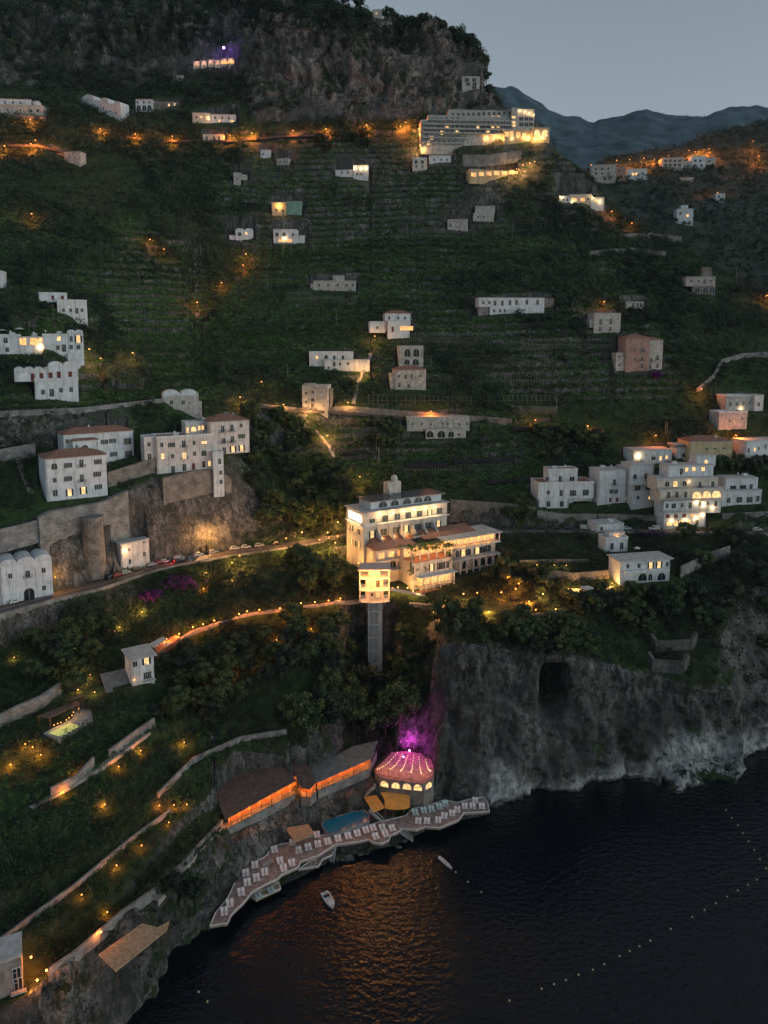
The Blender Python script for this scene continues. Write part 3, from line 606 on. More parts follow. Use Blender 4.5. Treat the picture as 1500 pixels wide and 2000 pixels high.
# upper left, under and on the cliff
house('hillside_house', 'long stepped stone and white house at the upper left picture edge', 40, 224, 6,
  [(-10,205,84,226,0,9,'f',GREYW),(-10,194,60,207,3,8,'f',WHITE),(66,198,76,208,3,5,'f',WHITE)], [('d',10,200),('d',25,200),('d',40,201),('d',15,214),('d',40,215),('a',60,216),('a',74,216)], 'house', k=1.2)
house('hillside_house', 'row of white stepped vaulted cottages on the upper left slope', 202, 224, -28,
  [(158,196,184,216,0,8,'v',WHITE,1),(178,200,212,220,.6,8,'v',WHITE,2),(206,206,236,228,1.2,8,'v',WHITE,2)], [('d',168,206),('d',190,210),('d',202,212),('d',216,217),('d',227,220)], 'cottages' if False else 'house', k=1.1)
house('arcaded_house', 'old white house with three dark ground floor arches under the left cliff', 282, 217, 0, [(265,194,298,217,0,9,'t',WHITE)], [('d',269,200),('d',281,200),('d',292,200),('a',271,211,3,4),('a',282,211,3,4),('a',292,211,3,4)], 'house', k=1.2)
house('stone_house', 'dim stone house with two lit windows right of the arcaded white house', 326, 214, 0, [(300,200,348,214,0,8,'f',STONE)], [('l',330,205),('l',341,204)], 'house', k=1.2)
house('hillside_house', 'white balconied house with one bright lamp under the left cliff', 418, 240, 4, [(376,221,410,241,0,9,'f',CREAM),(409,224,460,240,.8,9,'f',WHITE)], [('d',384,229),('l',393,229),('d',420,230),('d',434,230),('d',447,231),('l',428,236),('l',453,237,3,1)], 'house', k=1.2, lamps=[(407,230,WHW,220)])
house('roadside_house', 'low white house on the upper cliff road beside orange street lamps', 416, 277, 3, [(396,263,437,278,0,7,'f',CREAM)], [('D',404,270),('D',418,270),('D',428,270)], 'house', k=1.1)
house('hillside_house', 'small stone house half hidden below the upper left road', 140, 318, -12, [(126,297,156,318,0,7,'f',GREYW),(92,299,128,308,3,5,None,STONE)], [('d',136,307),('d',147,309)], 'house')
house('hut', 'tiny pale hut in the ravine under the glowing grotto village', 351, 158, 0, [(345,148,358,158,0,6,'f',GREYW)], [('d',350,153)], 'hut')
house('hilltop_house', 'lone house on the cliff top against the sky', 737, 34, 0, [(728,19,747,34,0,8,'f',GREYW)], [('q',735,26)], 'house')
house('cliff_hotel', 'grey balconied house built into the right end of the cliff', 920, 174, 4, [(903,150,937,175,0,8,'f',GREYW)], [('D',912,156,3,2.6),('D',926,156,3,2.6),('D',914,164,3,2.6),('D',927,164,3,2.6),('D',926,171,3,2.2)], 'hotel', k=1.0)
# lit grotto village: tiny stone houses each lit pink and orange
for i_, (x_, y_, w_, t_) in enumerate(((384,127,13,'q'),(398,126,12,'q'),(412,124,12,'q'),(425,125,12,'q'),(438,122,11,'e'),(451,121,11,'e'))):
    house('shrine_house', 'tiny pink lit house in the cliff grotto, %s from the left' % ordw(i_ + 1), x_, y_ + 6, 0, [(x_ - w_/2, y_ - 7, x_ + w_/2, y_ + 6, 0, 4, 'f', CREAM)], [(t_, x_ - 3, y_), (t_, x_ + 3, y_)], 'house', group='tiny lit houses in the cliff grotto', lamps=[(x_, y_ - 4, (1, .35, .3), 90)])
# ------------------------------------------------------------------ the big terraced hotel on the skyline
tw = []
for r_, (yy_, xa_, xb_) in enumerate(((224,880,1000),(232,838,1000),(241,828,1000),(249,828,1000),(258,828,960),(267,828,905),(277,832,900))):
    n_ = int((xb_ - xa_) / 10)
    for i_ in range(n_):
        x_ = xa_ + 5 + i_ * 10; y_ = yy_ - (x_ - 900) * .035
        lit_ = (r_, i_) in {(1,7),(1,8),(1,10),(1,11),(1,13),(1,12),(2,13),(3,4),(3,10),(4,6),(4,3),(3,14),(3,13),(5,1),(6,0),(4,12),(2,5)}
        tw.append(('l' if lit_ else 'D', x_, y_, 2.0, 2.4))
tw += [('Q', x_, y_, 2.6, 1.5) for x_, y_ in ((1003,229),(1003,239),(1003,245))] + [('D', x_, y_, 3.0, 2.6) for x_ in (1018,1028,1037) for y_ in (232,243)]
th_, thl = house('terraced_hotel', 'big grey six storey balconied hotel with scattered lit windows under the cliff', 905, 284, 4,
  [(822,238,1000,288,0,12,'p',GREYW),(836,227,1000,240,1.2,11,'f',GREYW),(876,216,1000,230,2.4,10,'f',GREYW),(999,211,1010,262,-1.0,14,'f',GREYW),(1009,214,1043,262,2.0,12,'f',GREYW)], tw, 'hotel', k=1.1,
  lamps=[(1015,216,WHW,200,1.8),(1025,218,WHW,200,1.8),(1034,221,WHW,200,1.8),(1043,224,WHW,200,1.8)])
for r_, (yy_, xa_, xb_) in enumerate(((237,836,1000),(245.5,824,1000),(254,824,1000),(262.5,824,1000),(271,824,910),(281,826,905))):
    u0, z = thl(xa_, yy_ + .0, 0); u1, z1_ = thl(xb_, yy_, 0); z = (z + z1_) / 2
    m = MB(); m.box(u0, u1, -1.5, -.06, z - .1, z + .1); m.box(u0, u1, -1.5, -1.42, z + .1, z + .95)
    nb_ = int((u1 - u0) / 3.2)
    for q_ in range(nb_ + 1):
        uu = u0 + (u1 - u0) * q_ / nb_; m.box(uu - .12, uu + .12, -1.45, -.07, z + .1, z + 2.6)
    m.build('balcony', mk('grey balcony plaster', (.36, .38, .38), var=.2), th_)
house('terrace_pavilion', 'golden lit arcade pavilion on the right end of the terraced hotel', 1040, 274, 4, [(985,254,1040,276,0,8,'f',YELW),(1039,250,1073,274,-1,9,'f',YELW)],
  [('e',990,262,2.6,3.2),('e',999,261,2.6,3.2),('e',1012,263,3,3.2),('e',1024,264,3,3.2),('A',1049,260,4,4.6),('A',1064,260,4,4.6),('e',1046,270,3.4,1.6),('e',1062,270,3.4,1.6)], 'pavilion', k=1.0, lamps=[(1000,270,WHW,260),(1030,271,WHW,260),(1057,268,WHW,260,-1)])
# far right valley side (stands on the far hill: own distances)
FARH = [
 ('white_house', 'white hotel block on the far valley hill under the orange street lamps', 1315, 329, 820, [(1293,308,1336,330,0,14,'f',GREYW)], [('d',x,y,3,2.4) for x in (1300,1309,1318,1327) for y in (314,322)]),
 ('white_house', 'stepped white houses at the right of the far hill hotel block', 1362, 330, 830, [(1326,316,1352,334,0,12,'p',GREYW),(1350,306,1378,330,2,12,'p',WHITE),(1376,308,1398,322,4,12,'f',GREYW)], [('d',x,y,2.4,2.4) for x,y in ((1334,324),(1344,324),(1358,314),(1368,314),(1358,323),(1370,323),(1385,315))]),
 ('grey_house', 'grey long house at the left end of the far village', 1180, 346, 760, [(1156,322,1203,348,0,12,'f',GREYW)], [('d',x,y,2,2.2) for x in (1164,1176,1188) for y in (330,339)]),
 ('white_house', 'white house with two golden lit windows in the far village', 1244, 345, 780, [(1226,331,1264,347,0,12,'p',WHITE)], [('l',1236,340,2.4,2.4),('l',1243,340,2.4,2.4),('d',1255,339,2,2.2)]),
 ('brick_house', 'small reddish house between the grey long house and the golden lit house', 1210, 340, 770, [(1204,327,1222,344,0,9,'f',PINKW)], [('d',1210,334,2,2)]),
 ('farmhouse', 'lone pale farmhouse below the far village', 1342, 362, 780, [(1328,347,1355,363,0,9,'f',GREYW)], [('d',1336,354,2,2),('d',1346,354,2,2)]),
 ('farmhouse', 'white cube farmhouse beside a lamp on the far slope', 1408, 391, 740, [(1398,378,1416,392,0,8,'f',WHITE)], [('d',1404,384,2,2)]),
 ('farmhouse', 'white stepped farmhouse with one bright window deep in the valley', 1338, 431, 690, [(1321,408,1354,432,0,10,'f',WHITE),(1330,401,1344,410,3,6,'f',WHITE)], [('d',1329,417,2,2.4),('l',1343,421,2,2),('d',1337,412,2,2)]),
]
house('lamplit_villa', 'low white villa ringed by golden garden lamps on the ridge', 1130, 397, -6, [(1092,383,1115,397,0,8,'f',WHITE),(1112,380,1156,396,1.5,9,'f',CREAM),(1154,386,1180,397,.5,8,'f',WHITE)],
  [('d',1100,390),('d',1108,390),('e',1122,390,3,2),('e',1138,390,3,2),('d',1148,389),('l',1164,392,2,1.6)], 'villa', k=1.1, lamps=[(1097,385,WHW,260),(1118,394,WHW,260,1.5),(1157,384,WHW,260),(1172,393,WHW,220)])

# ------------------------------------------------------------------ ground: pads, terrain sheet, road, sea, far hills
PADM = np.zeros_like(HT); POLYPADS = []
def apply_pads(pads, M):
    for cx, cy, th, x0, x1, y0, y1, z, mode in pads:
        c, s_ = math.cos(th), math.sin(th); r = math.hypot(max(abs(x0), abs(x1)), max(abs(y0), abs(y1))) + 3
        j0 = max(0, int((cy - r - Y0) / (YG[1] - YG[0]))); j1 = min(NY, int((cy + r - Y0) / (YG[1] - YG[0])) + 2)
        i0 = max(0, int(((cx - r) / cy - .03 - A0) / (A1 - A0) * (NA - 1))); i1 = min(NA, int(((cx + r) / cy + .03 - A0) / (A1 - A0) * (NA - 1)) + 2)
        X = XX[i0:i1, j0:j1] - cx; Y = YY[i0:i1, j0:j1] - cy
        u = X * c + Y * s_; v = -X * s_ + Y * c
        inn = (u > x0) & (u < x1) & (v > y0) & (v < y1)
        sub = M[i0:i1, j0:j1]
        sub[inn] = np.minimum(sub[inn], z) if mode == 'cut' else z
        PADM[i0:i1, j0:j1][(u > x0 - 2.5) & (u < x1 + 2.5) & (v > y0 - 2.5) & (v < y1 + 2.5)] = 1
# the coast road is a level bench: profile lines 6 (sea edge) and 7 (hill edge)
for i in range(NA):
    ya, yb = LYm[6, i], LYm[7, i]; za = LZm[6, i]
    w = (YG > ya - .6) & (YG < yb + .8); HT[i, w] = za - .25
    PADM[i, (YG > ya - 1.5) & (YG < yb + 1.5)] = 1
H_RAY = np.where(PADM > 0, HT, H_RAY)
def finish_ground():
    apply_pads(PADS, HT)
    for P, Z, cutz in POLYPADS:
        inn = inpoly(P, XX, YY)
        if cutz: HT[inn] = np.minimum(HT[inn], Z - .2)
        PADM[inn] = 1
    PM = smooth(smooth(PADM, 5, 0), 5, 1)
    # ---- sheet: columns of constant bearing, rows evenly spread along each profile
    NC, NR = 620, 760
    ac = np.linspace(-.64, .64, NC); V = np.zeros((NC, NR, 3))
    for i, a in enumerate(ac):
        ai = min((a - A0) / (A1 - A0) * (NA - 1), NA - 1.001); k = int(ai); u = ai - k
        z = HT[k] * (1 - u) + HT[k + 1] * u
        w = np.sqrt(np.gradient(YG) ** 2 + np.gradient(z) ** 2) / (YG + 40)
        w = smooth(w[None], 5, 1)[0]
        lo = np.searchsorted(z > -7.5, True) if z[0] < -7 else 0
        w[:max(lo - 2, 0)] *= .02; w[YG > LYm[-2, 0] + 5] *= .3
        cs = np.concatenate([[0], np.cumsum(w)[:-1]]); t = np.linspace(0, cs[-1], NR)
        y = np.interp(t, cs, YG); V[i, :, 0] = a * y; V[i, :, 1] = y; V[i, :, 2] = np.interp(y, YG, z)
    def normals(V):
        du = np.gradient(V, axis=0); dv = np.gradient(V, axis=1); n = np.cross(du, dv); n /= np.linalg.norm(n, axis=-1, keepdims=True) + 1e-9
        return n * np.where(n[..., 2:] < 0, -1, 1)
    N = normals(V)
    K = tab(KT, V[..., 0], V[..., 1]); pm = tab(PM, V[..., 0], V[..., 1]); PX = 750 + ac[:, None] * F * .985 + 0 * K
    nz = smooth(smooth(N[..., 2], 5, 0), 9, 1)
    steep = 1 - sstep(.52, .74, nz)
    field = band(8.2, 15.05, K, .08)
    steep = steep * (1 - .72 * field)
    sea_cliff = band(1.9, 3.1, K, .15) * sstep(835, 870, PX)
    low_rock = band(-1, 2.0, K, .2)
    up_cliff = band(15.15, 16.6, K, .2) * (1 - sstep(1020, 1070, PX))
    cut = band(7.1, 8.0, K, .1)
    big = np.clip(sea_cliff + low_rock * .8 + up_cliff + cut * .5 * sstep(60, 110, PX), 0, 1)
    P = V.copy()
    f1 = fbm(P, 1 / 26., 11, 4); f2 = .5 - 1.6 * np.abs(fbm(P * [1, 1, .8], 1 / 9., 21, 3)); f3 = .4 - np.abs(fbm(P * [1, 1, 1.1], 1 / 3.0, 31, 3))
    ridged = 1 - np.abs(fbm(P * [1, 1, .35], 1 / 14., 41, 4))
    amp = (1 - np.clip(pm * 1.3, 0, 1))
    d = big * (f1 * 3.0 + (ridged - .7) * 4.2 + f2 * 2.0 + f3 * 1.5) * (1 - .85 * band(6.9, 8.25, K, .06) * band(60, 450, PX, 12)) + (1 - big) * (f2 * .35 + f3 * .2)
    # sea cave, a dark hollow in the cliff
    cp = np.array(hit(1088, 1352)); cv = np.exp(-(((V[..., 0] - cp[0]) / 4.6) ** 4 + ((V[..., 2] - cp[2]) / 7.0) ** 4)) * (np.abs(V[..., 1] - cp[1]) < 16)
    d *= np.where(K > 15.1, 2.0, 1.0) * big + (1 - big)
    V2 = V + N * (d * amp)[..., None]; V2[..., 1] += cv * 18
    N2 = normals(V2)
    veg_n = fbm(V2, 1 / 17., 55, 4)
    rock = np.clip(steep * .9 + big * .75, 0, 1)
    up_w = up_cliff * np.clip(sstep(15.58, 15.85, K) + .3 * (1 - sstep(430, 560, PX)), 0, 1)
    rock = rock * (1 - sstep(.05, .45, veg_n + .5 * up_w) * (.85 - .45 * sea_cliff))
    rock = np.clip(rock + (1 - sstep(.32, .60, N2[..., 2])) * (.6 + .15 * field), 0, 1)
    warm = np.clip(up_cliff * sstep(430, 560, PX) * (1 - .8 * sstep(.1, .6, fbm(V2, 1 / 60., 66, 3))) + cut * .35, 0, 1)
    green = np.clip(.5 + .5 * fbm(V2, 1 / 30., 77, 3), 0, 1)
    idx = np.arange(NC * NR).reshape(NC, NR)
    q = np.stack([idx[:-1, :-1], idx[1:, :-1], idx[1:, 1:], idx[:-1, 1:]], -1).reshape(-1, 4)
    me = bpy.data.meshes.new('hillside'); vv = V2.reshape(-1, 3)
    me.vertices.add(len(vv)); me.vertices.foreach_set('co', vv.astype(np.float32).ravel())
    me.loops.add(q.size); me.loops.foreach_set('vertex_index', q.astype(np.int32).ravel())
    me.polygons.add(len(q)); me.polygons.foreach_set('loop_start', (np.arange(len(q)) * 4).astype(np.int32)); me.polygons.foreach_set('loop_total', np.full(len(q), 4, np.int32))
    me.update(); me.polygons.foreach_set('use_smooth', np.ones(len(q), bool))
    pale = sstep(930, 990, PX) * (1 - sstep(1.0, 11.0, V2[..., 2] + 6 * fbm(V2, 1 / 15., 88, 3))) * (V2[..., 2] > .8) * (K < 3)
    for nm, arr in (('rock', rock), ('warm', warm), ('green', green), ('pale', pale)):
        at = me.attributes.new(nm, 'FLOAT', 'POINT'); at.data.foreach_set('value', arr.astype(np.float32).ravel())
    me.materials.append(ground_mat()); me.update()
    o = put('hillside', me); o['kind'] = 'structure'
    return dict(V=V2, N=N2, K=K, PX=PX, pm=pm, rock=rock, big=big, vn=veg_n, nz=nz, sea=sea_cliff, up=up_cliff)
def attr(t, n):
    a = t.nodes.new('ShaderNodeAttribute'); a.attribute_name = n; return a.outputs['Fac']
def ramp(t, src, stops):
    r = t.nodes.new('ShaderNodeValToRGB'); e = r.color_ramp.elements
    while len(e) < len(stops): e.new(.5)
    for i, (p, c) in enumerate(stops): e[i].position = p; e[i].color = (*c, 1)
    t.links.new(src, r.inputs[0]); return r.outputs[0]
def mix(t, f, a, b, mode='MIX'):
    m = t.nodes.new('ShaderNodeMixRGB'); m.blend_type = mode
    for s, v in ((0, f), (1, a), (2, b)):
        if isinstance(v, (int, float)): m.inputs[s].default_value = v
        elif isinstance(v, tuple): m.inputs[s].default_value = (*v, 1)
        else: t.links.new(v, m.inputs[s])
    return m.outputs[0]
def noise(t, vec, scale, detail=6, rough=.6, mapscale=None):
    if mapscale:
        mp = t.nodes.new('ShaderNodeMapping'); mp.inputs['Scale'].default_value = mapscale; t.links.new(vec, mp.inputs['Vector']); vec = mp.outputs[0]
    n = t.nodes.new('ShaderNodeTexNoise'); n.inputs['Scale'].default_value = scale; n.inputs['Detail'].default_value = detail; n.inputs['Roughness'].default_value = rough
    t.links.new(vec, n.inputs['Vector']); return n.outputs['Fac']
def ground_mat():
    m = bpy.data.materials.new('hillside ground'); t, b = nodes(m)
    g = t.nodes.new('ShaderNodeNewGeometry').outputs['Position']
    gr = ramp(t, noise(t, g, .35), [(.3, (.014, .021, .013)), (.5, (.034, .044, .024)), (.72, (.10, .098, .072))])
    gr2 = ramp(t, noise(t, g, .5), [(.3, (.022, .048, .018)), (.7, (.065, .12, .04))])
    gr = mix(t, attr(t, 'green'), gr, gr2)
    rk = ramp(t, noise(t, g, .10, 9, .68, (1, 1, .35)), [(.28, (.06, .06, .06)), (.45, (.19, .188, .184)), (.6, (.32, .314, .304)), (.75, (.46, .45, .435))])
    rw = ramp(t, noise(t, g, .12, 9, .66, (1, 1, .4)), [(.3, (.20, .165, .155)), (.48, (.46, .38, .35)), (.7, (.66, .60, .56))])
    rk = mix(t, attr(t, 'warm'), rk, rw)
    v = t.nodes.new('ShaderNodeTexVoronoi'); v.inputs['Scale'].default_value = .55; v.feature = 'DISTANCE_TO_EDGE'
    wv = t.nodes.new('ShaderNodeVectorMath'); wv.operation = 'MULTIPLY_ADD'; wn_ = t.nodes.new('ShaderNodeTexNoise'); wn_.inputs['Scale'].default_value = .5; wn_.inputs['Detail'].default_value = 5; t.links.new(g, wn_.inputs['Vector']); t.links.new(wn_.outputs['Color'], wv.inputs[0]); wv.inputs[1].default_value = (3.2, 3.2, 3.2); t.links.new(g, wv.inputs[2])
    mp = t.nodes.new('ShaderNodeMapping'); mp.inputs['Scale'].default_value = (1, 1, .5); t.links.new(wv.outputs[0], mp.inputs['Vector']); t.links.new(mp.outputs[0], v.inputs['Vector'])
    cr = ramp(t, v.outputs['Distance'], [(.0, (.18, .18, .18)), (.10, (1, 1, 1))])  # cell edges dark: crevice shade painted along the cracks
    rk = mix(t, ramp(t, noise(t, g, .09, 4), [(.4, (.05, .05, .05)), (.62, (.6, .6, .6))]), rk, cr, 'MULTIPLY')
    for sc_, ms_, lo_ in ((.16, (1, 1, .4), .22), (.42, (1.2, 1.2, .6), .4), (1.0, (1, 1, .8), .55)):   # cracks and joints, crevice shade put into their dark tone
        rk = mix(t, 1.0, rk, ramp(t, noise(t, g, sc_, 9, .66, ms_), [(.455, (1, 1, 1)), (.497, (lo_, lo_, lo_)), (.54, (1, 1, 1))]), 'MULTIPLY')
    # dark run-off streaks and patches, deepened as painted relief shade, and green stains
    rk = mix(t, ramp(t, noise(t, g, .5, 4, .6, (1, 1, .08)), [(.5, (0, 0, 0)), (.72, (.6, .6, .6))]), rk, (.04, .041, .042))
    rk = mix(t, ramp(t, noise(t, g, .055, 7, .62), [(.42, (0, 0, 0)), (.6, (.75, .75, .75))]), rk, (.075, .078, .08))
    rk = mix(t, mix(t, attr(t, 'pale'), (0, 0, 0), ramp(t, noise(t, g, .3, 7, .7), [(.35, (0, 0, 0)), (.6, (1, 1, 1))])), rk, (.60, .62, .63))
    rk = mix(t, ramp(t, noise(t, g, .22, 6, .7), [(.52, (0, 0, 0)), (.66, (.7, .7, .7))]), rk, (.045, .055, .03))
    fac = attr(t, 'rock')
    md = t.nodes.new('ShaderNodeMath'); md.operation = 'ADD'; md.use_clamp = True
    nn = t.nodes.new('ShaderNodeMapRange'); nn.inputs['From Min'].default_value = .35; nn.inputs['From Max'].default_value = .65; nn.inputs['To Min'].default_value = -.35; nn.inputs['To Max'].default_value = .35
    t.links.new(noise(t, g, .6), nn.inputs['Value']); t.links.new(fac, md.inputs[0]); t.links.new(nn.outputs[0], md.inputs[1])
    fac = ramp(t, md.outputs[0], [(.3, (0, 0, 0)), (.62, (1, 1, 1))])
    t.links.new(mix(t, fac, gr, rk), b.inputs['Base Color']); b.inputs['Roughness'].default_value = .92; b.inputs['Specular IOR Level'].default_value = .15
    h = noise(t, g, 1.4, 8, .7)
    bp = t.nodes.new('ShaderNodeBump'); bp.inputs['Strength'].default_value = 1.0; bp.inputs['Distance'].default_value = 1.3
    t.links.new(h, bp.inputs['Height']); t.links.new(bp.outputs[0], b.inputs['Normal'])
    return m
def sheet(name, V, m, kind='structure'):
    NC, NR = V.shape[:2]; idx = np.arange(NC * NR).reshape(NC, NR)
    q = np.stack([idx[:-1, :-1], idx[1:, :-1], idx[1:, 1:], idx[:-1, 1:]], -1).reshape(-1, 4)
    me = bpy.data.meshes.new(name); me.from_pydata([tuple(p) for p in V.reshape(-1, 3)], [], [tuple(int(x) for x in f) for f in q]); me.materials.append(m)
    me.polygons.foreach_set('use_smooth', np.ones(len(q), bool)); me.update()
    o = put(name, me); o['kind'] = kind; return o
def lines_sheet(name, lines, px0, px1, nc, nr, m, amp, fr, seed):
    V = np.zeros((nc, nr, 3))
    for i in range(nc):
        px = px0 + (px1 - px0) * i / (nc - 1); pts = []
        for L in lines:
            py = np.interp(px, [e[0] for e in L], [e[1] for e in L]); Y = np.interp(px, [e[0] for e in L], [e[2] for e in L])
            a, T = ray(px, py); pts.append((Y, H0 - T * Y, a))
        Yk, Zk, Ak = zip(*pts); d = np.concatenate([[0], np.cumsum(np.hypot(np.diff(Yk), np.diff(Zk)))])
        t = np.linspace(0, d[-1], nr); y = np.interp(t, d, Yk); V[i, :, 1] = y; V[i, :, 0] = np.interp(t, d, Ak) * y; V[i, :, 2] = np.interp(t, d, Zk)
    f = fbm(V, fr, seed, 5) - .4 * np.abs(fbm(V, fr * .6, seed + 9, 3))
    V[..., 2] += f * amp; V[..., 1] += np.roll(f, 7, 0) * amp * .8
    return sheet(name, V, m), V
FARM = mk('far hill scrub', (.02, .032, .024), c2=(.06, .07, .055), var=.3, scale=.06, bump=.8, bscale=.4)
MTM = mk('haze blue mountain scrub', (.018, .05, .07), c2=(.065, .115, .145), var=.3, scale=.02, bump=1.0, bscale=.03)  # distance haze put into the scrub colour as blue
farhill, FHV = lines_sheet('valley_hill', [
  [(1040,640,590),(1760,640,590)], [(1040,500,660),(1200,470,680),(1320,436,690),(1500,440,690),(1760,450,690)], [(1040,440,700),(1200,405,730),(1400,393,738),(1760,395,740)],
  [(1040,385,740),(1150,350,760),(1250,347,785),(1350,347,790),(1500,350,800),(1760,340,800)], [(1040,370,780),(1150,340,800),(1250,330,815),(1350,331,830),(1500,305,850),(1760,280,850)],
  [(1040,350,850),(1150,332,860),(1165,318,870),(1200,306,890),(1250,300,900),(1300,292,920),(1330,281,930),(1370,264,940),(1420,252,950),(1440,246,950),(1500,231,960),(1760,185,980)],
  [(1040,420,1050),(1760,290,1150)]], 1040, 1760, 130, 120, FARM, 3.0, 1/40., 5)
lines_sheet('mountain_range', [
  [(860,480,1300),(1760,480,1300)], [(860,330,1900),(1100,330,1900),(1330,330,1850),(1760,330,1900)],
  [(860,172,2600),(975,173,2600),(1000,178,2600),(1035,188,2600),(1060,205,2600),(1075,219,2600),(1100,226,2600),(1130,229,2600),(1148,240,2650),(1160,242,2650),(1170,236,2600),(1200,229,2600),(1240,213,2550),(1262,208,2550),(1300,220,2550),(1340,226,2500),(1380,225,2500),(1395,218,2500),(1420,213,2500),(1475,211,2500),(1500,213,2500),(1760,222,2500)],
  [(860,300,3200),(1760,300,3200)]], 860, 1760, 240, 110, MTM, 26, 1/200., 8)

# ---- sea
def sea_mat():
    m = bpy.data.materials.new('sea water'); t, b = nodes(m)
    b.inputs['Base Color'].default_value = (.002, .004, .008, 1); b.inputs['Roughness'].default_value = .05; b.inputs['IOR'].default_value = 1.36
    g = t.nodes.new('ShaderNodeNewGeometry').outputs['Position']
    a = noise(t, g, .46, 2, .5, (1, 1.35, 1)); c = noise(t, g, 1.15, 2, .5, (1.2, 1, 1))
    s_ = t.nodes.new('ShaderNodeMath'); s_.operation = 'MULTIPLY_ADD'; s_.inputs[1].default_value = .45
    t.links.new(c, s_.inputs[0]); t.links.new(a, s_.inputs[2])
    bp = t.nodes.new('ShaderNodeBump'); bp.inputs['Strength'].default_value = 1.0; bp.inputs['Distance'].default_value = .32
    t.links.new(s_.outputs[0], bp.inputs['Height']); t.links.new(bp.outputs[0], b.inputs['Normal'])
    return m
SEAM = sea_mat()
m = MB(); m.add([(-1400, -55, 0), (1400, -55, 0), (1400, 900, 0), (-1400, 900, 0)], [(0, 1, 2, 3)]); so = m.build('sea', SEAM); so['kind'] = 'structure'

# ---- road
def strip(name, k0, k1, f0, f1, px0, px1, lift, m, n=140, dash=None):
    vs = []; q = MB()
    for i in range(n + 1):
        px = px0 + (px1 - px0) * i / n; a = lineat(k0, px); g = a.x / a.y
        y0, y1 = float(np.interp(g, AG, LYm[k0])), float(np.interp(g, AG, LYm[k1])); z = a.z + lift
        vs.append(((g * (y0 + (y1 - y0) * f0), y0 + (y1 - y0) * f0, z), (g * (y0 + (y1 - y0) * f1), y0 + (y1 - y0) * f1, z)))
    for i, (p, r) in enumerate(zip(vs, vs[1:])):
        if dash and (i // dash) % 2: continue
        q.add([p[0], r[0], r[1], p[1]], [(0, 1, 2, 3)])
    o = q.build(name, m); o['kind'] = 'structure'; return o
strip('road', 6, 7, 0.02, .98, -140, 1690, .0, ASPH, 200)
strip('road_marking', 6, 7, .105, .125, -140, 570, .006, PAINT)
strip('road_marking', 6, 7, .52, .54, -140, 372, .006, PAINT)
strip('road_marking', 6, 7, .50, .52, 405, 570, .006, PAINT, 60, 3)
strip('road_marking', 6, 7, .80, .815, 190, 360, .006, PAINT, 120, 4)
strip('road_marking', 6, 7, .11, .13, 980, 1690, .006, PAINT)

# ------------------------------------------------------------------ tools for things placed on the ground
def frame(X, Y, z0, yaw):
    th = R(yaw); c, s_ = math.cos(th), math.sin(th)
    def loc(qx, qy, dy=0.0):
        cx, cy = X - s_ * dy, Y + c * dy; a, T = ray(qx, qy); u = (a * cy - cx) / (c - a * s_)
        return u, H0 - T * (cy + u * s_) - z0
    return loc
def at_z(px, py, Z): a, T = ray(px, py); Y = (H0 - Z) / T; return (a * Y, Y)
def polyz(pts, Z): return [at_z(x, y, Z) for x, y in pts]
def ccw(P):
    A = sum(p[0] * q[1] - q[0] * p[1] for p, q in zip(P, P[1:] + P[:1])); return P if A > 0 else P[::-1]
def lwall(label, k, px0, px1, dY, top, bot, mat, n=40, thick=.9, name='retaining_wall', wob=.0):
    P = []
    for i in range(n + 1):
        v = lineat(k, px0 + (px1 - px0) * i / n); P.append((v.x * (v.y + dY) / v.y, v.y + dY, v.z))
    return wall_of(label, P, top, bot, mat, thick, name)
def wall_of(label, P, top, bot, mat, thick=.6, name='stone_wall', cat='wall', group=None):
    """wall along ground points; top and bot are heights over / under each point"""
    o = P[len(P) // 2]; m = MB(); vs = []
    for i, p in enumerate(P):
        a = P[max(i - 1, 0)]; b = P[min(i + 1, len(P) - 1)]; dx, dy = b[0] - a[0], b[1] - a[1]; l = math.hypot(dx, dy) or 1; nx, ny = -dy / l * thick, dx / l * thick
        x, y = p[0] - o[0], p[1] - o[1]; z0, z1 = p[2] - o[2] + bot, p[2] - o[2] + top
        vs += [(x, y, z0), (x + nx, y + ny, z0), (x + nx, y + ny, z1), (x, y, z1)]
    fs = []
    for i in range(len(P) - 1):
        q = 4 * i
        for j in range(4): k = (j + 1) % 4; fs.append((q + j, q + k, q + 4 + k, q + 4 + j)[::-1])
    L = 4 * (len(P) - 1); fs += [(0, 1, 2, 3), (L + 3, L + 2, L + 1, L)]
    m.add(vs, fs); w = m.build(name, mat, None, o); return tag(w, label, cat, group)
def gwall(label, pts, h, mat, thick=.6, bot=-1.5, n=10, name='stone_wall', group=None):
    P = []
    for (x0, y0), (x1, y1) in zip(pts, pts[1:]):
        for i in range(n): P.append(hit(x0 + (x1 - x0) * i / n, y0 + (y1 - y0) * i / n))
    P.append(hit(*pts[-1])); return wall_of(label, P, h, bot, mat, thick, name, 'wall', group)
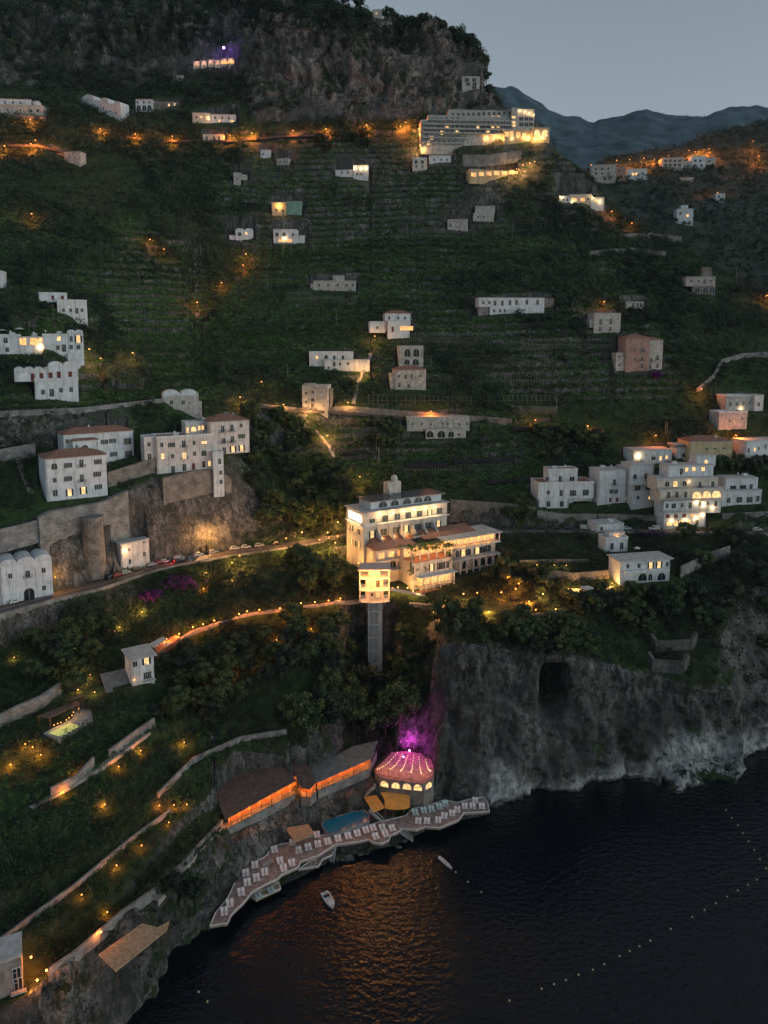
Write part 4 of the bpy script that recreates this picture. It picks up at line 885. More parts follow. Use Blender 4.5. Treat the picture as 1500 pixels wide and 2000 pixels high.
def ribbon(name, pts, w, mat, lift=.3, n=14, label=None, cat=None, kind='structure'):
    P = []
    for (x0, y0), (x1, y1) in zip(pts, pts[1:]):
        for i in range(n): P.append(hit(x0 + (x1 - x0) * i / n, y0 + (y1 - y0) * i / n))
    P.append(hit(*pts[-1])); P = np.array(P)
    for _ in range(3): P[1:-1] = (P[:-2] + 2 * P[1:-1] + P[2:]) / 4
    m = MB(); vs = []
    for i in range(len(P)):
        d = P[min(i + 1, len(P) - 1)] - P[max(i - 1, 0)]; l = math.hypot(d[0], d[1]) or 1; nx, ny = -d[1] / l * w / 2, d[0] / l * w / 2
        x, y, z = P[i]; z = max(z, float(height(x, y))) + lift
        vs += [(x + nx, y + ny, z), (x - nx, y - ny, z), (x - nx, y - ny, z - 1.5), (x + nx, y + ny, z - 1.5)]
    fs = []
    for i in range(len(P) - 1):
        q = 4 * i
        for j in range(4): k = (j + 1) % 4; fs.append((q + j, q + k, q + 4 + k, q + 4 + j))
    m.add(vs, fs); o = m.build(name, mat); tag(o, label, cat, None, kind); return o

# leaves: many small faces through the volume of a crown, bush or creeper
def leafmesh(name, C, Rr, ntri, size, tint, mat, flat=1.0, seed=1, surf=.55):
    """C (n,3) clump centres, Rr (n,) radii, ntri faces each"""
    g = np.random.default_rng(seed); n = len(C); N = n * ntri
    d = g.normal(size=(N, 3)); d /= np.linalg.norm(d, axis=1, keepdims=True)
    r = surf + (1 - surf) * g.random(N) ** .7
    c = np.repeat(C, ntri, 0) + d * (np.repeat(Rr, ntri) * r)[:, None] * [1, 1, flat]
    nrm = d * .7 + g.normal(size=(N, 3)) * .6; nrm /= np.linalg.norm(nrm, axis=1, keepdims=True)
    t1 = np.cross(nrm, g.normal(size=(N, 3))); t1 /= np.linalg.norm(t1, axis=1, keepdims=True) + 1e-9; t2 = np.cross(nrm, t1)
    sz = (np.repeat(size, ntri) if np.ndim(size) else size) * (.6 + .8 * g.random(N))
    V = np.empty((N, 3, 3), np.float32); s = sz[:, None]
    V[:, 0] = c + t1 * s; V[:, 1] = c - t1 * s * .5 + t2 * s * .7; V[:, 2] = c - t1 * s * .5 - t2 * s * .7
    me = bpy.data.meshes.new(name); me.vertices.add(N * 3); me.vertices.foreach_set('co', V.ravel())
    me.loops.add(N * 3); me.loops.foreach_set('vertex_index', np.arange(N * 3, dtype=np.int32))
    me.polygons.add(N); me.polygons.foreach_set('loop_start', np.arange(N, dtype=np.int32) * 3); me.polygons.foreach_set('loop_total', np.full(N, 3, np.int32))
    me.update()
    tv = np.repeat(np.repeat(tint, ntri) + g.normal(size=N) * .10, 3)
    at = me.attributes.new('tint', 'FLOAT', 'POINT'); at.data.foreach_set('value', np.clip(tv, 0, 1).astype(np.float32))
    me.materials.append(mat); return me
def leafmat(name, stops, rough=.7):
    m = bpy.data.materials.new(name); t, b = nodes(m)
    c = ramp(t, attr(t, 'tint'), stops); t.links.new(c, b.inputs['Base Color']); b.inputs['Roughness'].default_value = rough; b.inputs['Specular IOR Level'].default_value = .2
    return m
LEAF = leafmat('broad leaves', [(0, (.010, .018, .010)), (.35, (.032, .058, .026)), (.7, (.075, .115, .045)), (1, (.14, .155, .07))])
LEAFD = leafmat('dark needles', [(0, (.008, .015, .011)), (.5, (.030, .052, .034)), (1, (.085, .115, .065))])
SCRUB = leafmat('scrub leaves', [(0, (.010, .014, .011)), (.35, (.030, .046, .030)), (.7, (.065, .095, .052)), (1, (.15, .145, .10))])
VINE = leafmat('vineyard leaves', [(0, (.012, .026, .012)), (.5, (.06, .135, .042)), (1, (.13, .22, .075))])
PURP = leafmat('purple blossom', [(0, (.03, .005, .045)), (.5, (.09, .014, .14)), (1, (.18, .035, .24))])

# ------------------------------------------------------------------ walls and paths
lwall('long stone terrace wall running below the barrel roofed house', 10, -110, 318, -.8, .5, -15, STONEG, 50)
lwall('stone retaining wall under the coast road on its seaward side', 6, -140, 640, -.55, .3, -11, STONEG, 80)
lwall('tall fortress wall under the white houses above the road bend', 8, 76, 250, -3.2, 1.0, -27, STONEG, 30, thick=2.6, name='fortress_wall')
lwall('tall buttressed stone wall under the lit penthouse house', 8, 318, 452, -2.6, .4, -20, STONE, 24, thick=2.2)
lwall('rough stone wall behind the big lit hotel', 8, 880, 1046, -2.5, .8, -10, STONE, 24)
lwall('big stone ramp wall under the roof terrace house', 8, 1050, 1166, -5.2, .2, -9, STONEG, 24)
lwall('stone wall with arched openings left of the cascading hotel', 8, 1168, 1284, -5.2, .2, -9, STONE, 24)
lwall('stone wall right of the cascading hotel along the road', 8, 1412, 1560, -5.2, .2, -9, STONEG, 24)
lwall('long retaining wall of the upper lane across the terraces', 10, 492, 1000, -.6, .6, -4.5, STONE, 70)
lwall('stone wall at the foot of the coast road beside the right gardens', 6, 985, 1600, -.6, .7, -4, STONEG, 60)
X, Y, z = hit(178, 1112); c_ = thing('bastion', 'round stone bastion in the fortress wall beside the road', 'bastion', (X, Y + 1.5, z)); m = MB(); m.tube((0, 2, -4), (0, 2, 18.5), 4.4, 3.6, 18); m.build('shaft', STONE, c_); m = MB(); m.tube((0, 2, 18.5), (0, 2, 19.6), 3.9, 3.9, 18); m.build('parapet', STONEG, c_)
gwall('grey retaining wall under the terraced hotel', [(903, 321), (950, 321), (1018, 312)], 6.5, STONEG)
for i_, (a_, b_, h_) in enumerate((((1280, 1274), (1352, 1270), 5), ((1274, 1314), (1336, 1318), 6))):
    gwall(['upper', 'lower'][i_] + ' of two grey stone terraces at the right cliff edge', [(a_[0] - 10, a_[1] - 16), a_, b_, (b_[0] + 10, b_[1] - 16)], h_ * .8, mk('dark masonry', (.10, .10, .10), var=.3, kind='stone', bscale=1.2), 1.2, -5)
gwall('pale curved garden wall above the dark lemon terraces', [(215, 1482), (250, 1455), (303, 1418)], 2.6, STONEG)
gwall('lamp lit garden wall at the bend of the garden path', [(100, 1560), (150, 1535), (185, 1498)], 3.0, STONEG)
gwall('low wall on the right slope under the white villa', [(1330, 1130), (1380, 1105), (1425, 1088)], 5.0, STONEG)
gwall('low stone wall on the right shoulder terraces', [(1205, 470), (1270, 466), (1330, 474)], 4.0, STONEG)
gwall('stone wall across the right shoulder terraces', [(1150, 500), (1230, 492), (1300, 500)], 3.0, STONEG)
gwall('curved stone wall of the upper right lane', [(1362, 768), (1395, 740), (1410, 712), (1450, 700), (1500, 697)], 3.0, STONEG)
gwall('garden wall with tiny yellow lights behind the lawn', [(1015, 1102), (1080, 1100), (1150, 1100)], 1.6, STONE)
gwall('stone bank above the festoon lit garden terrace', [(1060, 1128), (1120, 1136), (1190, 1130)], 3.5, STONE)
gwall('pale wall piece below the garden lamps at the cliff edge', [(1030, 1222), (1090, 1216)], 4.0, STONEG)
gwall('tall stone terrace wall between the two groups of white houses on the left', [(212, 952), (260, 936), (330, 914)], 6.0, STONE, 1.0, -4)
gwall('stone terrace wall left of the front apartment house', [(-10, 905), (30, 897), (70, 890)], 5.0, STONEG)
gwall('mossy terrace wall above the vaulted roadside house', [(-10, 1075), (40, 1062), (84, 1050)], 7.0, STONEG)
gwall('long low terrace wall running diagonally through the lowest garden', [(-5, 1850), (60, 1800), (150, 1735), (250, 1650), (335, 1588)], 1.3, STONEG, .5)
gwall('pale cliff edge wall beside the path to the beach restaurant', [(335, 1724), (390, 1664), (436, 1614)], 2.0, STONEG, .7)
gwall('rough grey rock wall left of the villa pool canopy', [(-5, 1425), (40, 1402), (80, 1385), (122, 1358)], 4.0, STONEG, 1.0)
gwall('cliff edge wall above the reed canopy', [(95, 1905), (150, 1868), (240, 1790), (325, 1730)], 1.3, STONEG, .6)
gwall('terrace wall in the dark gardens below the villa', [(310, 1560), (380, 1490), (470, 1450), (560, 1435)], 1.8, STONEG, .6)
gwall('pale stone wall over the upper left road', [(0, 232), (40, 236), (90, 240)], 4.0, STONE)
PATHM = mk('pale path', (.30, .28, .26), var=.2, scale=.8)
ribbon('path', [(300, 1760), (345, 1705), (400, 1645), (432, 1612)], 2.6, PATHM)
ribbon('path', [(60, 1580), (140, 1532), (200, 1495), (290, 1430)], 1.8, PATHM)
ribbon('path', [(330, 1262), (380, 1231), (480, 1200), (600, 1184), (700, 1172)], 1.6, PATHM)
ribbon('path', [(800, 1178), (900, 1186), (1000, 1186), (1040, 1190)], 2.0, PATHM)
ribbon('path', [(0, 285), (70, 284), (140, 300)], 5, ASPH)
ribbon('path', [(200, 258), (260, 270), (340, 276), (450, 276), (560, 266), (640, 264)], 5, ASPH)
ribbon('path', [(690, 790), (700, 745), (716, 712), (724, 690)], 2.0, PATHM)
ribbon('path', [(618, 840), (640, 866), (655, 900)], 2.0, PATHM)
ribbon('path', [(30, 880), (45, 930), (62, 965)], 1.8, PATHM)
ribbon('path', [(0, 795), (160, 786), (320, 772)], 4, mk('terrace grass', (.035, .06, .02), var=.4, scale=.8))
ribbon('path', [(470, 785), (560, 800), (680, 805), (790, 815)], 3, ASPH)
LAWN = mk('lawn', (.07, .085, .025), var=.3, scale=.9)
def patch(name, pts, Z, mat, dz=2.0):
    m = MB(); m.prism(ccw(polyz(pts, Z)), Z - dz, Z); o = m.build(name, mat); o['kind'] = 'structure'; return o
patch('lawn', [(880, 1182), (950, 1165), (1035, 1158), (1052, 1172), (1030, 1188), (940, 1196)], 51.2, LAWN, 3)
patch('terrace_floor', [(1098, 1158), (1100, 1142), (1180, 1138), (1205, 1128), (1215, 1140), (1160, 1160)], 53.0, mk('gravel terrace', (.22, .19, .17), var=.2), 3)

# ------------------------------------------------------------------ the big lit hotel
HX, HY, HZ, HYAW = -8.3, 294.0, 58.0, 30.0
HL = frame(HX, HY, HZ, HYAW)
ht = thing('grand_hotel', 'large white hotel glowing with wall lamps, red tiled wings and dining terraces over the garden', 'hotel', (HX, HY, HZ), R(HYAW))
def hbox(name, mat, *bx):
    m = MB()
    for b in bx: m.box(*b)
    return m.build(name, mat, ht)
pad(HX, HY, R(HYAW), -3, 62, -3, 22, HZ - 2); pad(HX, HY, R(HYAW), -1, 61, -20, 0, HZ - 5)
hbox('main_wall', CREAM, (0, 41, 0, 15, -8, 22.6))
hbox('cornice', WHITE, (-.6, 41.3, -.5, 0, 16.9, 17.5), (-.6, 0, 0, 15.5, 16.9, 17.5), (-.3, 0, 0, 15.2, 11.8, 12.1))
hbox('roof_ledge', ROOFG, (-.7, 41.7, -.8, 15.7, 22.61, 23.0))
hbox('arcade_wall', WHITE, (5, 40, 3, 13, 23.003, 26.2))
hbox('canopy', METAL, (4, 41, 1.4, 14, 26.22, 26.4))
for i in range(9): hbox('solar_panel', mk('solar panel', (.05, .08, .11), rough=.25, var=.2), (4.4 + i * 4.05, 8.2 + i * 4.05, 1.8, 7.4, 26.403, 26.5), (4.4 + i * 4.05, 8.2 + i * 4.05, 7.8, 13.6, 26.403, 26.5))
m = MB(); m.box(18, 25, 12, 15, 26.5, 31.5); m.prism([(18, 9), (18.3, 9), (18.3, 12), (18, 12)], 26.5, lambda p: 27 + (p[1] - 9) * 1.4)
m.tube((22.5, 13.5, 31.5), (22.5, 13.5, 32.8), 1.5, 1.5, 12); m.ball((22.5, 13.5, 32.8), 1.5, 12, 6); m.build('stair_turret', CREAM, ht)
for px_, py_ in ((748, 992), (771, 988), (795, 984), (817, 980), (835, 977)):
    u, z = HL(px_, py_, 3); window(ht, 'a', u, 24.6, 3, 4.0, 2.4)
for i, (px_, py_) in enumerate(((752, 1017), (776, 1012), (797, 1009), (819, 1004), (839, 1001), (858, 999))):
    u, z = HL(px_, py_); window(ht, 'L' if i in (4,) else 'S', u, 19.3, 0, 1.3, 2.6)
    lu = u - 2.6; m = MB(); m.ball((lu, -.45, 21.6), .28, 6, 4, 0); m.build('wall_lamp', BULB_W, ht); point(WHW, 800, .3, (lu, -1.2, 21.4), ht)
hbox('balcony', WHITE, (6, 41, -2.2, 0, 17.51, 17.7)); railing([(6, -.1), (6, -2.1), (41, -2.1), (41, -.1)], 17.7, ht)
for i, (px_, py_) in enumerate(((749, 1042), (773, 1038), (793, 1035), (816, 1030), (836, 1026), (856, 1023))):
    u, z = HL(px_, py_); window(ht, 'L' if i in (2, 5) else 'S', u, 13.6, 0, 1.4, 2.7)
    m = MB(); m.add([(u - 3.2, -4.5, 11), (u - 2.9, -4.5, 11), (u - 2.9, -.02, 11), (u - 3.2, -.02, 11), (u - 3.2, -4.5, 11.6), (u - 2.9, -4.5, 11.6), (u - 2.9, -.02, 16.2), (u - 3.2, -.02, 16.2)], [(3,2,1,0),(4,5,6,7),(0,1,5,4),(1,2,6,5),(2,3,7,6),(3,0,4,7)]); m.build('terrace_fin', WHITE, ht)
    point(WARM, 480, .3, (u - 1.6, -1.4, 11.8), ht)
hbox('terrace', TERR, (6, 41, -5, 0, 10.4, 10.7))
u, z = HL(727, 1047); window(ht, 'L', u, 13.3, 0, 1.5, 2.8); u, z = HL(727, 1023); window(ht, 's', u, 19.0, 0, 1.2, 1.6)
for t_, y_, z_, w_, h_ in (('a', 9.5, 14.4, 1.2, 2.4), ('a', 11.5, 14.4, 1.2, 2.4), ('s', 4, 14, 1.2, 2.2), ('L', 10.5, 8.6, 1.3, 2.6), ('L', 4, 8.6, 1.3, 2.6), ('D', 7, 8.4, 1.2, 2.4)):
    o = window(ht, t_, -y_, z_, 0, w_, h_); o.rotation_euler = (0, 0, R(-90))
m = MB(); m.box(-12.8, -1.4, -.25, -.02, 18.4, 21.4); sg = m.build('sign_board', glow('lit sign board', (1, .78, .55), 2.2, .12, .5), ht); sg.rotation_euler = (0, 0, R(-90))
for y_ in (3, 7, 11): point(WHW, 300, .3, (-2.4, y_, 17.9), ht)
m = MB(); m.box(-14, -1, -.9, -.05, 17.52, 17.9); o = m.build('sign_ledge', WHITE, ht); o.rotation_euler = (0, 0, R(-90))
# left wing with red roof
hbox('left_wing', CREAM, (1.4, 19.5, -8, -.02, -9, 8.9))
m = MB(); m.hexa([(.6, -9, 8.92), (20.4, -9, 8.92), (20.4, -.03, 8.92), (.6, -.03, 8.92)], [(.6, -9, 9.2), (20.4, -9, 9.2), (17.5, -.03, 12.0), (3.5, -.03, 12.0)]); m.build('tile_roof', TILE, ht)
for px_, py_ in ((745, 1083), (764, 1079), (782, 1076)):
    u, z = HL(px_, py_, -8); window(ht, 'e', u, 6.4, -8, 2.6, 2.4)
for px_, py_ in ((767, 1101), (784, 1098)):
    u, z = HL(px_, py_, -8); window(ht, 'a', u, 2.2, -8, 3.0, 2.8)
o = window(ht, 'e', 4, 6.0, 0, 2.2, 3.0); o.location = (1.4, 0, 0); o.rotation_euler = (0, 0, R(-90))
hbox('left_balcony', WHITE, (1.4, 19.5, -10, -8.02, .1, .3), (1.4, 19.5, -9.2, -8.02, 4.4, 4.6)); railing([(1.5, -9.9), (19.4, -9.9)], .3, ht); railing([(1.5, -9.1), (19.4, -9.1)], 4.6, ht)
# middle block under the vine
hbox('middle_block', CREAM, (12, 31.6, -18, -8.02, -10, 4.7), (12.2, 31, -11, -8.03, 4.7, 9.0))
for x_ in (12.3, 16, 20, 24, 28, 31.3): hbox('pillar', WHITE, (x_ - .2, x_ + .2, -17.9, -17.5, 4.72, 9.0))
hbox('dining_floor', TERR, (12, 31.6, -18.3, -11.02, 4.72, 4.85)); railing([(12.1, -11), (12.1, -18.2), (31.5, -18.2)], 4.85, ht)
for u_ in (14, 18, 22, 26, 30): window(ht, 'e', u_, 7.0, -11, 2.6, 3.0); point(ORNG, 420, .4, (u_, -16.5, 8.2), ht)
for px_, t_ in ((806, 'd'), (843, 'L'), (856, 'D'), (864, 'S'), (874, 'D')):
    u, z = HL(px_, 1104, -18); window(ht, t_, u, 1.6, -18, 1.3, 2.8)
hbox('lower_slab', WHITE, (14, 32, -21, -18.02, -1.2, -.9)); hbox('lower_block', CREAM, (15, 31, -19.5, -18.02, -10, -5.4))
for u_ in (17, 20.5, 24, 27.5, 30.5): hbox('column', WHITE, (u_ - .18, u_ + .18, -20.8, -20.4, -6.5, -1.21)); window(ht, 'e', u_ - 1.5, -3.4, -18, 2.4, 3.0); point(WARM, 110, .3, (u_ - 1.6, -19.8, -2.2), ht)
hbox('lower_terrace', TERR, (13, 33, -22, -18.03, -6.9, -6.5))
m = MB()
for a, b in ((19.5, 24.5), (25.2, 30.5)): m.hexa([(a, -27.5, -8.6), (b, -27.5, -8.6), (b, -23.2, -7.4), (a, -23.2, -7.4)], [(a, -27.5, -8.5), (b, -27.5, -8.5), (b, -23.2, -7.3), (a, -23.2, -7.3)])
m.build('awning', FABW, ht)
hbox('garden_wing', GREYW, (19, 31, -23.2, -20.9, -14, -7.0), (33, 42.5, -23.2, -16, -14, -7.6)); hbox('sun_terrace', TERR, (33, 42.8, -23.5, -15.5, -7.58, -7.3))
for u_, t_ in ((21, 'D'), (24, 'D'), (28, 'D')): window(ht, t_, u_, -9.8, -23.2)
window(ht, 'd', 36, -9.4, -23.2, 2, 1.6)
# right wing: three open floors
hbox('right_wing', CREAM, (31, 58.7, -11.4, -1, -9, 10.3))
hbox('floor_slab', WHITE, (30.8, 59.2, -14.6, -11.42, 6.1, 6.5), (30.8, 59.2, -14.6, -11.42, .9, 1.3))
hbox('white_roof', ROOFG, (30, 59.8, -15.2, -8.5, 10.32, 10.65), (51, 59.8, -8.5, -.5, 10.32, 10.65))
m = MB(); m.hexa([(24, -8.48, 10.33), (51, -8.48, 10.33), (51, -.6, 10.33), (24, -.6, 10.33)], [(24, -8.48, 10.6), (51, -8.48, 10.6), (50, -.6, 12.6), (24, -.6, 12.6)]); m.build('tile_roof', TILE, ht)
for i in range(9):
    x_ = 31.3 + i * 3.4; hbox('pillar', WHITE, (x_ - .18, x_ + .18, -14.5, -14.1, 6.52, 10.3), (x_ - .25, x_ + .25, -14.5, -14.0, -8, .9))
for i in range(8):
    x_ = 33 + i * 3.4; window(ht, 'e', x_, 8.6, -11.4, 2.6, 2.8)
    if i % 2 == 0: point(ORNG, 420, .4, (x_, -13.6, 9.6), ht)
for px_, t_ in ((893, 'a'), (905, 'L'), (916, 'a'), (932, 'L'), (942, 'a'), (952, 'S')):
    u, z = HL(px_, 1080, -11.4); window(ht, t_, u, 3.0, -11.4, 1.8, 2.9)
for px_ in (909, 927, 942, 957):
    u, z = HL(px_, 1096, -11.4); window(ht, 'a', u, -2.4, -11.4, 3.0, 3.2)
railing([(31, -14.5), (59, -14.5), (59, -11.5)], 6.5, ht, mat=WOOD); railing([(31, -14.5), (59, -14.5), (59, -11.5)], 1.3, ht, mat=WOOD)
hbox('planter', CONC, (21, 27, -5.6, -4.2, 10.71, 11.5))
g = np.random.default_rng(3)
def leafpart(name, boxes, dens, parent, mat, size=.3, rr=.7, seed=3):
    C = []
    for x0, x1, y0, y1, z0, z1 in boxes:
        n = max(2, int(dens * max(x1 - x0, .5) * max(y1 - y0, .5) * max(z1 - z0, .5) ** .5)); C.append(g.random((n, 3)) * [x1 - x0, y1 - y0, z1 - z0] + [x0, y0, z0])
    C = np.concatenate(C); return put(name, leafmesh(name, C, np.full(len(C), rr), 14, size, g.random(len(C)) * .6 + .2, mat, seed=seed), parent)
leafpart('vine_roof', [(11.5, 32, -19, -8, 9.3, 9.7)], .9, ht, VINE)
leafpart('creeper', [(13, 15, -18.6, -18, -6, 9), (17.5, 19, -18.8, -18.1, -8, 8), (29.5, 33, -18.6, -15, -1, 7), (11, 13, -18.5, -17, 0, 9)], 2.0, ht, VINE)
leafpart('planting', [(21, 27, -5.6, -4.2, 11.5, 11.9)], 2.0, ht, VINE)
# ------------------------------------------------------------------ the lift tower on the cliff
LX, LYY = at_z(731, 1176, 53.3); lt = thing('lift_tower', 'pale lift tower with three glowing storeys above a tall slim concrete shaft', 'tower', (LX, LYY + 3, 53.3), R(2))
def slab(name, z, mat, h=.35, o=0.0, w=5.7): 
    m = MB(); m.prism([(-w - o, -3 - o), (-w * .1, -4.4 - o), (w + o, -3 - o), (w + o, 4), (-w - o, 4)], z, z + h); return m.build(name, mat, lt)
for z in (0, 4.4, 9.0): slab('floor_slab', z, WHITE)
m = MB(); m.prism([(-6.1, -3.4), (6.1, -3.4), (6.1, 4.3), (-5, 4.3)], 12.1, lambda p: 12.5 + (p[1] + 3.4) * .06); m.build('roof', mk('roof sheet', (.40, .34, .33), var=.15), lt)
for z, w in ((.36, 3.4), (4.76, 3.3), (9.36, 2.2)):
    m = MB(); m.box(-w, w, -1.0, 3.4, z, z + (3.9 if z < 9 else 2.7)); m.build('core', CREAM, lt)
for a, b, z, w, h, t in ((-.9, -1, 2.2, 1.0, 1.4, 'd'), (1.3, -1, 2.2, 1.2, 1.5, 'l'), (-1.2, -1, 6.9, 1.2, 1.6, 'q'), (1.3, -1, 6.4, 1.3, 2.6, 'D'), (-1.2, -1, 10.8, 1.4, 2, 'e'), (1.2, -1, 10.8, 1.2, 2, 'e')): window(lt, t, a, z, b, w, h)
for z in (.35, 4.75, 9.35): railing([(-5.6, 3.9), (-5.6, -2.9), (-.6, -4.3), (5.6, -2.9), (5.6, 3.9)], z, lt, mat=TRIM if z < 9 else WOOD)
for z in (.35, 4.75, 9.35):
    for x_ in (-5.4, 5.4):
        m = MB(); m.box(x_ - .12, x_ + .12, -2.9, -2.6, z, z + (4.04 if z < 9 else 2.76)); m.build('post', WHITE, lt)
for x_, z, e in ((-3.8, 11.4, 140), (0, 11.4, 140), (3.8, 11.4, 140), (-4.4, 8.2, 120), (0, 8.2, 100), (4.4, 8.2, 120), (-4.4, 3.4, 40), (4.4, 3.4, 60)): point((1, .36, .07), 13 * e, .5, (x_, -4.6, z - .3), lt)
m = MB(); m.box(-2.1, 1.3, -1.9, 2.4, -50, -.02); m.build('shaft', CONC, lt)
m = MB(); m.box(1.31, 2.9, -2.2, 2.4, -50, -.02); m.build('shaft_wall', mk('pale concrete', (.4, .41, .41), var=.15), lt)
m = MB()
for x_ in (-2.3, -.5): m.box(x_ - .16, x_ + .16, -2.3, -1.92, -50, -.02)
for i in range(10): m.box(-2.14, 1.3, -2.28, -1.95, -5.2 * i - 4.2, -5.2 * i - 3.7)
m.build('shaft_frame', mk('frame concrete', (.45, .46, .47), var=.12), lt)
g = np.random.default_rng(5)
leafpart('planting', [(-5.6, 5.6, -3.2, -2.6, .5, .9), (-5.6, 5.6, -3.3, -2.7, 4.9, 5.3)], .5, lt, PURP, .15, .3)
br = thing('footbridge', 'lamp lit footbridge from the lift tower to the hotel garden', 'bridge', (LX, LYY + 3, 53.3)); m = MB()
e1 = hit(830, 1165); m.hexa([(5.9, -.9, 3.8), (e1[0] - LX, e1[1] - LYY - 3.9, e1[2] - 53.3 + .1), (e1[0] - LX, e1[1] - LYY - 2.1, e1[2] - 53.3 + .1), (5.9, .9, 3.8)], [(5.9, -.9, 4.3), (e1[0] - LX, e1[1] - LYY - 3.9, e1[2] - 53.3 + .6), (e1[0] - LX, e1[1] - LYY - 2.1, e1[2] - 53.3 + .6), (5.9, .9, 4.3)]); m.build('deck', CONC, br)
m = MB(); m.tube((5.9, -.8, 5.3), (e1[0] - LX, e1[1] - LYY - 3.8, e1[2] - 52.2), .06, n=4); m.tube((5.9, .8, 5.3), (e1[0] - LX, e1[1] - LYY - 2.2, e1[2] - 52.2), .06, n=4); m.build('handrail', DMETAL, br)

# ------------------------------------------------------------------ far valley village
for n_, l_, px_, py_, Y_, bl_, wn_ in FARH: house(n_, l_, px_, py_, -6, bl_, wn_, 'hotel' if 'hotel' in l_ else 'house', 1.0, None, (), Y_)
# ------------------------------------------------------------------ villa with the lit pool, stone cottage
vl, vlo = house('garden_villa', 'white two storey villa with overhanging flat roof and low wing among dark gardens', 280, 1335, 33,
  [(258,1284,301,1336,0,9,'s',WHITE),(212,1347,260,1364,2.5,7,None,WHITE)],
  [('d',264,1297,1.2,1.7),('L',286,1290),('S',288,1319,1.1,2.2),('o',226,1355,4,1.5),('o',248,1346,3.4,1.5)], 'villa', lamps=[(261,1327,ORNG,30)])
u0, z = vlo(206, 1350, 2.5); u1 = vlo(266, 1335, 2.5)[0]; m = MB(); m.hexa([(u0, 1.2, z - .2), (u1, 1.2, z - .2), (u1, 9.5, z + 2.6), (u0, 9.5, z + 2.6)], [(u0, 1.2, z), (u1, 1.2, z), (u1, 9.5, z + 2.9), (u0, 9.5, z + 2.9)]); m.build('wing_roof', SLATE, vl)
m = MB(); m.box(u0, u1, .6, 1.0, z - 3.4, z - 2.3); m.build('glass_parapet', mk('pale glass parapet', (.16, .30, .30), rough=.25), vl)
u, z = vlo(289, 1327, 0); m = MB(); m.box(u - 2, u + 2.2, -1.4, -.06, z - .2, z); b_ = m.build('balcony', TRIM, vl); railing([(u - 2, -1.3), (u + 2.1, -1.3)], z, b_)
def pslab(name, label, cat, pts, Z, mat, dz=.4, rim=None, posts=None, postmat=WOOD, group=None, legs=3.0):
    if isinstance(Z, tuple): Z = hit(*Z[:2])[2] + Z[2]
    POLYPADS.append((polyz(pts, Z), Z - dz * .5, not posts))
    P = ccw(polyz(pts, Z)); o = P[0]; cx = sum(p[0] for p in P) / len(P); cy = sum(p[1] for p in P) / len(P)
    t = thing(name, label, cat, (cx, cy, Z), 0, group); Q = [(p[0] - cx, p[1] - cy) for p in P]
    m = MB(); m.prism(Q, -dz, 0); m.build('roof' if posts else 'floor', mat, t)
    if posts:
        for i, p in enumerate(Q):
            m = MB(); m.box(p[0] * .94 - .1, p[0] * .94 + .1, p[1] * .94 - .1, p[1] * .94 + .1, -legs, -dz - .003); m.build('post', postmat, t)
    if rim:
        m = MB()
        for a, b in zip(Q, Q[1:] + Q[:1]): m.tube((*a, .08), (*b, .08), .16, n=5)
        m.build('rim', rim, t)
    return t, Q, (cx, cy)
PZ = hit(122, 1440)[2] + .5
pp, Q, c0 = pslab('pool_terrace', 'paved pool terrace of the villa with a yellow green lit pool', 'terrace', [(84,1432),(140,1404),(152,1384),(178,1386),(182,1408),(118,1446)], PZ, CONC, 3.0)
m = MB(); m.prism(ccw([(x - c0[0], y - c0[1]) for x, y in polyz([(95,1432),(137,1412),(156,1419),(117,1439)], PZ)]), .01, .1); m.build('pool_water', glow('lit pool water', (.62, .72, .16), .42, .25, .4), pp)
pslab('pool_canopy', 'long sloping canopy behind the lit villa pool', 'canopy', [(72,1399),(96,1402),(156,1374),(150,1368)], PZ + 3.1, WOODR, .2, None, True, WOOD, None, 3.4)
pslab('pool_canopy', 'smaller canopy above the right end of the pool canopy', 'canopy', [(128,1366),(140,1367),(164,1357),(158,1354)], PZ + 4.6, WOODR, .2, None, True, WOOD, None, 3.4)
pt, Q, c0 = pslab('patio', 'red tiled patio with a round white table behind the villa', 'patio', [(300,1262),(318,1252),(342,1240),(352,1243),(340,1254),(308,1275)], 46.2, TERR, 3.0)
X, Y = at_z(325, 1262, 46.3); tb = thing('garden_table', 'round white table on the red villa patio', 'table', (X, Y, 46.2)); m = MB(); m.tube((0,0,.7), (0,0,.78), 1.3, n=14); m.build('tabletop', FABW, tb); m = MB(); m.tube((0,0,0), (0,0,.69), .1); m.build('leg', DMETAL, tb)
pslab('patio_roof', 'grey shed roof beside the red villa patio', 'roof', [(288,1259),(300,1264),(326,1248),(318,1243)], 48.8, ROOFG, .25, None, True)
house('cliff_cottage', 'weathered stone cottage cut by the lower left picture corner', 22, 1942, 26, [(-50,1878,44,1945,0,6,'f',mk('dark weathered plaster', (.22, .21, .20), var=.3, scale=.8, bump=.3))], [('d',33,1903,1.4,2.6),('b',36,1922,1.4,2.4)], 'cottage', lamps=[(60,1930,ORNG,120)])
pslab('reed_canopy', 'large pale reed canopy on the rocks at the lower left', 'canopy', [(192,1864),(226,1897),(326,1816),(331,1798),(308,1811),(278,1803)], 19.6, STRAW, .25, None, True, WOOD, None, 4)
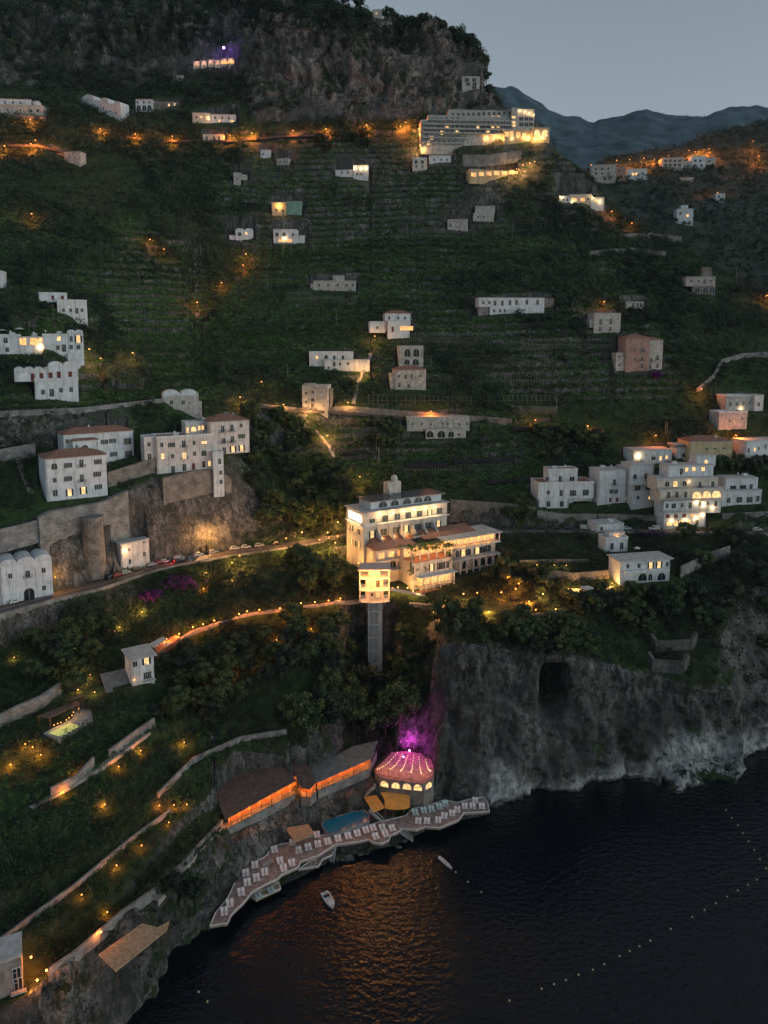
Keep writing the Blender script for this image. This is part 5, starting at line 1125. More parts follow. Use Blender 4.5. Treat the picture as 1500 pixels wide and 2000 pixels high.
# ------------------------------------------------------------------ beach club
deck, Q, dc = pslab('sea_deck', 'long winding terracotta bathing deck with white edge along the water', 'deck',
  [(410,1809),(430,1805),(444,1804),(452,1786),(462,1776),(478,1761),(492,1742),(520,1727),(543,1716),(549,1709),(582,1694),(588,1682),(620,1672),(655,1650),(695,1645),(720,1640),(728,1646),(745,1648),(760,1641),(763,1631),(778,1625),(785,1618),(812,1621),(830,1615),(858,1617),(880,1608),(895,1602),(906,1588),(930,1587),(956,1585),
   (952,1566),(944,1557),(915,1562),(893,1568),(868,1563),(840,1572),(805,1580),(792,1594),(765,1600),(740,1606),(700,1618),(640,1630),(600,1636),(575,1644),(535,1652),(518,1674),(480,1690),(460,1722),(446,1752),(420,1785)], 3.6, DECK, .7, FABW)
low, Q2, lc = pslab('low_deck', 'small lower bathing deck with two loungers under the main deck', 'deck', [(583,1698),(622,1692),(630,1678),(649,1670),(653,1655),(612,1678)], 2.0, DECK, .6, FABW)
low2, Q3, lc2 = pslab('low_deck', 'lowest straw coloured deck with four white loungers over the water', 'deck', [(489,1750),(545,1724),(548,1736),(500,1758)], 1.6, STRAW, .5, FABW)
pool, Q, c0 = pslab('swimming_pool', 'kidney shaped blue swimming pool behind the bathing deck', 'pool', [(630,1600),(660,1595),(686,1586),(712,1583),(722,1590),(721,1603),(700,1612),(680,1620),(655,1629),(640,1628),(628,1614)], 4.6, CONC, 2.5, STONEG)
m = MB(); m.prism([(x * .95, y * .95) for x, y in Q], .01, .06)
POOLM = bpy.data.materials.new('pool water'); t_, b_ = nodes(POOLM); b_.inputs['Base Color'].default_value = (.012, .15, .27, 1); b_.inputs['Roughness'].default_value = .12; m.build('pool_water', POOLM, pool)
pslab('straw_canopy', 'square straw canopy left of the blue pool', 'canopy', [(556,1617),(602,1609),(614,1628),(577,1644)], 7.2, STRAW, .25, None, True)
pslab('straw_canopy', 'narrow straw canopy between pool and ochre awning', 'canopy', [(711,1556),(735,1553),(752,1577),(728,1586)], 7.0, AWN, .25, None, True)
pslab('ochre_awning', 'bright ochre polygonal awning below the pink dance terrace', 'awning', [(743,1548),(762,1545),(790,1549),(801,1555),(800,1576),(790,1580),(768,1581),(752,1578),(751,1561)], 7.4, AWN, .2, None, True)
dt, Q, c0 = pslab('dance_terrace', 'many sided stone terrace with pink lit dance floor over a row of golden arches', 'terrace', [(764,1469),(748,1486),(731,1503),(733,1511),(741,1519),(762,1524),(800,1529),(828,1532),(846,1522),(849,1502),(844,1484),(822,1471),(792,1467)], 11.5, STONE, 9)
QT = Q; m = MB(); m.prism([(x * .97, y * .97) for x, y in Q], .005, .08); m.build('dance_floor', mk('rosy floor tiles', (.58, .30, .27), var=.12, kind='tile', bscale=1.2), dt)
railing([(x * .98, y * .98) for x, y in Q[:]] , .08, dt, mat=WOOD)
front = polyz([(733,1511),(741,1519),(762,1524),(800,1529),(828,1532),(846,1522),(849,1502)], 11.5)
for px_, py_ in ((751,1531),(773,1534),(795,1536),(816,1538),(837,1534)):
    a, T = ray(px_, py_)
    for (x0, y0), (x1, y1) in zip(front, front[1:]):
        t_ = (a * y0 - x0) / ((x1 - x0) - a * (y1 - y0))
        if 0 <= t_ <= 1:
            X, Y = x0 + (x1 - x0) * t_, y0 + (y1 - y0) * t_; an = math.atan2(y1 - y0, x1 - x0); zz = H0 - T * Y - 11.5
            o = window(dt, 'A', 0, 0, 0, 2.6, 1.9); o.location = (X - c0[0] , Y - c0[1], zz); o.rotation_euler = (0, 0, an); break
for x_, y_, e in ((-7, -2, 90), (-2, -4, 70), (3, -5, 60), (7, -3, 60)): point((1, .32, .12), e, .3, (x_, y_, 3.2), dt)
for x_, y_, e in ((2, 5, 150), (8, 2, 110), (-2, 4, 60)): point(PINK, e, .3, (x_, y_, 3.0), dt)
g = np.random.default_rng(11)
for i_, ((ax, ay), (bx, by)) in enumerate((((776,1469),(733,1503)), ((786,1472),(759,1503)), ((796,1475),(781,1506)), ((808,1475),(802,1510)), ((818,1478),(824,1512)), ((831,1483),(842,1505)))):
    p, q = Vector((*at_z(ax, ay, 14.6), 14.6)), Vector((*at_z(bx, by, 14.2), 14.2))
    s_ = thing('string_light', 'string of warm bulbs over the dance terrace, %s from the left' % ordw(i_ + 1), 'string light', p, 0, 'bulb strings over the dance terrace')
    m = MB(); N_ = 11; pr = Vector((0, 0, 0)); bs = []
    for j in range(1, N_ + 1):
        c = (q - p) * (j / N_); c.z -= 1.1 * math.sin(math.pi * j / N_); m.tube(pr, c, .025, n=3); bs.append(c); pr = c
    m.build('cable', DMETAL, s_)
    m = MB(); m.tube((0, 0, 0), (0, 0, -3.2), .06, n=4); m.tube(q - p, (q - p) + Vector((0, 0, -2.7)), .06, n=4); m.build('post', WOOD, s_)
    for j, c in enumerate([Vector((0, 0, 0))] + bs[:-1]): m = MB(); m.ball(c - Vector((0, 0, .12)), .10, 6, 4); m.build('bulb', BULB_W, s_)
    point(WHW, 14, .2, (q - p) * .5 + Vector((0, 0, -1.3)), s_)
X, Y, z = hit(799, 1450); mp_ = thing('stage_lamp', 'magenta stage lamp washing the rock behind the dance terrace', 'lamp', (X, Y - 4.2, 10.8)); m = MB(); m.tube((0,0,-1),(0,0,.6),.08); m.build('stand', DMETAL, mp_); m = MB(); m.ball((0,0,.8),.3); m.build('lens', BULB_P, mp_)
point((1, .06, .85), 1100, .3, (0, 2.2, 3.2), mp_); point((1, .06, .85), 160, .3, (0, 2.2, 7.0), mp_)
X, Y = at_z(788, 1478, 14); vs_ = thing('stage_lamp', 'violet stage lamp at the back of the dance terrace', 'lamp', (X, Y, 11.6)); m = MB(); m.tube((0,0,0),(0,0,2.2),.08); m.build('stand', DMETAL, vs_); m = MB(); m.ball((0,0,2.4),.25); m.build('lens', BULB_V, vs_)
def terr(k, x, y, Z): X, Y = at_z(x, y, Z); return X, Y
def roofbox(name, label, pts, Z, mat, rise, wallz, fronts, lit=True, cat='restaurant'):
    """open sided building: sloped roof over photo corners pts, lit back wall and railing along fronts"""
    POLYPADS.append((polyz(pts, Z), wallz, True))
    P = ccw(polyz(pts, Z)); cx = sum(p[0] for p in P) / len(P); cy = sum(p[1] for p in P) / len(P); ym = max(p[1] for p in P); yn = min(p[1] for p in P)
    t = thing(name, label, cat, (cx, cy, wallz)); Q = [(p[0] - cx, p[1] - cy) for p in P]
    zr = lambda p: Z - wallz + rise * (p[1] + cy - yn) / max(ym - yn, 1)
    m = MB(); m.prism(Q, lambda p: zr(p) - .25, zr); m.build('roof', mat, t)
    m = MB(); m.prism([(x * .97, y * .97) for x, y in Q], -3, .02); m.build('floor', STONEG, t)
    fr = [(x - cx, y - cy) for x, y in polyz(fronts, Z - .4)]
    railing(fr, .02, t, 1.15, WOOD, 'railing', .16)
    bk = [(x * .96, y + 2.6) for x, y in fr]; m = MB()
    for (x0, y0), (x1, y1) in zip(bk, bk[1:]): m.add([(x0, y0, .03), (x1, y1, .03), (x1, y1, zr((x1, y1)) - .27), (x0, y0, zr((x0, y0)) - .27)], [(0, 1, 2, 3)])
    m.build('back_wall', mk('glow orange wall', (.34, .15, .05), var=.15), t)  # orange of the lamp glow put into the wall colour
    for (x0, y0), (x1, y1) in zip(fr, fr[1:]):
        n = max(1, int(math.hypot(x1 - x0, y1 - y0) / 3.4))
        for i in range(n):
            f = (i + .5) / n; x, y = x0 + (x1 - x0) * f, y0 + (y1 - y0) * f
            m = MB(); m.box(x - .09, x + .09, y + .1, y + .28, .02, max(1.2, zr((x, y)) - .27)); m.build('post', WOOD, t)
            if lit: point((1, .28, .05), 260, .3, (x, y + 1.2, 1.9), t)
    return t
roofbox('beach_restaurant', 'long beach restaurant under a wide red brown roof with an orange lit rail', [(420,1553),(458,1522),(500,1511),(553,1506),(580,1531),(540,1550),(500,1570),(440,1601)], 16.6, WOODR, 1.6, 13.6, [(440,1604),(500,1573),(540,1552),(580,1533)])
roofbox('beach_bar', 'small beach bar under two angled roofs right of the long beach restaurant', [(567,1500),(600,1496),(618,1528),(606,1541),(588,1539),(582,1529)], 16.2, WOODR, 1.2, 13.4, [(582,1534),(590,1543),(606,1546),(616,1534)], cat='bar')
roofbox('covered_walk', 'covered walk with orange lit railing leading to the dance terrace', [(620,1528),(724,1485),(738,1452),(690,1462),(640,1486),(604,1510)], 15.6, SLATE, 1.0, 12.9, [(616,1533),(660,1515),(700,1498),(726,1487)], cat='walkway')
pslab('shed', 'small flat shed roof at the left end of the beach restaurant', 'shed', [(386,1581),(424,1562),(439,1578),(412,1598)], 15.8, SLATE, .25, None, True)
def stair(label, a, b, za, zb, w=1.4, n=9, mat=None):
    p, q = Vector((*at_z(*a, za), za)), Vector((*at_z(*b, zb), zb)); d = q - p; nn = Vector((-d.y, d.x, 0)).normalized() * w / 2
    t = thing('stair', label, 'stair', p); m = MB()
    for i in range(n):
        s0, s1 = d * (i / n), d * ((i + 1) / n); z = d.z * (i + 1) / n
        m.add([s0 - nn + Vector((0,0,z - s0.z)), s0 + nn + Vector((0,0,z - s0.z)), Vector((s1.x, s1.y, z)) + nn, Vector((s1.x, s1.y, z)) - nn, (s0.x - nn.x, s0.y - nn.y, z - .2), (s0.x + nn.x, s0.y + nn.y, z - .2), (s1.x + nn.x, s1.y + nn.y, z - .2), (s1.x - nn.x, s1.y - nn.y, z - .2)], [(0,1,2,3),(7,6,5,4),(0,4,5,1),(1,5,6,2),(2,6,7,3),(3,7,4,0)])
    m.build('steps', mat or CONC, t); m = MB()
    for s in (-1, 1): m.tube(nn * s + Vector((0,0,.9)), d + nn * s + Vector((0,0,.9)), .06, n=4); m.tube(nn * s, nn * s + Vector((0,0,.9)), .05, n=4); m.tube(d + nn * s, d + nn * s + Vector((0,0,.9)), .05, n=4)
    m.build('handrail', TRIM, t)
stair('steep white ladder stair from the main deck into the water', (653,1650), (648,1682), 3.6, .3)
stair('grey stair from the deck down to a small landing over the water', (781,1623), (806,1640), 3.6, .4)
stair('stair climbing from the pool to the narrow straw canopy', (748,1606), (722,1584), 4.2, 7.0)
stair('stair left of the ochre awning up to the dance terrace', (715,1554), (732,1538), 7.0, 10.5)
stair('stair between the left sunbathing decks', (512,1690), (530,1678), 3.7, 4.6, 2.4)
stair('white steps from the left deck to the lowest deck', (537,1711), (541,1724), 3.6, 1.7, 2.0, 5)
# loungers
def lounger_proto(fab):
    t = put('sun_lounger', None)
    m = MB(); m.box(-.32, .32, -1.0, .95, .22, .28)
    for x_ in (-.28, .28):
        for y_ in (-.85, .8): m.box(x_ - .04, x_ + .04, y_ - .04, y_ + .04, 0, .22)
    m.build('frame', TRIM, t)
    m = MB(); m.box(-.33, .33, -1.0, .25, .285, .38); m.build('mattress', fab, t)
    m = MB(); m.hexa([(-.33, .26, .30), (.33, .26, .30), (.33, .95, .72), (-.33, .95, .72)], [(-.33, .22, .39), (.33, .22, .39), (.33, .90, .81), (-.33, .90, .81)]); m.build('backrest', fab, t); return t
LP = [(438,1783),(449,1767),(471,1745),(483,1726),(480,1708),(498,1692),(501,1717),(517,1706),(536,1662),(547,1684),(554,1698),(570,1688),(572,1648),(583,1663),(602,1657),(621,1651),(619,1633),(640,1646),(660,1640),(680,1635),(698,1630),(715,1624),(729,1620),(747,1619),(766,1620),(734,1636),(753,1631)]
LP2 = [(811,1589),(828,1585),(843,1583),(858,1578),(870,1572)]; LP3 = [(817,1606),(834,1606),(856,1604),(868,1596),(883,1591),(893,1584),(908,1577),(923,1577),(941,1577),(928,1566)]
protos = [lounger_proto(FABP), lounger_proto(FABG)]; used = [0, 0]
def lay(L, Z, kind, yaw, what):
    i = 0
    for px_, py_ in sorted(L):
        X, Y = at_z(px_, py_, Z)
        for s in (-.52, .52):
            i += 1; th = R(yaw + random.uniform(-4, 4)); x, y = X + s * math.cos(th), Y + s * math.sin(th)
            if used[kind] == 0: o = protos[kind]; o.location = (x, y, Z); o.rotation_euler = (0, 0, th); o.scale = (1.25, 1.22, 1.1); used[kind] = 1
            else: o = copy_tree(protos[kind], None, (x, y, Z), th)
            tag(o, '%s sun lounger from the left on %s' % (ordw(i), what), 'sun lounger', 'sun loungers on the bathing decks')
lay(LP, 3.65, 0, 16, 'the long left part of the sea deck'); lay(LP3, 3.65, 0, -6, 'the right seaward part of the sea deck'); lay(LP2, 3.65, 1, 8, 'the pale green back row of the right deck')
lay([(611,1677)], 2.05, 0, 14, 'the small lower deck')
lay([(505,1752),(530,1741)], 1.65, 1, -150, 'the lowest straw deck')
for i_, (px_, py_, l_) in enumerate(((850,1118,'white parasol on the hotel sun terrace'), (785,1153,'x'))):
    if i_: break
def parasol(px_, py_, Z, label, r=1.7, closed=False, mat=FABW):
    X, Y = at_z(px_, py_, Z) if Z else hit(px_, py_)[:2]; z = Z or hit(px_, py_)[2]
    t = thing('parasol', label, 'parasol', (X, Y, z)); m = MB(); m.tube((0, 0, 0), (0, 0, 2.6), .05, n=5); m.build('pole', WOOD, t)
    m = MB(); n = 8
    if closed: m.tube((0, 0, 1.0), (0, 0, 2.7), .32, .06, 8)
    else:
        P = [(r * math.cos(2 * math.pi * k / n), r * math.sin(2 * math.pi * k / n), 2.1) for k in range(n)]; m.add(P + [(0, 0, 2.9), (0, 0, 2.6)], [(k, (k + 1) % n, n) for k in range(n)] + [((k + 1) % n, k, n + 1) for k in range(n)])
    m.build('canopy', mat, t); return t
parasol(885, 1123, 50.6, 'white open parasol below the vine roofed wing of the big hotel', 2.2)
parasol(884, 1112, 53.0, 'closed red parasol at the corner of the vine roofed hotel wing', closed=True, mat=REDF)
parasol(952, 1113, None, 'closed white parasol in the garden under the right hotel wing', closed=True)
parasol(1146, 1158, 53.0, 'white garden pavilion umbrella between the festoon lamps', 2.6)
parasol(38, 652, None, 'open white parasol on the left edge roof terrace', 2.4); parasol(6, 655, None, 'second white parasol cut by the left picture edge', 2.4)
parasol(1244, 1080, None, 'pale parasol beside the small white garden house', 1.4)
# ------------------------------------------------------------------ boats and buoys
bt = thing('motorboat', 'small white motorboat with open cockpit on the dark water', 'boat', (*at_z(642, 1761, 0), 0), R(-61))
def hull(L, W, H, wall, mat, t, name='hull', tip=.5):
    st = [(-L/2, W*.42), (-L*.2, W*.5), (L*.15, W*.47), (L*.36, W*.28), (L/2, .03)]; m = MB()
    up = [(x, w, H) for x, w in st] + [(x, -w, H) for x, w in st[::-1]]; lo = [(x * .93, w * .65, -.25) for x, w in st] + [(x * .93, -w * .65, -.25) for x, w in st[::-1]]
    inn = [(x * .84 - .1, max(w - .28, .01) , H) for x, w in st] + [(x * .84 - .1, -max(w - .28, .01), H) for x, w in st[::-1]]; bot = [(x, y, H - wall) for x, y, z in inn]
    n = len(up); m.add(up + lo + inn + bot, [tuple(range(n, 2*n))[::-1]] + [(i, (i+1) % n, n + (i+1) % n, n + i)[::-1] for i in range(n)] + [(i, (i+1) % n, 2*n + (i+1) % n, 2*n + i) for i in range(n)] + [(2*n + i, 2*n + (i+1) % n, 3*n + (i+1) % n, 3*n + i) for i in range(n)] + [tuple(range(3*n, 4*n))[::-1]])
    return m.build(name, mat, t)
hull(6.2, 2.5, .75, .5, FABW, bt); m = MB(); m.box(.1, .9, -.5, .5, .3, 1.0); m.build('console', TRIM, bt); m = MB(); m.box(-2.0, -1.5, -.95, .95, .3, .62); m.build('bench', DMETAL, bt); m = MB(); m.box(-3.5, -2.95, -.25, .25, .1, 1.0); m.build('outboard_motor', DMETAL, bt)
m = MB(); m.box(.95, 2.0, -.75, .75, .752, .8); m.build('foredeck', FABW, bt)
cn = thing('canoe', 'slim white canoe moored off the right deck', 'boat', (*at_z(870, 1687, 0), 0), R(-55)); hull(6.0, 1.1, .45, .25, FABW, cn)
m = MB(); m.box(-.2, .2, -.3, .3, .22, .3); m.build('seat', WOOD, cn)
BUO = [(1418,1583),(1429,1598),(1441,1612),(1451,1628),(1462,1644),(1473,1661),(1484,1679),(1496,1697),(1478,1719),(1461,1729),(1441,1740),(1420,1752),(1398,1765),(1376,1778),(1352,1792),(1310,1815),(1270,1838),(1249,1849),(1230,1858),(1210,1868),(1180,1884),(1158,1895),(1130,1905),(1105,1915),(1082,1923),(1058,1932),(995,1955),(388,1938),(405,1957),(890,1704),(914,1723),(940,1743)]
b0 = None
for i_, (px_, py_) in enumerate(BUO):
    if b0 is None:
        b0 = put('buoy', None); m = MB(); m.ball((0, 0, .1), .24, 8, 5); m.build('float', mk('pale yellow plastic', (.55, .47, .28), var=.1), b0); m = MB(); m.tube((0, 0, .4), (0, 0, .6), .05); m.build('ring', DMETAL, b0); o = b0
    else: o = copy_tree(b0)
    o.location = (*at_z(px_, py_, 0), 0)
    lab = 'pale buoy, %s along the line that bends across the right water' % ordw(i_ + 1) if i_ < 27 else ['pale buoy near the left rocks, farther one', 'pale buoy near the left rocks, nearer one', 'pale buoy just beyond the canoe', 'pale buoy, second one out from the canoe', 'pale buoy, third one out from the canoe'][i_ - 27]
    tag(o, lab, 'buoy', 'mooring and swim line buoys')
# ------------------------------------------------------------------ cars
def car_proto(col, kind):
    t = put('parked_car', None); bm_ = mk('car paint %s' % (col,), col, rough=.28, var=.04, spec=.5)
    L, W, Hh = (4.1, 1.7, 1.45) if kind == 'car' else (4.9, 1.9, 1.95)
    prof = [(-L/2, .30), (-L/2, .80), (-L*.46, .88), (-L*.30, Hh), (L*.10, Hh), (L*.26, .92), (L*.46, .80), (L/2, .62), (L/2, .30)] if kind == 'car' else [(-L/2, .3), (-L/2, 1.8), (-L*.47, Hh), (L*.18, Hh), (L*.33, 1.15), (L*.48, .98), (L/2, .75), (L/2, .3)]
    m = MB(); n = len(prof); vs = []
    for s in (-1, 1):
        for x, z in prof: vs.append((x, s * W / 2 * (.80 if z > 1.1 else 1.0), z))
    m.add(vs, [tuple(range(n)), tuple(range(2*n - 1, n - 1, -1))] + [(i, n + i, n + (i+1) % n, (i+1) % n) for i in range(n)]); m.build('body', bm_, t)
    m = MB(); zb, zt = (.93, Hh - .08) if kind == 'car' else (1.2, Hh - .15)
    for s in (-1, 1):
        xa, xb = (-L*.36, L*.18) if kind == 'car' else (L*.02, L*.24); y0, y1 = s * W/2 * .975, s * (W/2 * .80 + .03)
        m.add([(xa, y0 + s*.02, zb), (xb, y0 + s*.02, zb), (xb - .35, y1 + s*.012, zt), (xa + .3, y1 + s*.012, zt)], [(0, 1, 2, 3)])
    x0, z0, x1, z1 = (L*.26, .93, L*.10, Hh) if kind == 'car' else (L*.33, 1.16, L*.18, Hh)
    m.add([(x0 + .03, -W*.40, z0 + .05), (x0 + .03, W*.40, z0 + .05), (x1 + .06, W*.37, z1 - .06), (x1 + .06, -W*.37, z1 - .06)], [(0, 1, 2, 3)])
    if kind == 'car': m.add([(-L*.455, -W*.38, .92), (-L*.455, W*.38, .92), (-L*.31, W*.36, Hh - .06), (-L*.31, -W*.36, Hh - .06)], [(0, 3, 2, 1)])
    m.build('window', GLASS, t)
    for x_ in (-L*.31, L*.31):
        for s in (-1, 1):
            m = MB(); m.tube((x_, s * (W/2 - .22), .32), (x_, s * (W/2 + .02), .32), .32, n=12); w_ = m.build('wheel', RUBBER, t)
            m = MB(); m.tube((x_, s * (W/2 + .022), .32), (x_, s * (W/2 + .03), .32), .18, n=10); m.build('rim', METAL, w_)
    for s in (-1, 1):
        m = MB(); m.box(L/2 - .02, L/2 + .02, s*W*.36 - .16, s*W*.36 + .16, .58, .74); m.build('headlight', TRIM, t)
        m = MB(); m.box(-L/2 - .02, -L/2 + .02, s*W*.36 - .14, s*W*.36 + .14, .62, .78); m.build('taillight', mk('red lamp glass', (.25, .01, .01), rough=.3), t)
    return t
CP = {}
CARC = {'white': (.6, .6, .6), 'silver': (.35, .36, .37), 'red': (.32, .02, .02), 'dark': (.02, .022, .025), 'olive': (.12, .10, .05), 'blue': (.04, .06, .11)}
def car(px_, py_, col, label, frac=.8, kind='car', flip=False, drop=None):
    v = lineat(6, px_); g_ = ray(px_, py_)[0]
    y0 = float(np.interp(g_, AG, LYm[6])); y1 = float(np.interp(g_, AG, LYm[7])); y = y0 + (y1 - y0) * frac; z = float(np.interp(g_, AG, LZm[6]))
    g2 = g_ + .006; ya = float(np.interp(g2, AG, LYm[6])); ya = ya + (float(np.interp(g2, AG, LYm[7])) - ya) * frac
    th = math.atan2(ya - y, g2 * ya - g_ * y) + (math.pi if flip else 0); k = (col, kind)
    if k not in CP: CP[k] = o = car_proto(CARC[col], kind)
    else: o = copy_tree(CP[k])
    o.location = (g_ * y, y, z + .012); o.rotation_euler = (0, 0, th); o.name = 'parked_van' if kind == 'van' else 'parked_car'
    return tag(o, label, 'van' if kind == 'van' else 'car', 'vehicles along the coast road')
for a in [(30,1174,'white','white hatchback in front of the vaulted roadside house',.86),(217,1118,'dark','dark car nearest the lit roadside house front, behind the red one',.93),(229,1112,'red','red car at the lower end of the parked row',.86),(245,1104,'silver','pale hatchback uphill of the red parked car',.88),(268,1095,'olive','olive car in front of the lit house front',.88),
  (297,1083,'silver','silver estate car just past the lit house front',.88),(311,1080,'red','dark red car beside the silver estate car',.88),(321,1075,'white','white small car at the top of the parked row',.90),(335,1076,'dark','black car before the braking car',.9),(374,1082,'blue','dark blue car beside the zebra crossing',.55),
  (388,1069,'white','pale hatchback parked beyond the zebra crossing',.9),(404,1067,'dark','dark car parked second beyond the zebra crossing',.92),(416,1066,'silver','silver car under the lamp lit rock',.9),(428,1064,'dark','dark green car beside the white posts',.92),(458,1060,'white','white car right of the lamp lit rock',.9),(480,1059,'white','white taxi like saloon between two pale cars',.9),(506,1056,'silver','silver car under the tree at the bend',.9),(540,1055,'dark','dark car half under the tree past the bend',.9),
  (1030,1028,'dark','black car at the left end of the right parked row',.85),(1057,1030,'dark','black car below the big stone ramp',.85),(1086,1031,'dark','dark car below the white ramp parapet',.85),(1112,1032,'blue','dark blue car just left of the white van',.85),(1225,1035,'white','white car between the flat roofed garage and the bougainvillea',.85),(1332,1036,'dark','dark car in front of the cascading hotel',.8),(1357,1035,'olive','golden lit car below the hotel stair lamps',.85),(1392,1036,'dark','black car right of the golden lit car',.85),(1414,1036,'dark','black car before the stone gateway',.85),(1436,1036,'silver','grey car before the stone gateway',.85),(1458,1036,'dark','black car left of the white one at the right edge',.85),(1480,1036,'white','white car near the right picture edge',.85),(1499,1035,'olive','ochre car cut by the right picture edge',.85)]: car(*a)
car(1144,1033,'white','white delivery van beside the flat roofed garage',.85,'van'); car(1278,1035,'white','white minibus behind the purple bougainvillea',.85,'van',True); car(350,1074,'silver','silver grey van behind the braking car',.8,'van')
bk = car(350,1089,'dark','dark car braking with two glowing red tail lights on the road',.45); bk.name = 'moving_car'
for ch_ in [c for c in bk.children if c.name.startswith('taillight')]: ch_.data = ch_.data.copy(); ch_.data.materials[0] = BULB_R
point((1, .05, .04), 90, .2, (-3.2, 0, .8), bk); point((1, .85, .7), 120, .2, (4.2, 0, .7), bk)
# zebra crossing
for i in range(9):
    f = .1 + i * .085; m = MB(); px_ = 379 + i * 1.6; vs = []
    for q_ in (0, 24):
        for f_ in (f, f + .045):
            v = lineat(6, px_ + q_); g_ = v.x / v.y; y0 = float(np.interp(g_, AG, LYm[6])); y1 = float(np.interp(g_, AG, LYm[7])); y = y0 + (y1 - y0) * f_; vs.append((g_ * y, y, v.z + .009))
    m.add([vs[0], vs[2], vs[3], vs[1]], [(0, 1, 2, 3)]); o = m.build('zebra_stripe', PAINT); o['kind'] = 'structure'

# ------------------------------------------------------------------ lamps
def lampfix(kind):
    t = put({'s': 'street_lamp', 'g': 'garden_lamp', 'b': 'bollard_lamp'}[kind], None); m = MB()
    if kind == 's':
        m.tube((0, 0, -1), (0, 0, 5.6), .09, .06, 6); m.tube((0, 0, 5.6), (0, -1.2, 6.0), .05, n=5); m.build('pole', DMETAL, t)
        m = MB(); m.hexa([(-.22, -1.8, 5.9), (.22, -1.8, 5.9), (.16, -1.1, 5.95), (-.16, -1.1, 5.95)], [(-.18, -1.75, 6.08), (.18, -1.75, 6.08), (.14, -1.1, 6.1), (-.14, -1.1, 6.1)]); h_ = m.build('lamp_head', METAL, t)
        m = MB(); m.ball((0, -1.5, 5.86), .42, 8, 5, 0, (1, 1.1, .55)); m.build('bulb', BULB_O, h_)
    elif kind == 'g':
        m.tube((0, 0, -.8), (0, 0, 2.0), .05, n=5); m.build('pole', DMETAL, t); m = MB(); m.ball((0, 0, 2.2), .24, 8, 5); m.build('globe', BULB_O, t)
    else:
        m.tube((0, 0, -.6), (0, 0, .7), .06, n=5); m.build('post', DMETAL, t); m = MB(); m.ball((0, 0, .85), .15, 6, 4); m.build('globe', BULB_O, t)
    return t
LPR = {}; LAMPXY = []
def lamprow(kind, pts, what, col, e, cat, group=None, fixed=True):
    hgt = {'s': 6.0, 'g': 2.2, 'b': .85}[kind]; n = len(pts)
    for i, p in enumerate(sorted(pts)):
        px_, py_ = p[:2]
        if len(p) > 2: X, Y = ray(px_, py_)[0] * p[2], p[2]; z = H0 - ray(px_, py_)[1] * Y - hgt
        else:
            X, Y, z = hit(px_, py_); X, Y, z = hit(px_, py_ + hgt * F / depth(Y, z) * .97)
            z = min(z, float(height(X, Y)) + 9) 
        if kind not in LPR: LPR[kind] = o = lampfix(kind)
        else: o = copy_tree_geo(LPR[kind])
        LAMPXY.append((X, Y - (1.5 if kind == 's' else .5))); o.location = (X, Y, z); ee = 9 * e * random.uniform(.7, 1.35)
        if n == 1: l = what
        else: l = what % ordw(i + 1)
        tag(o, l, cat, group)
        q = round(ee / e * 2) / 2 * e
        point(col, q, .25, (0, -1.5 if kind == 's' else -.5, hgt - .35 if kind == 's' else hgt + .3), o)
def copy_tree_geo(o, parent=None):
    c = o.copy(); COL.objects.link(c)
    if parent: c.parent = parent
    for ch in o.children:
        if ch.type != 'LIGHT': copy_tree_geo(ch, c)
    return c
SOD = (1.0, .25, .03)
S = 'street_lamp'
lamprow('s', [(12,287),(62,235),(63,283),(72,276),(198,254),(266,264),(338,268),(450,266),(493,262),(573,257),(637,254),(716,246),(782,249),(793,241)], 'orange street lamp, %s from the left along the upper cliff road', SOD, 1500, 'street lamp', 'street lamps of the upper cliff road')
lamprow('s', [(65,419),(295,469),(322,488),(481,497),(476,519),(434,553),(387,591)], 'orange lamp, %s from the left on the dark upper left terraces', SOD, 420, 'street lamp', 'lamps along the stair path on the left terraces')
lamprow('s', [(178,683),(200,701),(262,690),(471,776),(512,746)], 'warm lamp, %s from the left beside the left terrace houses', WARM, 320, 'street lamp', 'lamps by the left terrace houses')
lamprow('s', [(555,790),(608,803),(640,850),(680,786),(709,720),(732,657),(703,930)], 'yellow lamp, %s from the left along the stepped lane in the middle', WARM, 600, 'street lamp', 'lamps of the stepped lane')
lamprow('s', [(841,803),(1044,820),(1146,832),(1278,850),(1367,760),(1471,776)], 'orange lamp, %s from the left along the upper lane', SOD, 520, 'street lamp', 'lamps of the upper lane')
lamprow('s', [(1434,850)], 'brightest orange street lamp beside the ochre chapel', SOD, 2600, 'street lamp')
lamprow('s', [(1178,590),(1232,437),(1193,414),(1495,578)], 'single orange lamp, %s from the left on the right ridge', SOD, 420, 'street lamp', 'lone lamps of the right ridge')
lamprow('s', [(1020,324),(1034,320),(1043,317),(1012,333),(1024,337),(996,340)], 'golden lamp, %s from the left beside the golden restaurant row', WARM, 350, 'street lamp', 'lamps by the golden restaurant row')
lamprow('s', [(817,254),(819,264),(820,285),(823,291)], 'pinkish lamp, %s from the left at the corner of the terraced hotel', WARM, 500, 'street lamp', 'lamps at the left corner of the terraced hotel')
lamprow('g', [(914,276),(930,272),(950,272),(968,270),(980,272),(990,270),(1012,270),(1022,270),(1033,270),(1044,274),(1053,275)], 'small lamp, %s from the left in front of the terraced hotel', WARM, 140, 'garden lamp', 'lamps in front of the terraced hotel')
lamprow('s', [(1154,322,800),(1204,313,820),(1229,312,830),(1257,309,840),(1277,311,840),(1305,304,850),(1345,294,870),(1357,297,870),(1363,296,870),(1374,293,870),(1384,291,870),(1385,299,850),(1247,332,800),(1258,335,800),(1400,376,745),(1470,276,860),(1481,305,830)], 'far orange lamp, %s from the left in the far valley village', SOD, 2600, 'street lamp', 'lamps of the far valley village')
G_ = 'garden lamp'
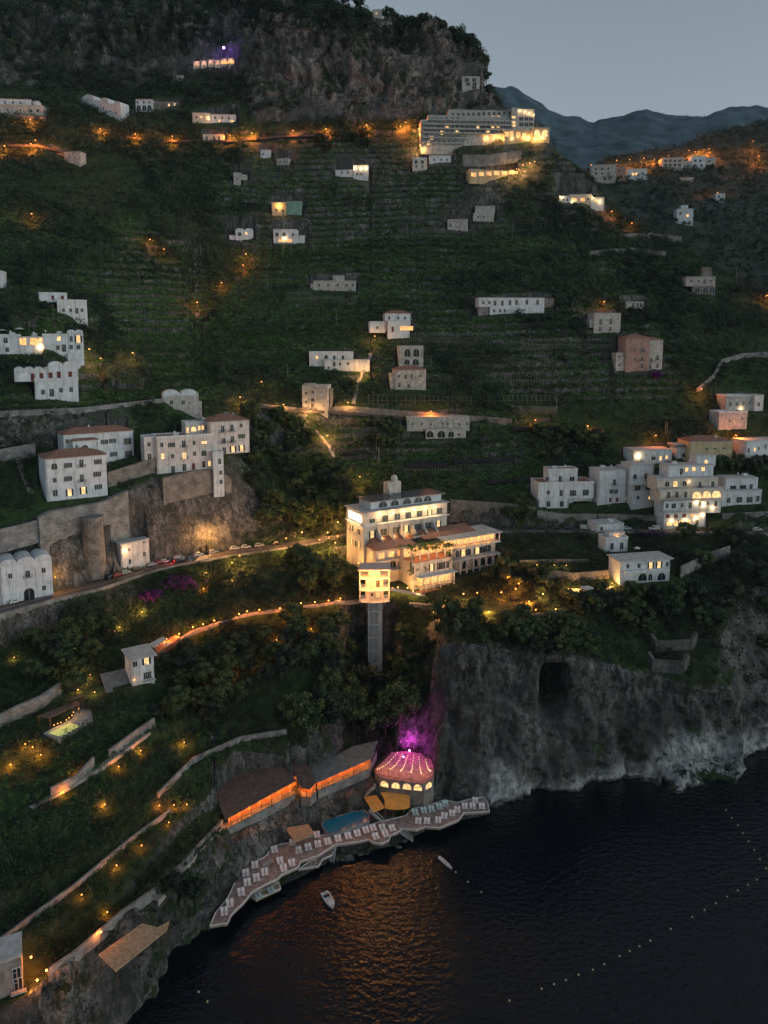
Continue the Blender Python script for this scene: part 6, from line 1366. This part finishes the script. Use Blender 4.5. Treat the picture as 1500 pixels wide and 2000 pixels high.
lamprow('g', [(377,1225),(397,1219),(419,1212),(467,1199),(483,1194),(507,1191),(547,1188),(567,1182),(588,1178),(615,1176),(642,1173),(665,1169)], 'glowing garden lamp, %s from the left along the cliff path', SOD, 60, G_, 'lamps of the cliff path')
lamprow('g', [(767,1149),(777,1147),(796,1148),(807,1155),(818,1161)], 'glowing lamp, %s from the left between lift tower and hotel', WARM, 50, G_, 'lamps of the lift tower path')
lamprow('g', [(932,1158),(979,1157),(991,1128),(1007,1150),(1013,1140),(1033,1175),(1046,1191)], 'orange garden lamp, %s from the left around the lawn', SOD, 130, G_, 'lamps around the lawn')
lamprow('b', [(1110,1150),(1117,1150),(1125,1150),(1133,1151),(1171,1150),(1180,1146),(1187,1143),(1195,1139),(1202,1136)], 'small festoon lamp, %s from the left below the white villa', WARM, 40, G_, 'festoon lamps of the garden terrace')
lamprow('b', [(1027,1102),(1038,1103),(1049,1103),(1083,1104),(1106,1104)], 'tiny yellow lamp, %s from the left in the hedge behind the lawn', (1, .6, .1), 8, G_, 'hedge lamps')
lamprow('b', [(106,1416),(113,1413),(119,1411),(130,1406),(135,1402),(141,1397),(144,1391),(154,1384)], 'small lamp, %s from the left beside the lit villa pool', WARM, 3, G_, 'villa pool lamps')
lamprow('g', [(326,1248),(350,1238)], 'orange lamp, %s from the left on the red villa patio', SOD, 110, G_, 'villa patio lamps')
lamprow('b', [(142,1318),(153,1347),(166,1331),(176,1318),(185,1352),(140,1254),(128,1252),(28,1284)], 'small hidden lamp, %s from the left in the garden above the villa pool', WARM, 30, G_, 'hidden lamps above the villa')
lamprow('b', [(21,1493),(50,1453),(64,1459),(80,1474),(155,1510),(125,1548),(205,1571),(232,1497),(275,1466)], 'small garden lamp, %s from the left in the dark lemon garden below the villa', SOD, 45, G_, 'lamps of the lemon garden')
lamprow('b', [(312,1573),(340,1572),(365,1571),(330,1606),(277,1651),(228,1690),(210,1781),(160,1747)], 'dim orange lamp, %s from the left on the lowest garden terraces', SOD, 30, G_, 'lamps of the lowest terraces')
lamprow('g', [(62,1868),(74,1913),(92,1894),(198,1819)], 'orange lamp, %s from the left near the weathered stone cottage', SOD, 70, G_, 'lamps near the stone cottage')
lamprow('b', [(360,1450),(425,1351),(450,1318),(540,1250),(608,1228),(493,1296),(560,1203),(398,1150)], 'faint lamp, %s from the left on the wooded slope left of the lift tower', SOD, 50, G_, 'faint lamps of the wooded slope')
lamprow('s', [(412,1036),(470,1083),(625,1053),(560,1050),(660,1046)], 'yellow road lamp, %s from the left at the road bend', WARM, 1000, 'street lamp', 'lamps of the coast road')
for l_, px_, py_, d_, e_ in (('spotlight washing the rock beside the vaulted roadside house', 112, 1128, 1.5, 260), ('spotlight washing the arched road wall below the parked cars', 280, 1196, 1.2, 330), ('spotlight at the foot of the road wall left of the arched bay', 236, 1226, 1.2, 150), ('spotlight washing the rock face above the zebra crossing', 412, 1052, 2.5, 190), ('spotlight under the road wall past the purple bougainvillea', 405, 1120, 1.5, 160), ('spotlight washing the road wall under the zebra crossing', 455, 1100, 1.5, 240), ('spotlight in the garden bushes left of the hotel drive', 455, 1136, 1.0, 90)):
    X, Y, z = hit(px_, py_); o = thing('spotlight', l_, 'spotlight', (X, Y - d_, z + .2)); m = MB(); m.tube((0, 0, -1), (0, 0, .3), .05); m.build('stand', DMETAL, o); m = MB(); m.ball((0, 0, .45), .16, 6, 4); m.build('lens', BULB_O, o); point((1, .45, .10), e_ * 4, .2, (0, -.8, 1.2), o)
# utility poles on the terraces
for i_, (px_, py_) in enumerate(sorted([(612,490),(690,478),(795,462),(392,502),(407,500),(562,740),(522,560),(657,632),(842,725),(1042,450),(1065,452),(1147,432),(1164,455),(1177,540),(1161,570),(1299,855),(664,840),(1000,470),(570,500),(553,505),(735,880),(1438,548),(1087,800),(660,905),(740,905),(1302,858)])):
    X, Y, z = hit(px_, py_)
    if i_ == 0:
        u0_ = put('utility_pole', None); m = MB(); m.tube((0, 0, -1), (0, 0, 8.5), .16, .11, 6); m.build('pole', mk('weathered pole', (.22, .20, .18), var=.2), u0_); m = MB(); m.box(-.7, .7, -.06, .06, 7.9, 8.05); m.build('crossarm', WOOD, u0_); o = u0_
    else: o = copy_tree(u0_)
    o.location = (X, Y, z); tag(o, 'thin utility pole on the terraces, %s from the left' % ordw(i_ + 1), 'utility pole', 'utility poles on the terraces')
# white wall lamps of the road: drainpipe on the fortress wall
dp = thing('drainpipe', 'pale drainpipe running down the left end of the fortress wall', 'pipe', (0, 0, 0)); P_ = [lineat(8, 84)]; v = lineat(7, 110); a_ = Vector(P_[0]); m = MB()
q_ = [(a_.x, a_.y - 1.4, a_.z), (a_.x + .8, a_.y - 1.7, a_.z - 12), (a_.x + 3.2, a_.y - 1.7, a_.z - 12.4), (a_.x + 4.2, a_.y - 2.2, v.z + .1)]
for b_, c_ in zip(q_, q_[1:]): m.tube(b_, c_, .14, n=6)
m.build('pipe', METAL, dp)

X, Y, z = hit(438, 118); o = thing('spotlight', 'violet beacon lamp over the lit grotto village', 'lamp', (X, Y - 1, z)); m = MB(); m.tube((0, 0, -2), (0, 0, 8.5), .12); m.build('pole', DMETAL, o); m = MB(); m.ball((0, 0, 9), .9, 8, 5); m.build('lens', BULB_V, o); point((.3, .1, 1), 2500, .5, (0, -1.5, 9), o)

# dark shade nets and pale vine trellises on the terraces
NETM = mk('black shade net', (.012, .013, .018), c2=(.03, .032, .042), var=.4, scale=1.2, rough=.9)
NETS = [(795,872,910,'left of two behind the big hotel'),(885,1000,902,'long one behind the roof of the big hotel'),(948,1006,942,'nearest one behind the right hotel wing'),(667,716,886,'beside the stepped lane'),(1000,1090,838,'above the trees of the upper lane')]
for a_, b_, y_, w_ in NETS:
    ribbon('shade_net', [(a_, y_ + 2), ((a_ + b_) / 2, y_), (b_, y_ - 1)], 6.0, NETM, 1.6, 8, 'black shade net over a terrace, ' + w_, 'shade net', None)
POST = mk('pale trellis post', (.36, .35, .32), var=.2)
for i_, (a_, b_, y_) in enumerate(((800,960,668),(850,1080,690),(880,1085,722),(860,1090,752),(720,1085,790),(1000,1090,810),(690,800,860),(770,1000,925),(1020,1200,680),(560,700,590))):
    P = [hit(a_ + (b_ - a_) * q / 40, y_) for q in range(41)]; o_ = P[20]; m = MB()
    for r_ in (0, 3.0):
        L_ = [(p[0] - o_[0], p[1] - o_[1] + r_, float(height(p[0], p[1] + r_)) - o_[2]) for p in P]
        for p, q in zip(L_, L_[1:]):
            m.tube(p, (p[0], p[1], p[2] + 2.3), .07, n=3); m.tube((p[0], p[1], p[2] + 2.2), (q[0], q[1], q[2] + 2.2), .045, n=3)
        if r_:
            for p, q in zip(L_, prev_): m.tube((p[0], p[1], p[2] + 2.25), (q[0], q[1], q[2] + 2.25), .04, n=3)
        prev_ = L_
    tag(m.build('vine_trellis', POST, None, o_), 'pale post and wire vine trellis on a terrace, %s from the top' % ordw(sorted([668,690,722,752,790,810,860,925,680,590]).index(y_) + 1), 'trellis', 'vine trellises on the terraces')

lamprow('g', [(600,1000),(640,985),(660,1020),(590,1040),(640,1040),(668,990),(655,1060),(700,1100)], 'golden garden lamp, %s from the left among trees left of the hotel', WARM, 170, G_, 'garden lamps left of the big hotel')
lamprow('g', [(905,1160),(870,1172),(850,1195),(955,1195),(985,1105),(1060,1160),(1085,1190)], 'added golden lamp, %s from the left above the sea cliff', WARM, 130, G_, 'added lamps above the sea cliff')  # extra lamps, added to warm the hotel garden and feed the sea glitter

# ------------------------------------------------------------------ ground sheet, then everything that grows on it
def inpoly(P, x, y):
    r = np.zeros(np.shape(x), bool); n = len(P)
    for i in range(n):
        (x0, y0), (x1, y1) = P[i], P[(i + 1) % n]
        c = ((y0 > y) != (y1 > y)) & (x < (x1 - x0) * (y - y0) / ((y1 - y0) or 1e-9) + x0); r ^= c
    return r
G = finish_ground()
def crown_pts(seed, h, w, kind):
    g = np.random.default_rng(seed)
    if kind == 'cypress':
        n = 26; t = np.linspace(.08, 1, n); C = np.stack([g.normal(0, .12, n) * w, g.normal(0, .12, n) * w, t * h], 1); r = w * (.5 * np.sin(np.pi * np.clip(t, .05, .97)) ** .6 + .08); return C, r
    if kind == 'pine':
        n = 24; a = g.random(n) * 6.28; q = np.sqrt(g.random(n)) * w * .85; C = np.stack([q * np.cos(a), q * np.sin(a), h * (.72 + .2 * g.random(n)) - q * .12], 1); return C, w * (.24 + .12 * g.random(n))
    n = 34; d = g.normal(size=(n, 3)); d /= np.linalg.norm(d, axis=1, keepdims=True); d[:, 2] = d[:, 2] * .9 + .1
    q = (.45 + .5 * g.random(n) ** .6)[:, None]; C = d * q * [w, w, h * .36] + [0, 0, h * .58]; return C, w * (.24 + .14 * g.random(n))
def tree_proto(seed, h, w, kind, mat):
    t = put({'cypress': 'cypress', 'pine': 'pine_tree'}.get(kind, 'tree'), None); g = np.random.default_rng(seed); C, r = crown_pts(seed, h, w, kind)
    m = MB(); top = h * (.9 if kind == 'cypress' else .55); m.tube((0, 0, -1.2), (g.normal(0, .1), g.normal(0, .1), top), .035 * h, .012 * h, 7)
    for i in range(0, len(C), 4): m.tube((0, 0, top * .55), C[i] * [.8, .8, .92], .014 * h, .005 * h, 4)
    m.build('trunk', TRUNK, t)
    put('crown', leafmesh('crown', C, r, 75, .30 if kind != 'cypress' else .22, g.random(len(C)) * .75 + .1, mat, .85, seed, .35), t); return t
TP = [tree_proto(100 + i, h, w, k, mt) for i, (h, w, k, mt) in enumerate(((7.5, 3.2, 'broad', LEAF), (9, 3.8, 'broad', LEAF), (6, 3.0, 'broad', SCRUB), (8.5, 3.4, 'broad', LEAFD), (5, 2.4, 'broad', LEAF), (10, 4.4, 'pine', LEAFD), (11, 1.5, 'cypress', LEAFD)))]
tused = [False] * len(TP); TREES = []
def tree(px_, py_, k, label, group, sc_=1.0, cat='tree', XYZ=None):
    X, Y, z = XYZ or hit(px_, py_)
    z = float(height(X, Y)) if XYZ is None else z
    if not tused[k]: o = TP[k]; tused[k] = True
    else: o = copy_tree(TP[k])
    o.location = (X, Y, z - .2); s = 1.18 * sc_ * random.uniform(.85, 1.2); o.scale = (s, s, s * random.uniform(.85, 1.15)); o.rotation_euler = (0, 0, random.uniform(0, 6.28))
    tag(o, label, cat, group); TREES.append((X, Y)); return o
def grove(P, n, kinds, label, group, sc_=1.0, dmin=3.0, lampfree=True):
    xs, ys = [p[0] for p in P], [p[1] for p in P]; k = 0; tries = 0; mine = []
    while k < n and tries < n * 30:
        tries += 1; x, y = random.uniform(min(xs), max(xs)), random.uniform(min(ys), max(ys))
        if not inpoly(P, np.array([x]), np.array([y]))[0]: continue
        X, Y, z = hit(x, y)
        if float(tab(PADM, X, Y)) > .3 or z < 2: continue
        if any((X - a) ** 2 + (Y - b) ** 2 < dmin ** 2 for a, b in mine): continue
        mine.append((X, Y)); tree(x, y, random.choice(kinds), label, group, sc_); k += 1
grove([(480,825),(555,815),(640,890),(680,940),(685,1030),(620,1050),(560,1040),(470,1035),(450,1000),(500,910)], 46, [0,1,3,0,1], 'dense tree in the dark wood between the penthouse house and the big hotel', 'trees of the wood left of the big hotel', 1.0, 3.6)
grove([(835,1206),(1000,1212),(1120,1235),(1200,1280),(1130,1292),(1000,1272),(850,1240)], 34, [0,2,4,0], 'tree overhanging the edge of the sea cliff below the lawn', 'trees along the sea cliff edge', .85, 3.0)
grove([(560,1215),(700,1225),(716,1400),(650,1420),(560,1320)], 20, [0,3,1], 'tree on the dark slope just left of the lift shaft', 'trees left of the lift shaft', .9, 3.4)
grove([(752,1230),(830,1230),(830,1400),(752,1410)], 12, [0,2,3], 'tree in the rocky gully right of the lift shaft', 'trees right of the lift shaft', .85, 3.0)
grove([(560,1095),(685,1080),(692,1150),(600,1165)], 16, [0,4,1], 'garden tree between the road bend and the big hotel', 'garden trees left of the big hotel', .9, 3.2)
grove([(770,1120),(830,1125),(825,1150),(775,1145)], 5, [4,0], 'small tree between the lift tower and the vine roofed wing', 'trees by the footbridge', .8, 2.5)
grove([(930,1110),(1060,1110),(1080,1170),(1010,1150),(930,1140)], 12, [4,0,2], 'small tree in the lamp lit garden around the lawn', 'garden trees around the lawn', .8, 3.0)
grove([(1320,1055),(1500,1055),(1500,1280),(1360,1240)], 18, [0,2,3], 'dark tree on the rough slope below the right road', 'trees of the right slope', .95, 4.0)
grove([(1090,1165),(1330,1160),(1330,1240),(1180,1240)], 20, [2,0,3], 'low dark tree on the slope under the festoon lamps', 'trees under the festoon lamps', .8, 3.4)
grove([(60,1260),(230,1240),(225,1330),(190,1370),(60,1340)], 14, [0,3,1], 'dark garden tree above the lit villa pool', 'trees above the villa pool', .8, 3.4)
grove([(310,1290),(520,1235),(560,1330),(430,1430),(310,1400)], 26, [0,3,1,2], 'dark tree in the gardens right of the white villa', 'trees right of the white villa', .8, 3.4)
grove([(980,1000),(1010,985),(1030,1020),(985,1045)], 4, [1,0], 'tree at the right corner of the big hotel', 'trees right of the big hotel', .9)
grove([(980,855),(1180,850),(1180,900),(1060,905)], 14, [0,2], 'tree above the roof terrace house', 'trees above the roof terrace house', .9, 4)
grove([(700,820),(790,815),(790,880),(690,880)], 9, [0,2], 'tree left of the long stone farmhouse', 'trees by the stone farmhouse', .9, 4)
grove([(600,265),(800,262),(812,300),(620,300)], 6, [3,0], 'dark tree under the upper cliff road', 'trees under the upper cliff road', 1.0, 4)
grove([(1380,915),(1500,890),(1500,935),(1410,935)], 9, [0,2], 'tree on the bank right of the chapel', 'trees right of the chapel', .9, 4)
grove([(320,1755),(385,1745),(395,1790),(340,1800)], 3, [3], 'dark tree at the top corner of the reed canopy', 'trees by the reed canopy', .75)
for px_, py_, sc2 in ((650,1415,1.5),(672,1400,1.9),(690,1425,1.7),(705,1395,2.0),(716,1440,1.4),(752,1440,1.5),(764,1400,1.9),(780,1425,1.6),(630,1435,1.4),(600,1440,1.3),(575,1420,1.3)):
    tree(px_, py_, random.choice([0, 1, 3]), 'tall tree rising beside the foot of the lift shaft', 'tall trees at the foot of the lift shaft', sc2)
tree(205, 1248, 6, 'pointed conifer in front of the lit road wall', None, .9, 'tree')
# cliff top trees, seen against the sky
for i_ in range(46):
    px_ = 652 + i_ * 6.5 + random.uniform(-3, 3); g_ = (px_ - 750) / F / .985
    Y = float(np.interp(g_, AG, LYm[16])) + random.uniform(-7, 4); X = g_ * Y; z = float(height(X, Y))
    if 724 < px_ < 752: continue
    tree(0, 0, random.choice([3, 3, 0, 1]) if px_ > 720 else random.choice([6, 3, 3, 1]), 'dark tree on the cliff top against the dusk sky', 'trees on the cliff top', random.uniform(.7, 1.1), XYZ=(X, Y, z - 2.6))
for i_ in range(9):
    px_ = 1330 + i_ * 6.5; a, T = ray(px_, 226); tree(0, 0, 6, 'tiny pointed tree on the far mountain ridge', 'trees on the far mountain ridge', .9, XYZ=(a * 2500, 2500, H0 - T * 2500 - 8))
# bougainvillea
for l_, px_, py_, w_, h_ in (('big purple bougainvillea spilling over the road wall', 352, 1150, 9.5, 4.0), ('smaller purple bougainvillea lit from below beside the road wall', 296, 1170, 4.6, 2.8), ('flat purple bougainvillea beside the right road', 1270, 1046, 5.2, 1.0), ('purple creeper at the foot of the tall pink house', 1282, 737, 3.5, 2.4)):
    X, Y, z = hit(px_, py_); g = np.random.default_rng(int(px_)); n = 70; C = g.normal(size=(n, 3)) * [w_ * .45, w_ * .3, h_ * .3] + [0, -.5, h_ * .7]
    o = thing('bougainvillea', l_, 'shrub', (X, Y, z)); put('blossom', leafmesh('blossom', C, np.full(n, .8), 40, .2, g.random(n), PURP, seed=3), o); m = MB()
    for q in range(6): m.tube((0, 0, -1), C[q * 9], .09, .03, 4)
    m.build('stem', TRUNK, o)
for k_, t_ in enumerate(TP):
    if not tused[k_]:
        for c_ in list(t_.children): bpy.data.objects.remove(c_)
        bpy.data.objects.remove(t_)
# ---- scrub, vines and lemon terraces: nobody could count them
V, K, PX = G['V'], G['K'], G['PX']
c0 = V[:-1, :-1]; e1 = V[1:, :-1] - c0; e2 = V[:-1, 1:] - c0
area = np.linalg.norm(np.cross(e1, e2), axis=-1); Kc, Pc, pmc, rk, vn, nzc = K[:-1, :-1], PX[:-1, :-1], G['pm'][:-1, :-1], G['rock'][:-1, :-1], G['vn'][:-1, :-1], G['N'][:-1, :-1, 2]
ok = (pmc < .35) & (c0[..., 2] > 2.5) & (Kc < 17.05) & (Pc > -60) & (Pc < 1570)
def scatter(name, dens, size, ntri, leaf, mat, label, seed, flat=.8, lift=.3, tlo=.1, thi=.9, rows=None):
    g = np.random.default_rng(seed); w = np.where(ok, area * dens, 0).ravel(); n = int(w.sum()); cs = np.cumsum(w)
    i = np.searchsorted(cs, g.random(n) * cs[-1]); i = np.clip(i, 0, w.size - 1); r = g.random((n, 2))
    P = c0.reshape(-1, 3)[i] + e1.reshape(-1, 3)[i] * r[:, :1] + e2.reshape(-1, 3)[i] * r[:, 1:]
    s = size[0] + (size[1] - size[0]) * g.random(n) ** 2; s = s * (.75 + P[:, 1] / 900.)
    near_lamp = np.zeros(n, bool)      # lamps stand in small clearings
    for lx, ly in LAMPXY: near_lamp |= (P[:, 0] - lx) ** 2 + (P[:, 1] - ly) ** 2 < (1.3 + s) ** 2
    P, s = P[~near_lamp], s[~near_lamp]; n = len(P)
    P[:, 2] += s * lift
    pat = np.clip(.5 + .8 * fbm(P * [1, .3, 5.5], 1 / 45., seed, 3), 0, 1) if name in ('vineyards', 'lemon_terraces') else np.clip(.5 + .7 * fbm(P, 1 / 19., seed, 3), 0, 1)
    tn = tlo + (thi - tlo) * (pat * .6 + .4 * g.random(n))
    me = leafmesh(name, P, s, ntri, leaf * (.6 + P[:, 1] / 700.), tn, mat, flat, seed, .3)
    o = put(name, me); tag(o, label, name.replace('_', ' '), None, 'stuff'); print(name, n, n * ntri); return o
far = c0[..., 1] > 335; near = ~far
upw = np.clip(sstep(15.58, 15.85, Kc) + .3 * (1 - sstep(430, 560, Pc)) * (Kc > 15.1), 0, 1)
cl = sstep(-.2, .35, vn); cliff = G['big'][:-1, :-1]
scr = (.10 + .30 * cl) * (1 - rk * .88) * (1 - .85 * cliff * (1 - upw)) * (1 + 1.2 * upw)
ter = TMc = tab(TM, c0[..., 0], c0[..., 1])
scatter('scrub', np.where(near, scr * (1 - .5 * ter) * 2.6, 0), (.5, 2.1), 36, .25, SCRUB, 'dark maquis scrub covering the slopes and cliff ledges', 5, thi=.7)  # near leaves capped darker: lower slope shade put into the tint
scatter('hillside_scrub', np.where(far, scr * (1 - .72 * ter) * (1 - .75 * (ter > .3) * (nzc < .5)) * .8, 0), (.8, 2.8), 26, .36, SCRUB, 'dark scrub and small trees between the hillside terraces', 6)
scatter('lemon_terraces', np.where(near & (Kc < 6), ter * (nzc > .6) * .42, 0), (.7, 1.3), 40, .24, VINE, 'rows of lemon trees and vines on the lower garden terraces', 7, .8, .5, .0, .7)  # tint capped too, shade of the lower gardens in the leaf colour
scatter('vineyards', np.where(Kc > 8, ter * (nzc > .55) * .42, 0), (.6, 1.5), 26, .34, VINE, 'vines and vegetables on the narrow hillside terraces', 8, .55, .35, .0, 1)
wn = fbm(c0, 1 / 42., 91, 3)
reg = band(300, 1330, c0[..., 1] * 0 + Pc, 30) * .25 + (Pc < 430) * (Kc > 11.5) * .8 + (Pc > 980) * (Pc < 1500) * (Kc > 12.2) * .7 + (Kc > 14.2) * .4 + upw * .9
wd = (Kc > 8.2) * sstep(.12, .5, wn + reg * .55 - .25) * np.where(cliff > .4, upw * 1.2, 1)
scatter('woodland', np.where(Kc > 8.2, wd * .085, 0), (1.6, 3.6), 90, .42, LEAFD, 'dark woods in patches over the upper hillside and cliff top', 21, .85, .5, .1, .95)
scatter('maquis', np.where((Kc < 8) & (Kc > 3.05) & (cliff < .5), (.25 + .75 * sstep(-.1, .4, wn)) * .055 * (1 - .5 * ter) * (1 + 1.6 * (Kc > 4.1) * (Kc < 6) * (Pc > 120) * (Pc < 690)), 0), (1.4, 3.2), 110, .30, LEAFD, 'dark bushes over the lower gardens and slopes', 22, .85, .5, .0, .9)
g = np.random.default_rng(9); fv = FHV.reshape(-1, 3); n = 9000; i = g.integers(0, len(fv), n); P = fv[i] + g.normal(size=(n, 3)) * [4, 4, .5]; keep = P[:, 1] < 985; P = P[keep]
me = leafmesh('valley_scrub', P, 2.0 + 2.6 * g.random(len(P)) ** 2, 22, .9, g.random(len(P)) * .8, LEAFD, .8, 9, .3); tag(put('valley_scrub', me), 'dark woods covering the far valley hill', 'woods', None, 'stuff')

# ------------------------------------------------------------------ evening air
hz = MB(); hz.box(-1480, 1480, -60, 3400, -12, 1500); ho = hz.build('haze', bpy.data.materials.new('evening air')); ho['kind'] = 'stuff'; ho['label'] = 'thin blue evening haze over the bay'
hm = ho.data.materials[0]; hm.use_nodes = True; hn = hm.node_tree; hn.nodes.clear(); hv = hn.nodes.new('ShaderNodeVolumePrincipled'); hout = hn.nodes.new('ShaderNodeOutputMaterial')
hv.inputs['Color'].default_value = (.6, .85, 1, 1); hv.inputs['Density'].default_value = .00003; hv.inputs['Anisotropy'].default_value = 0; hn.links.new(hv.outputs[0], hout.inputs['Volume'])
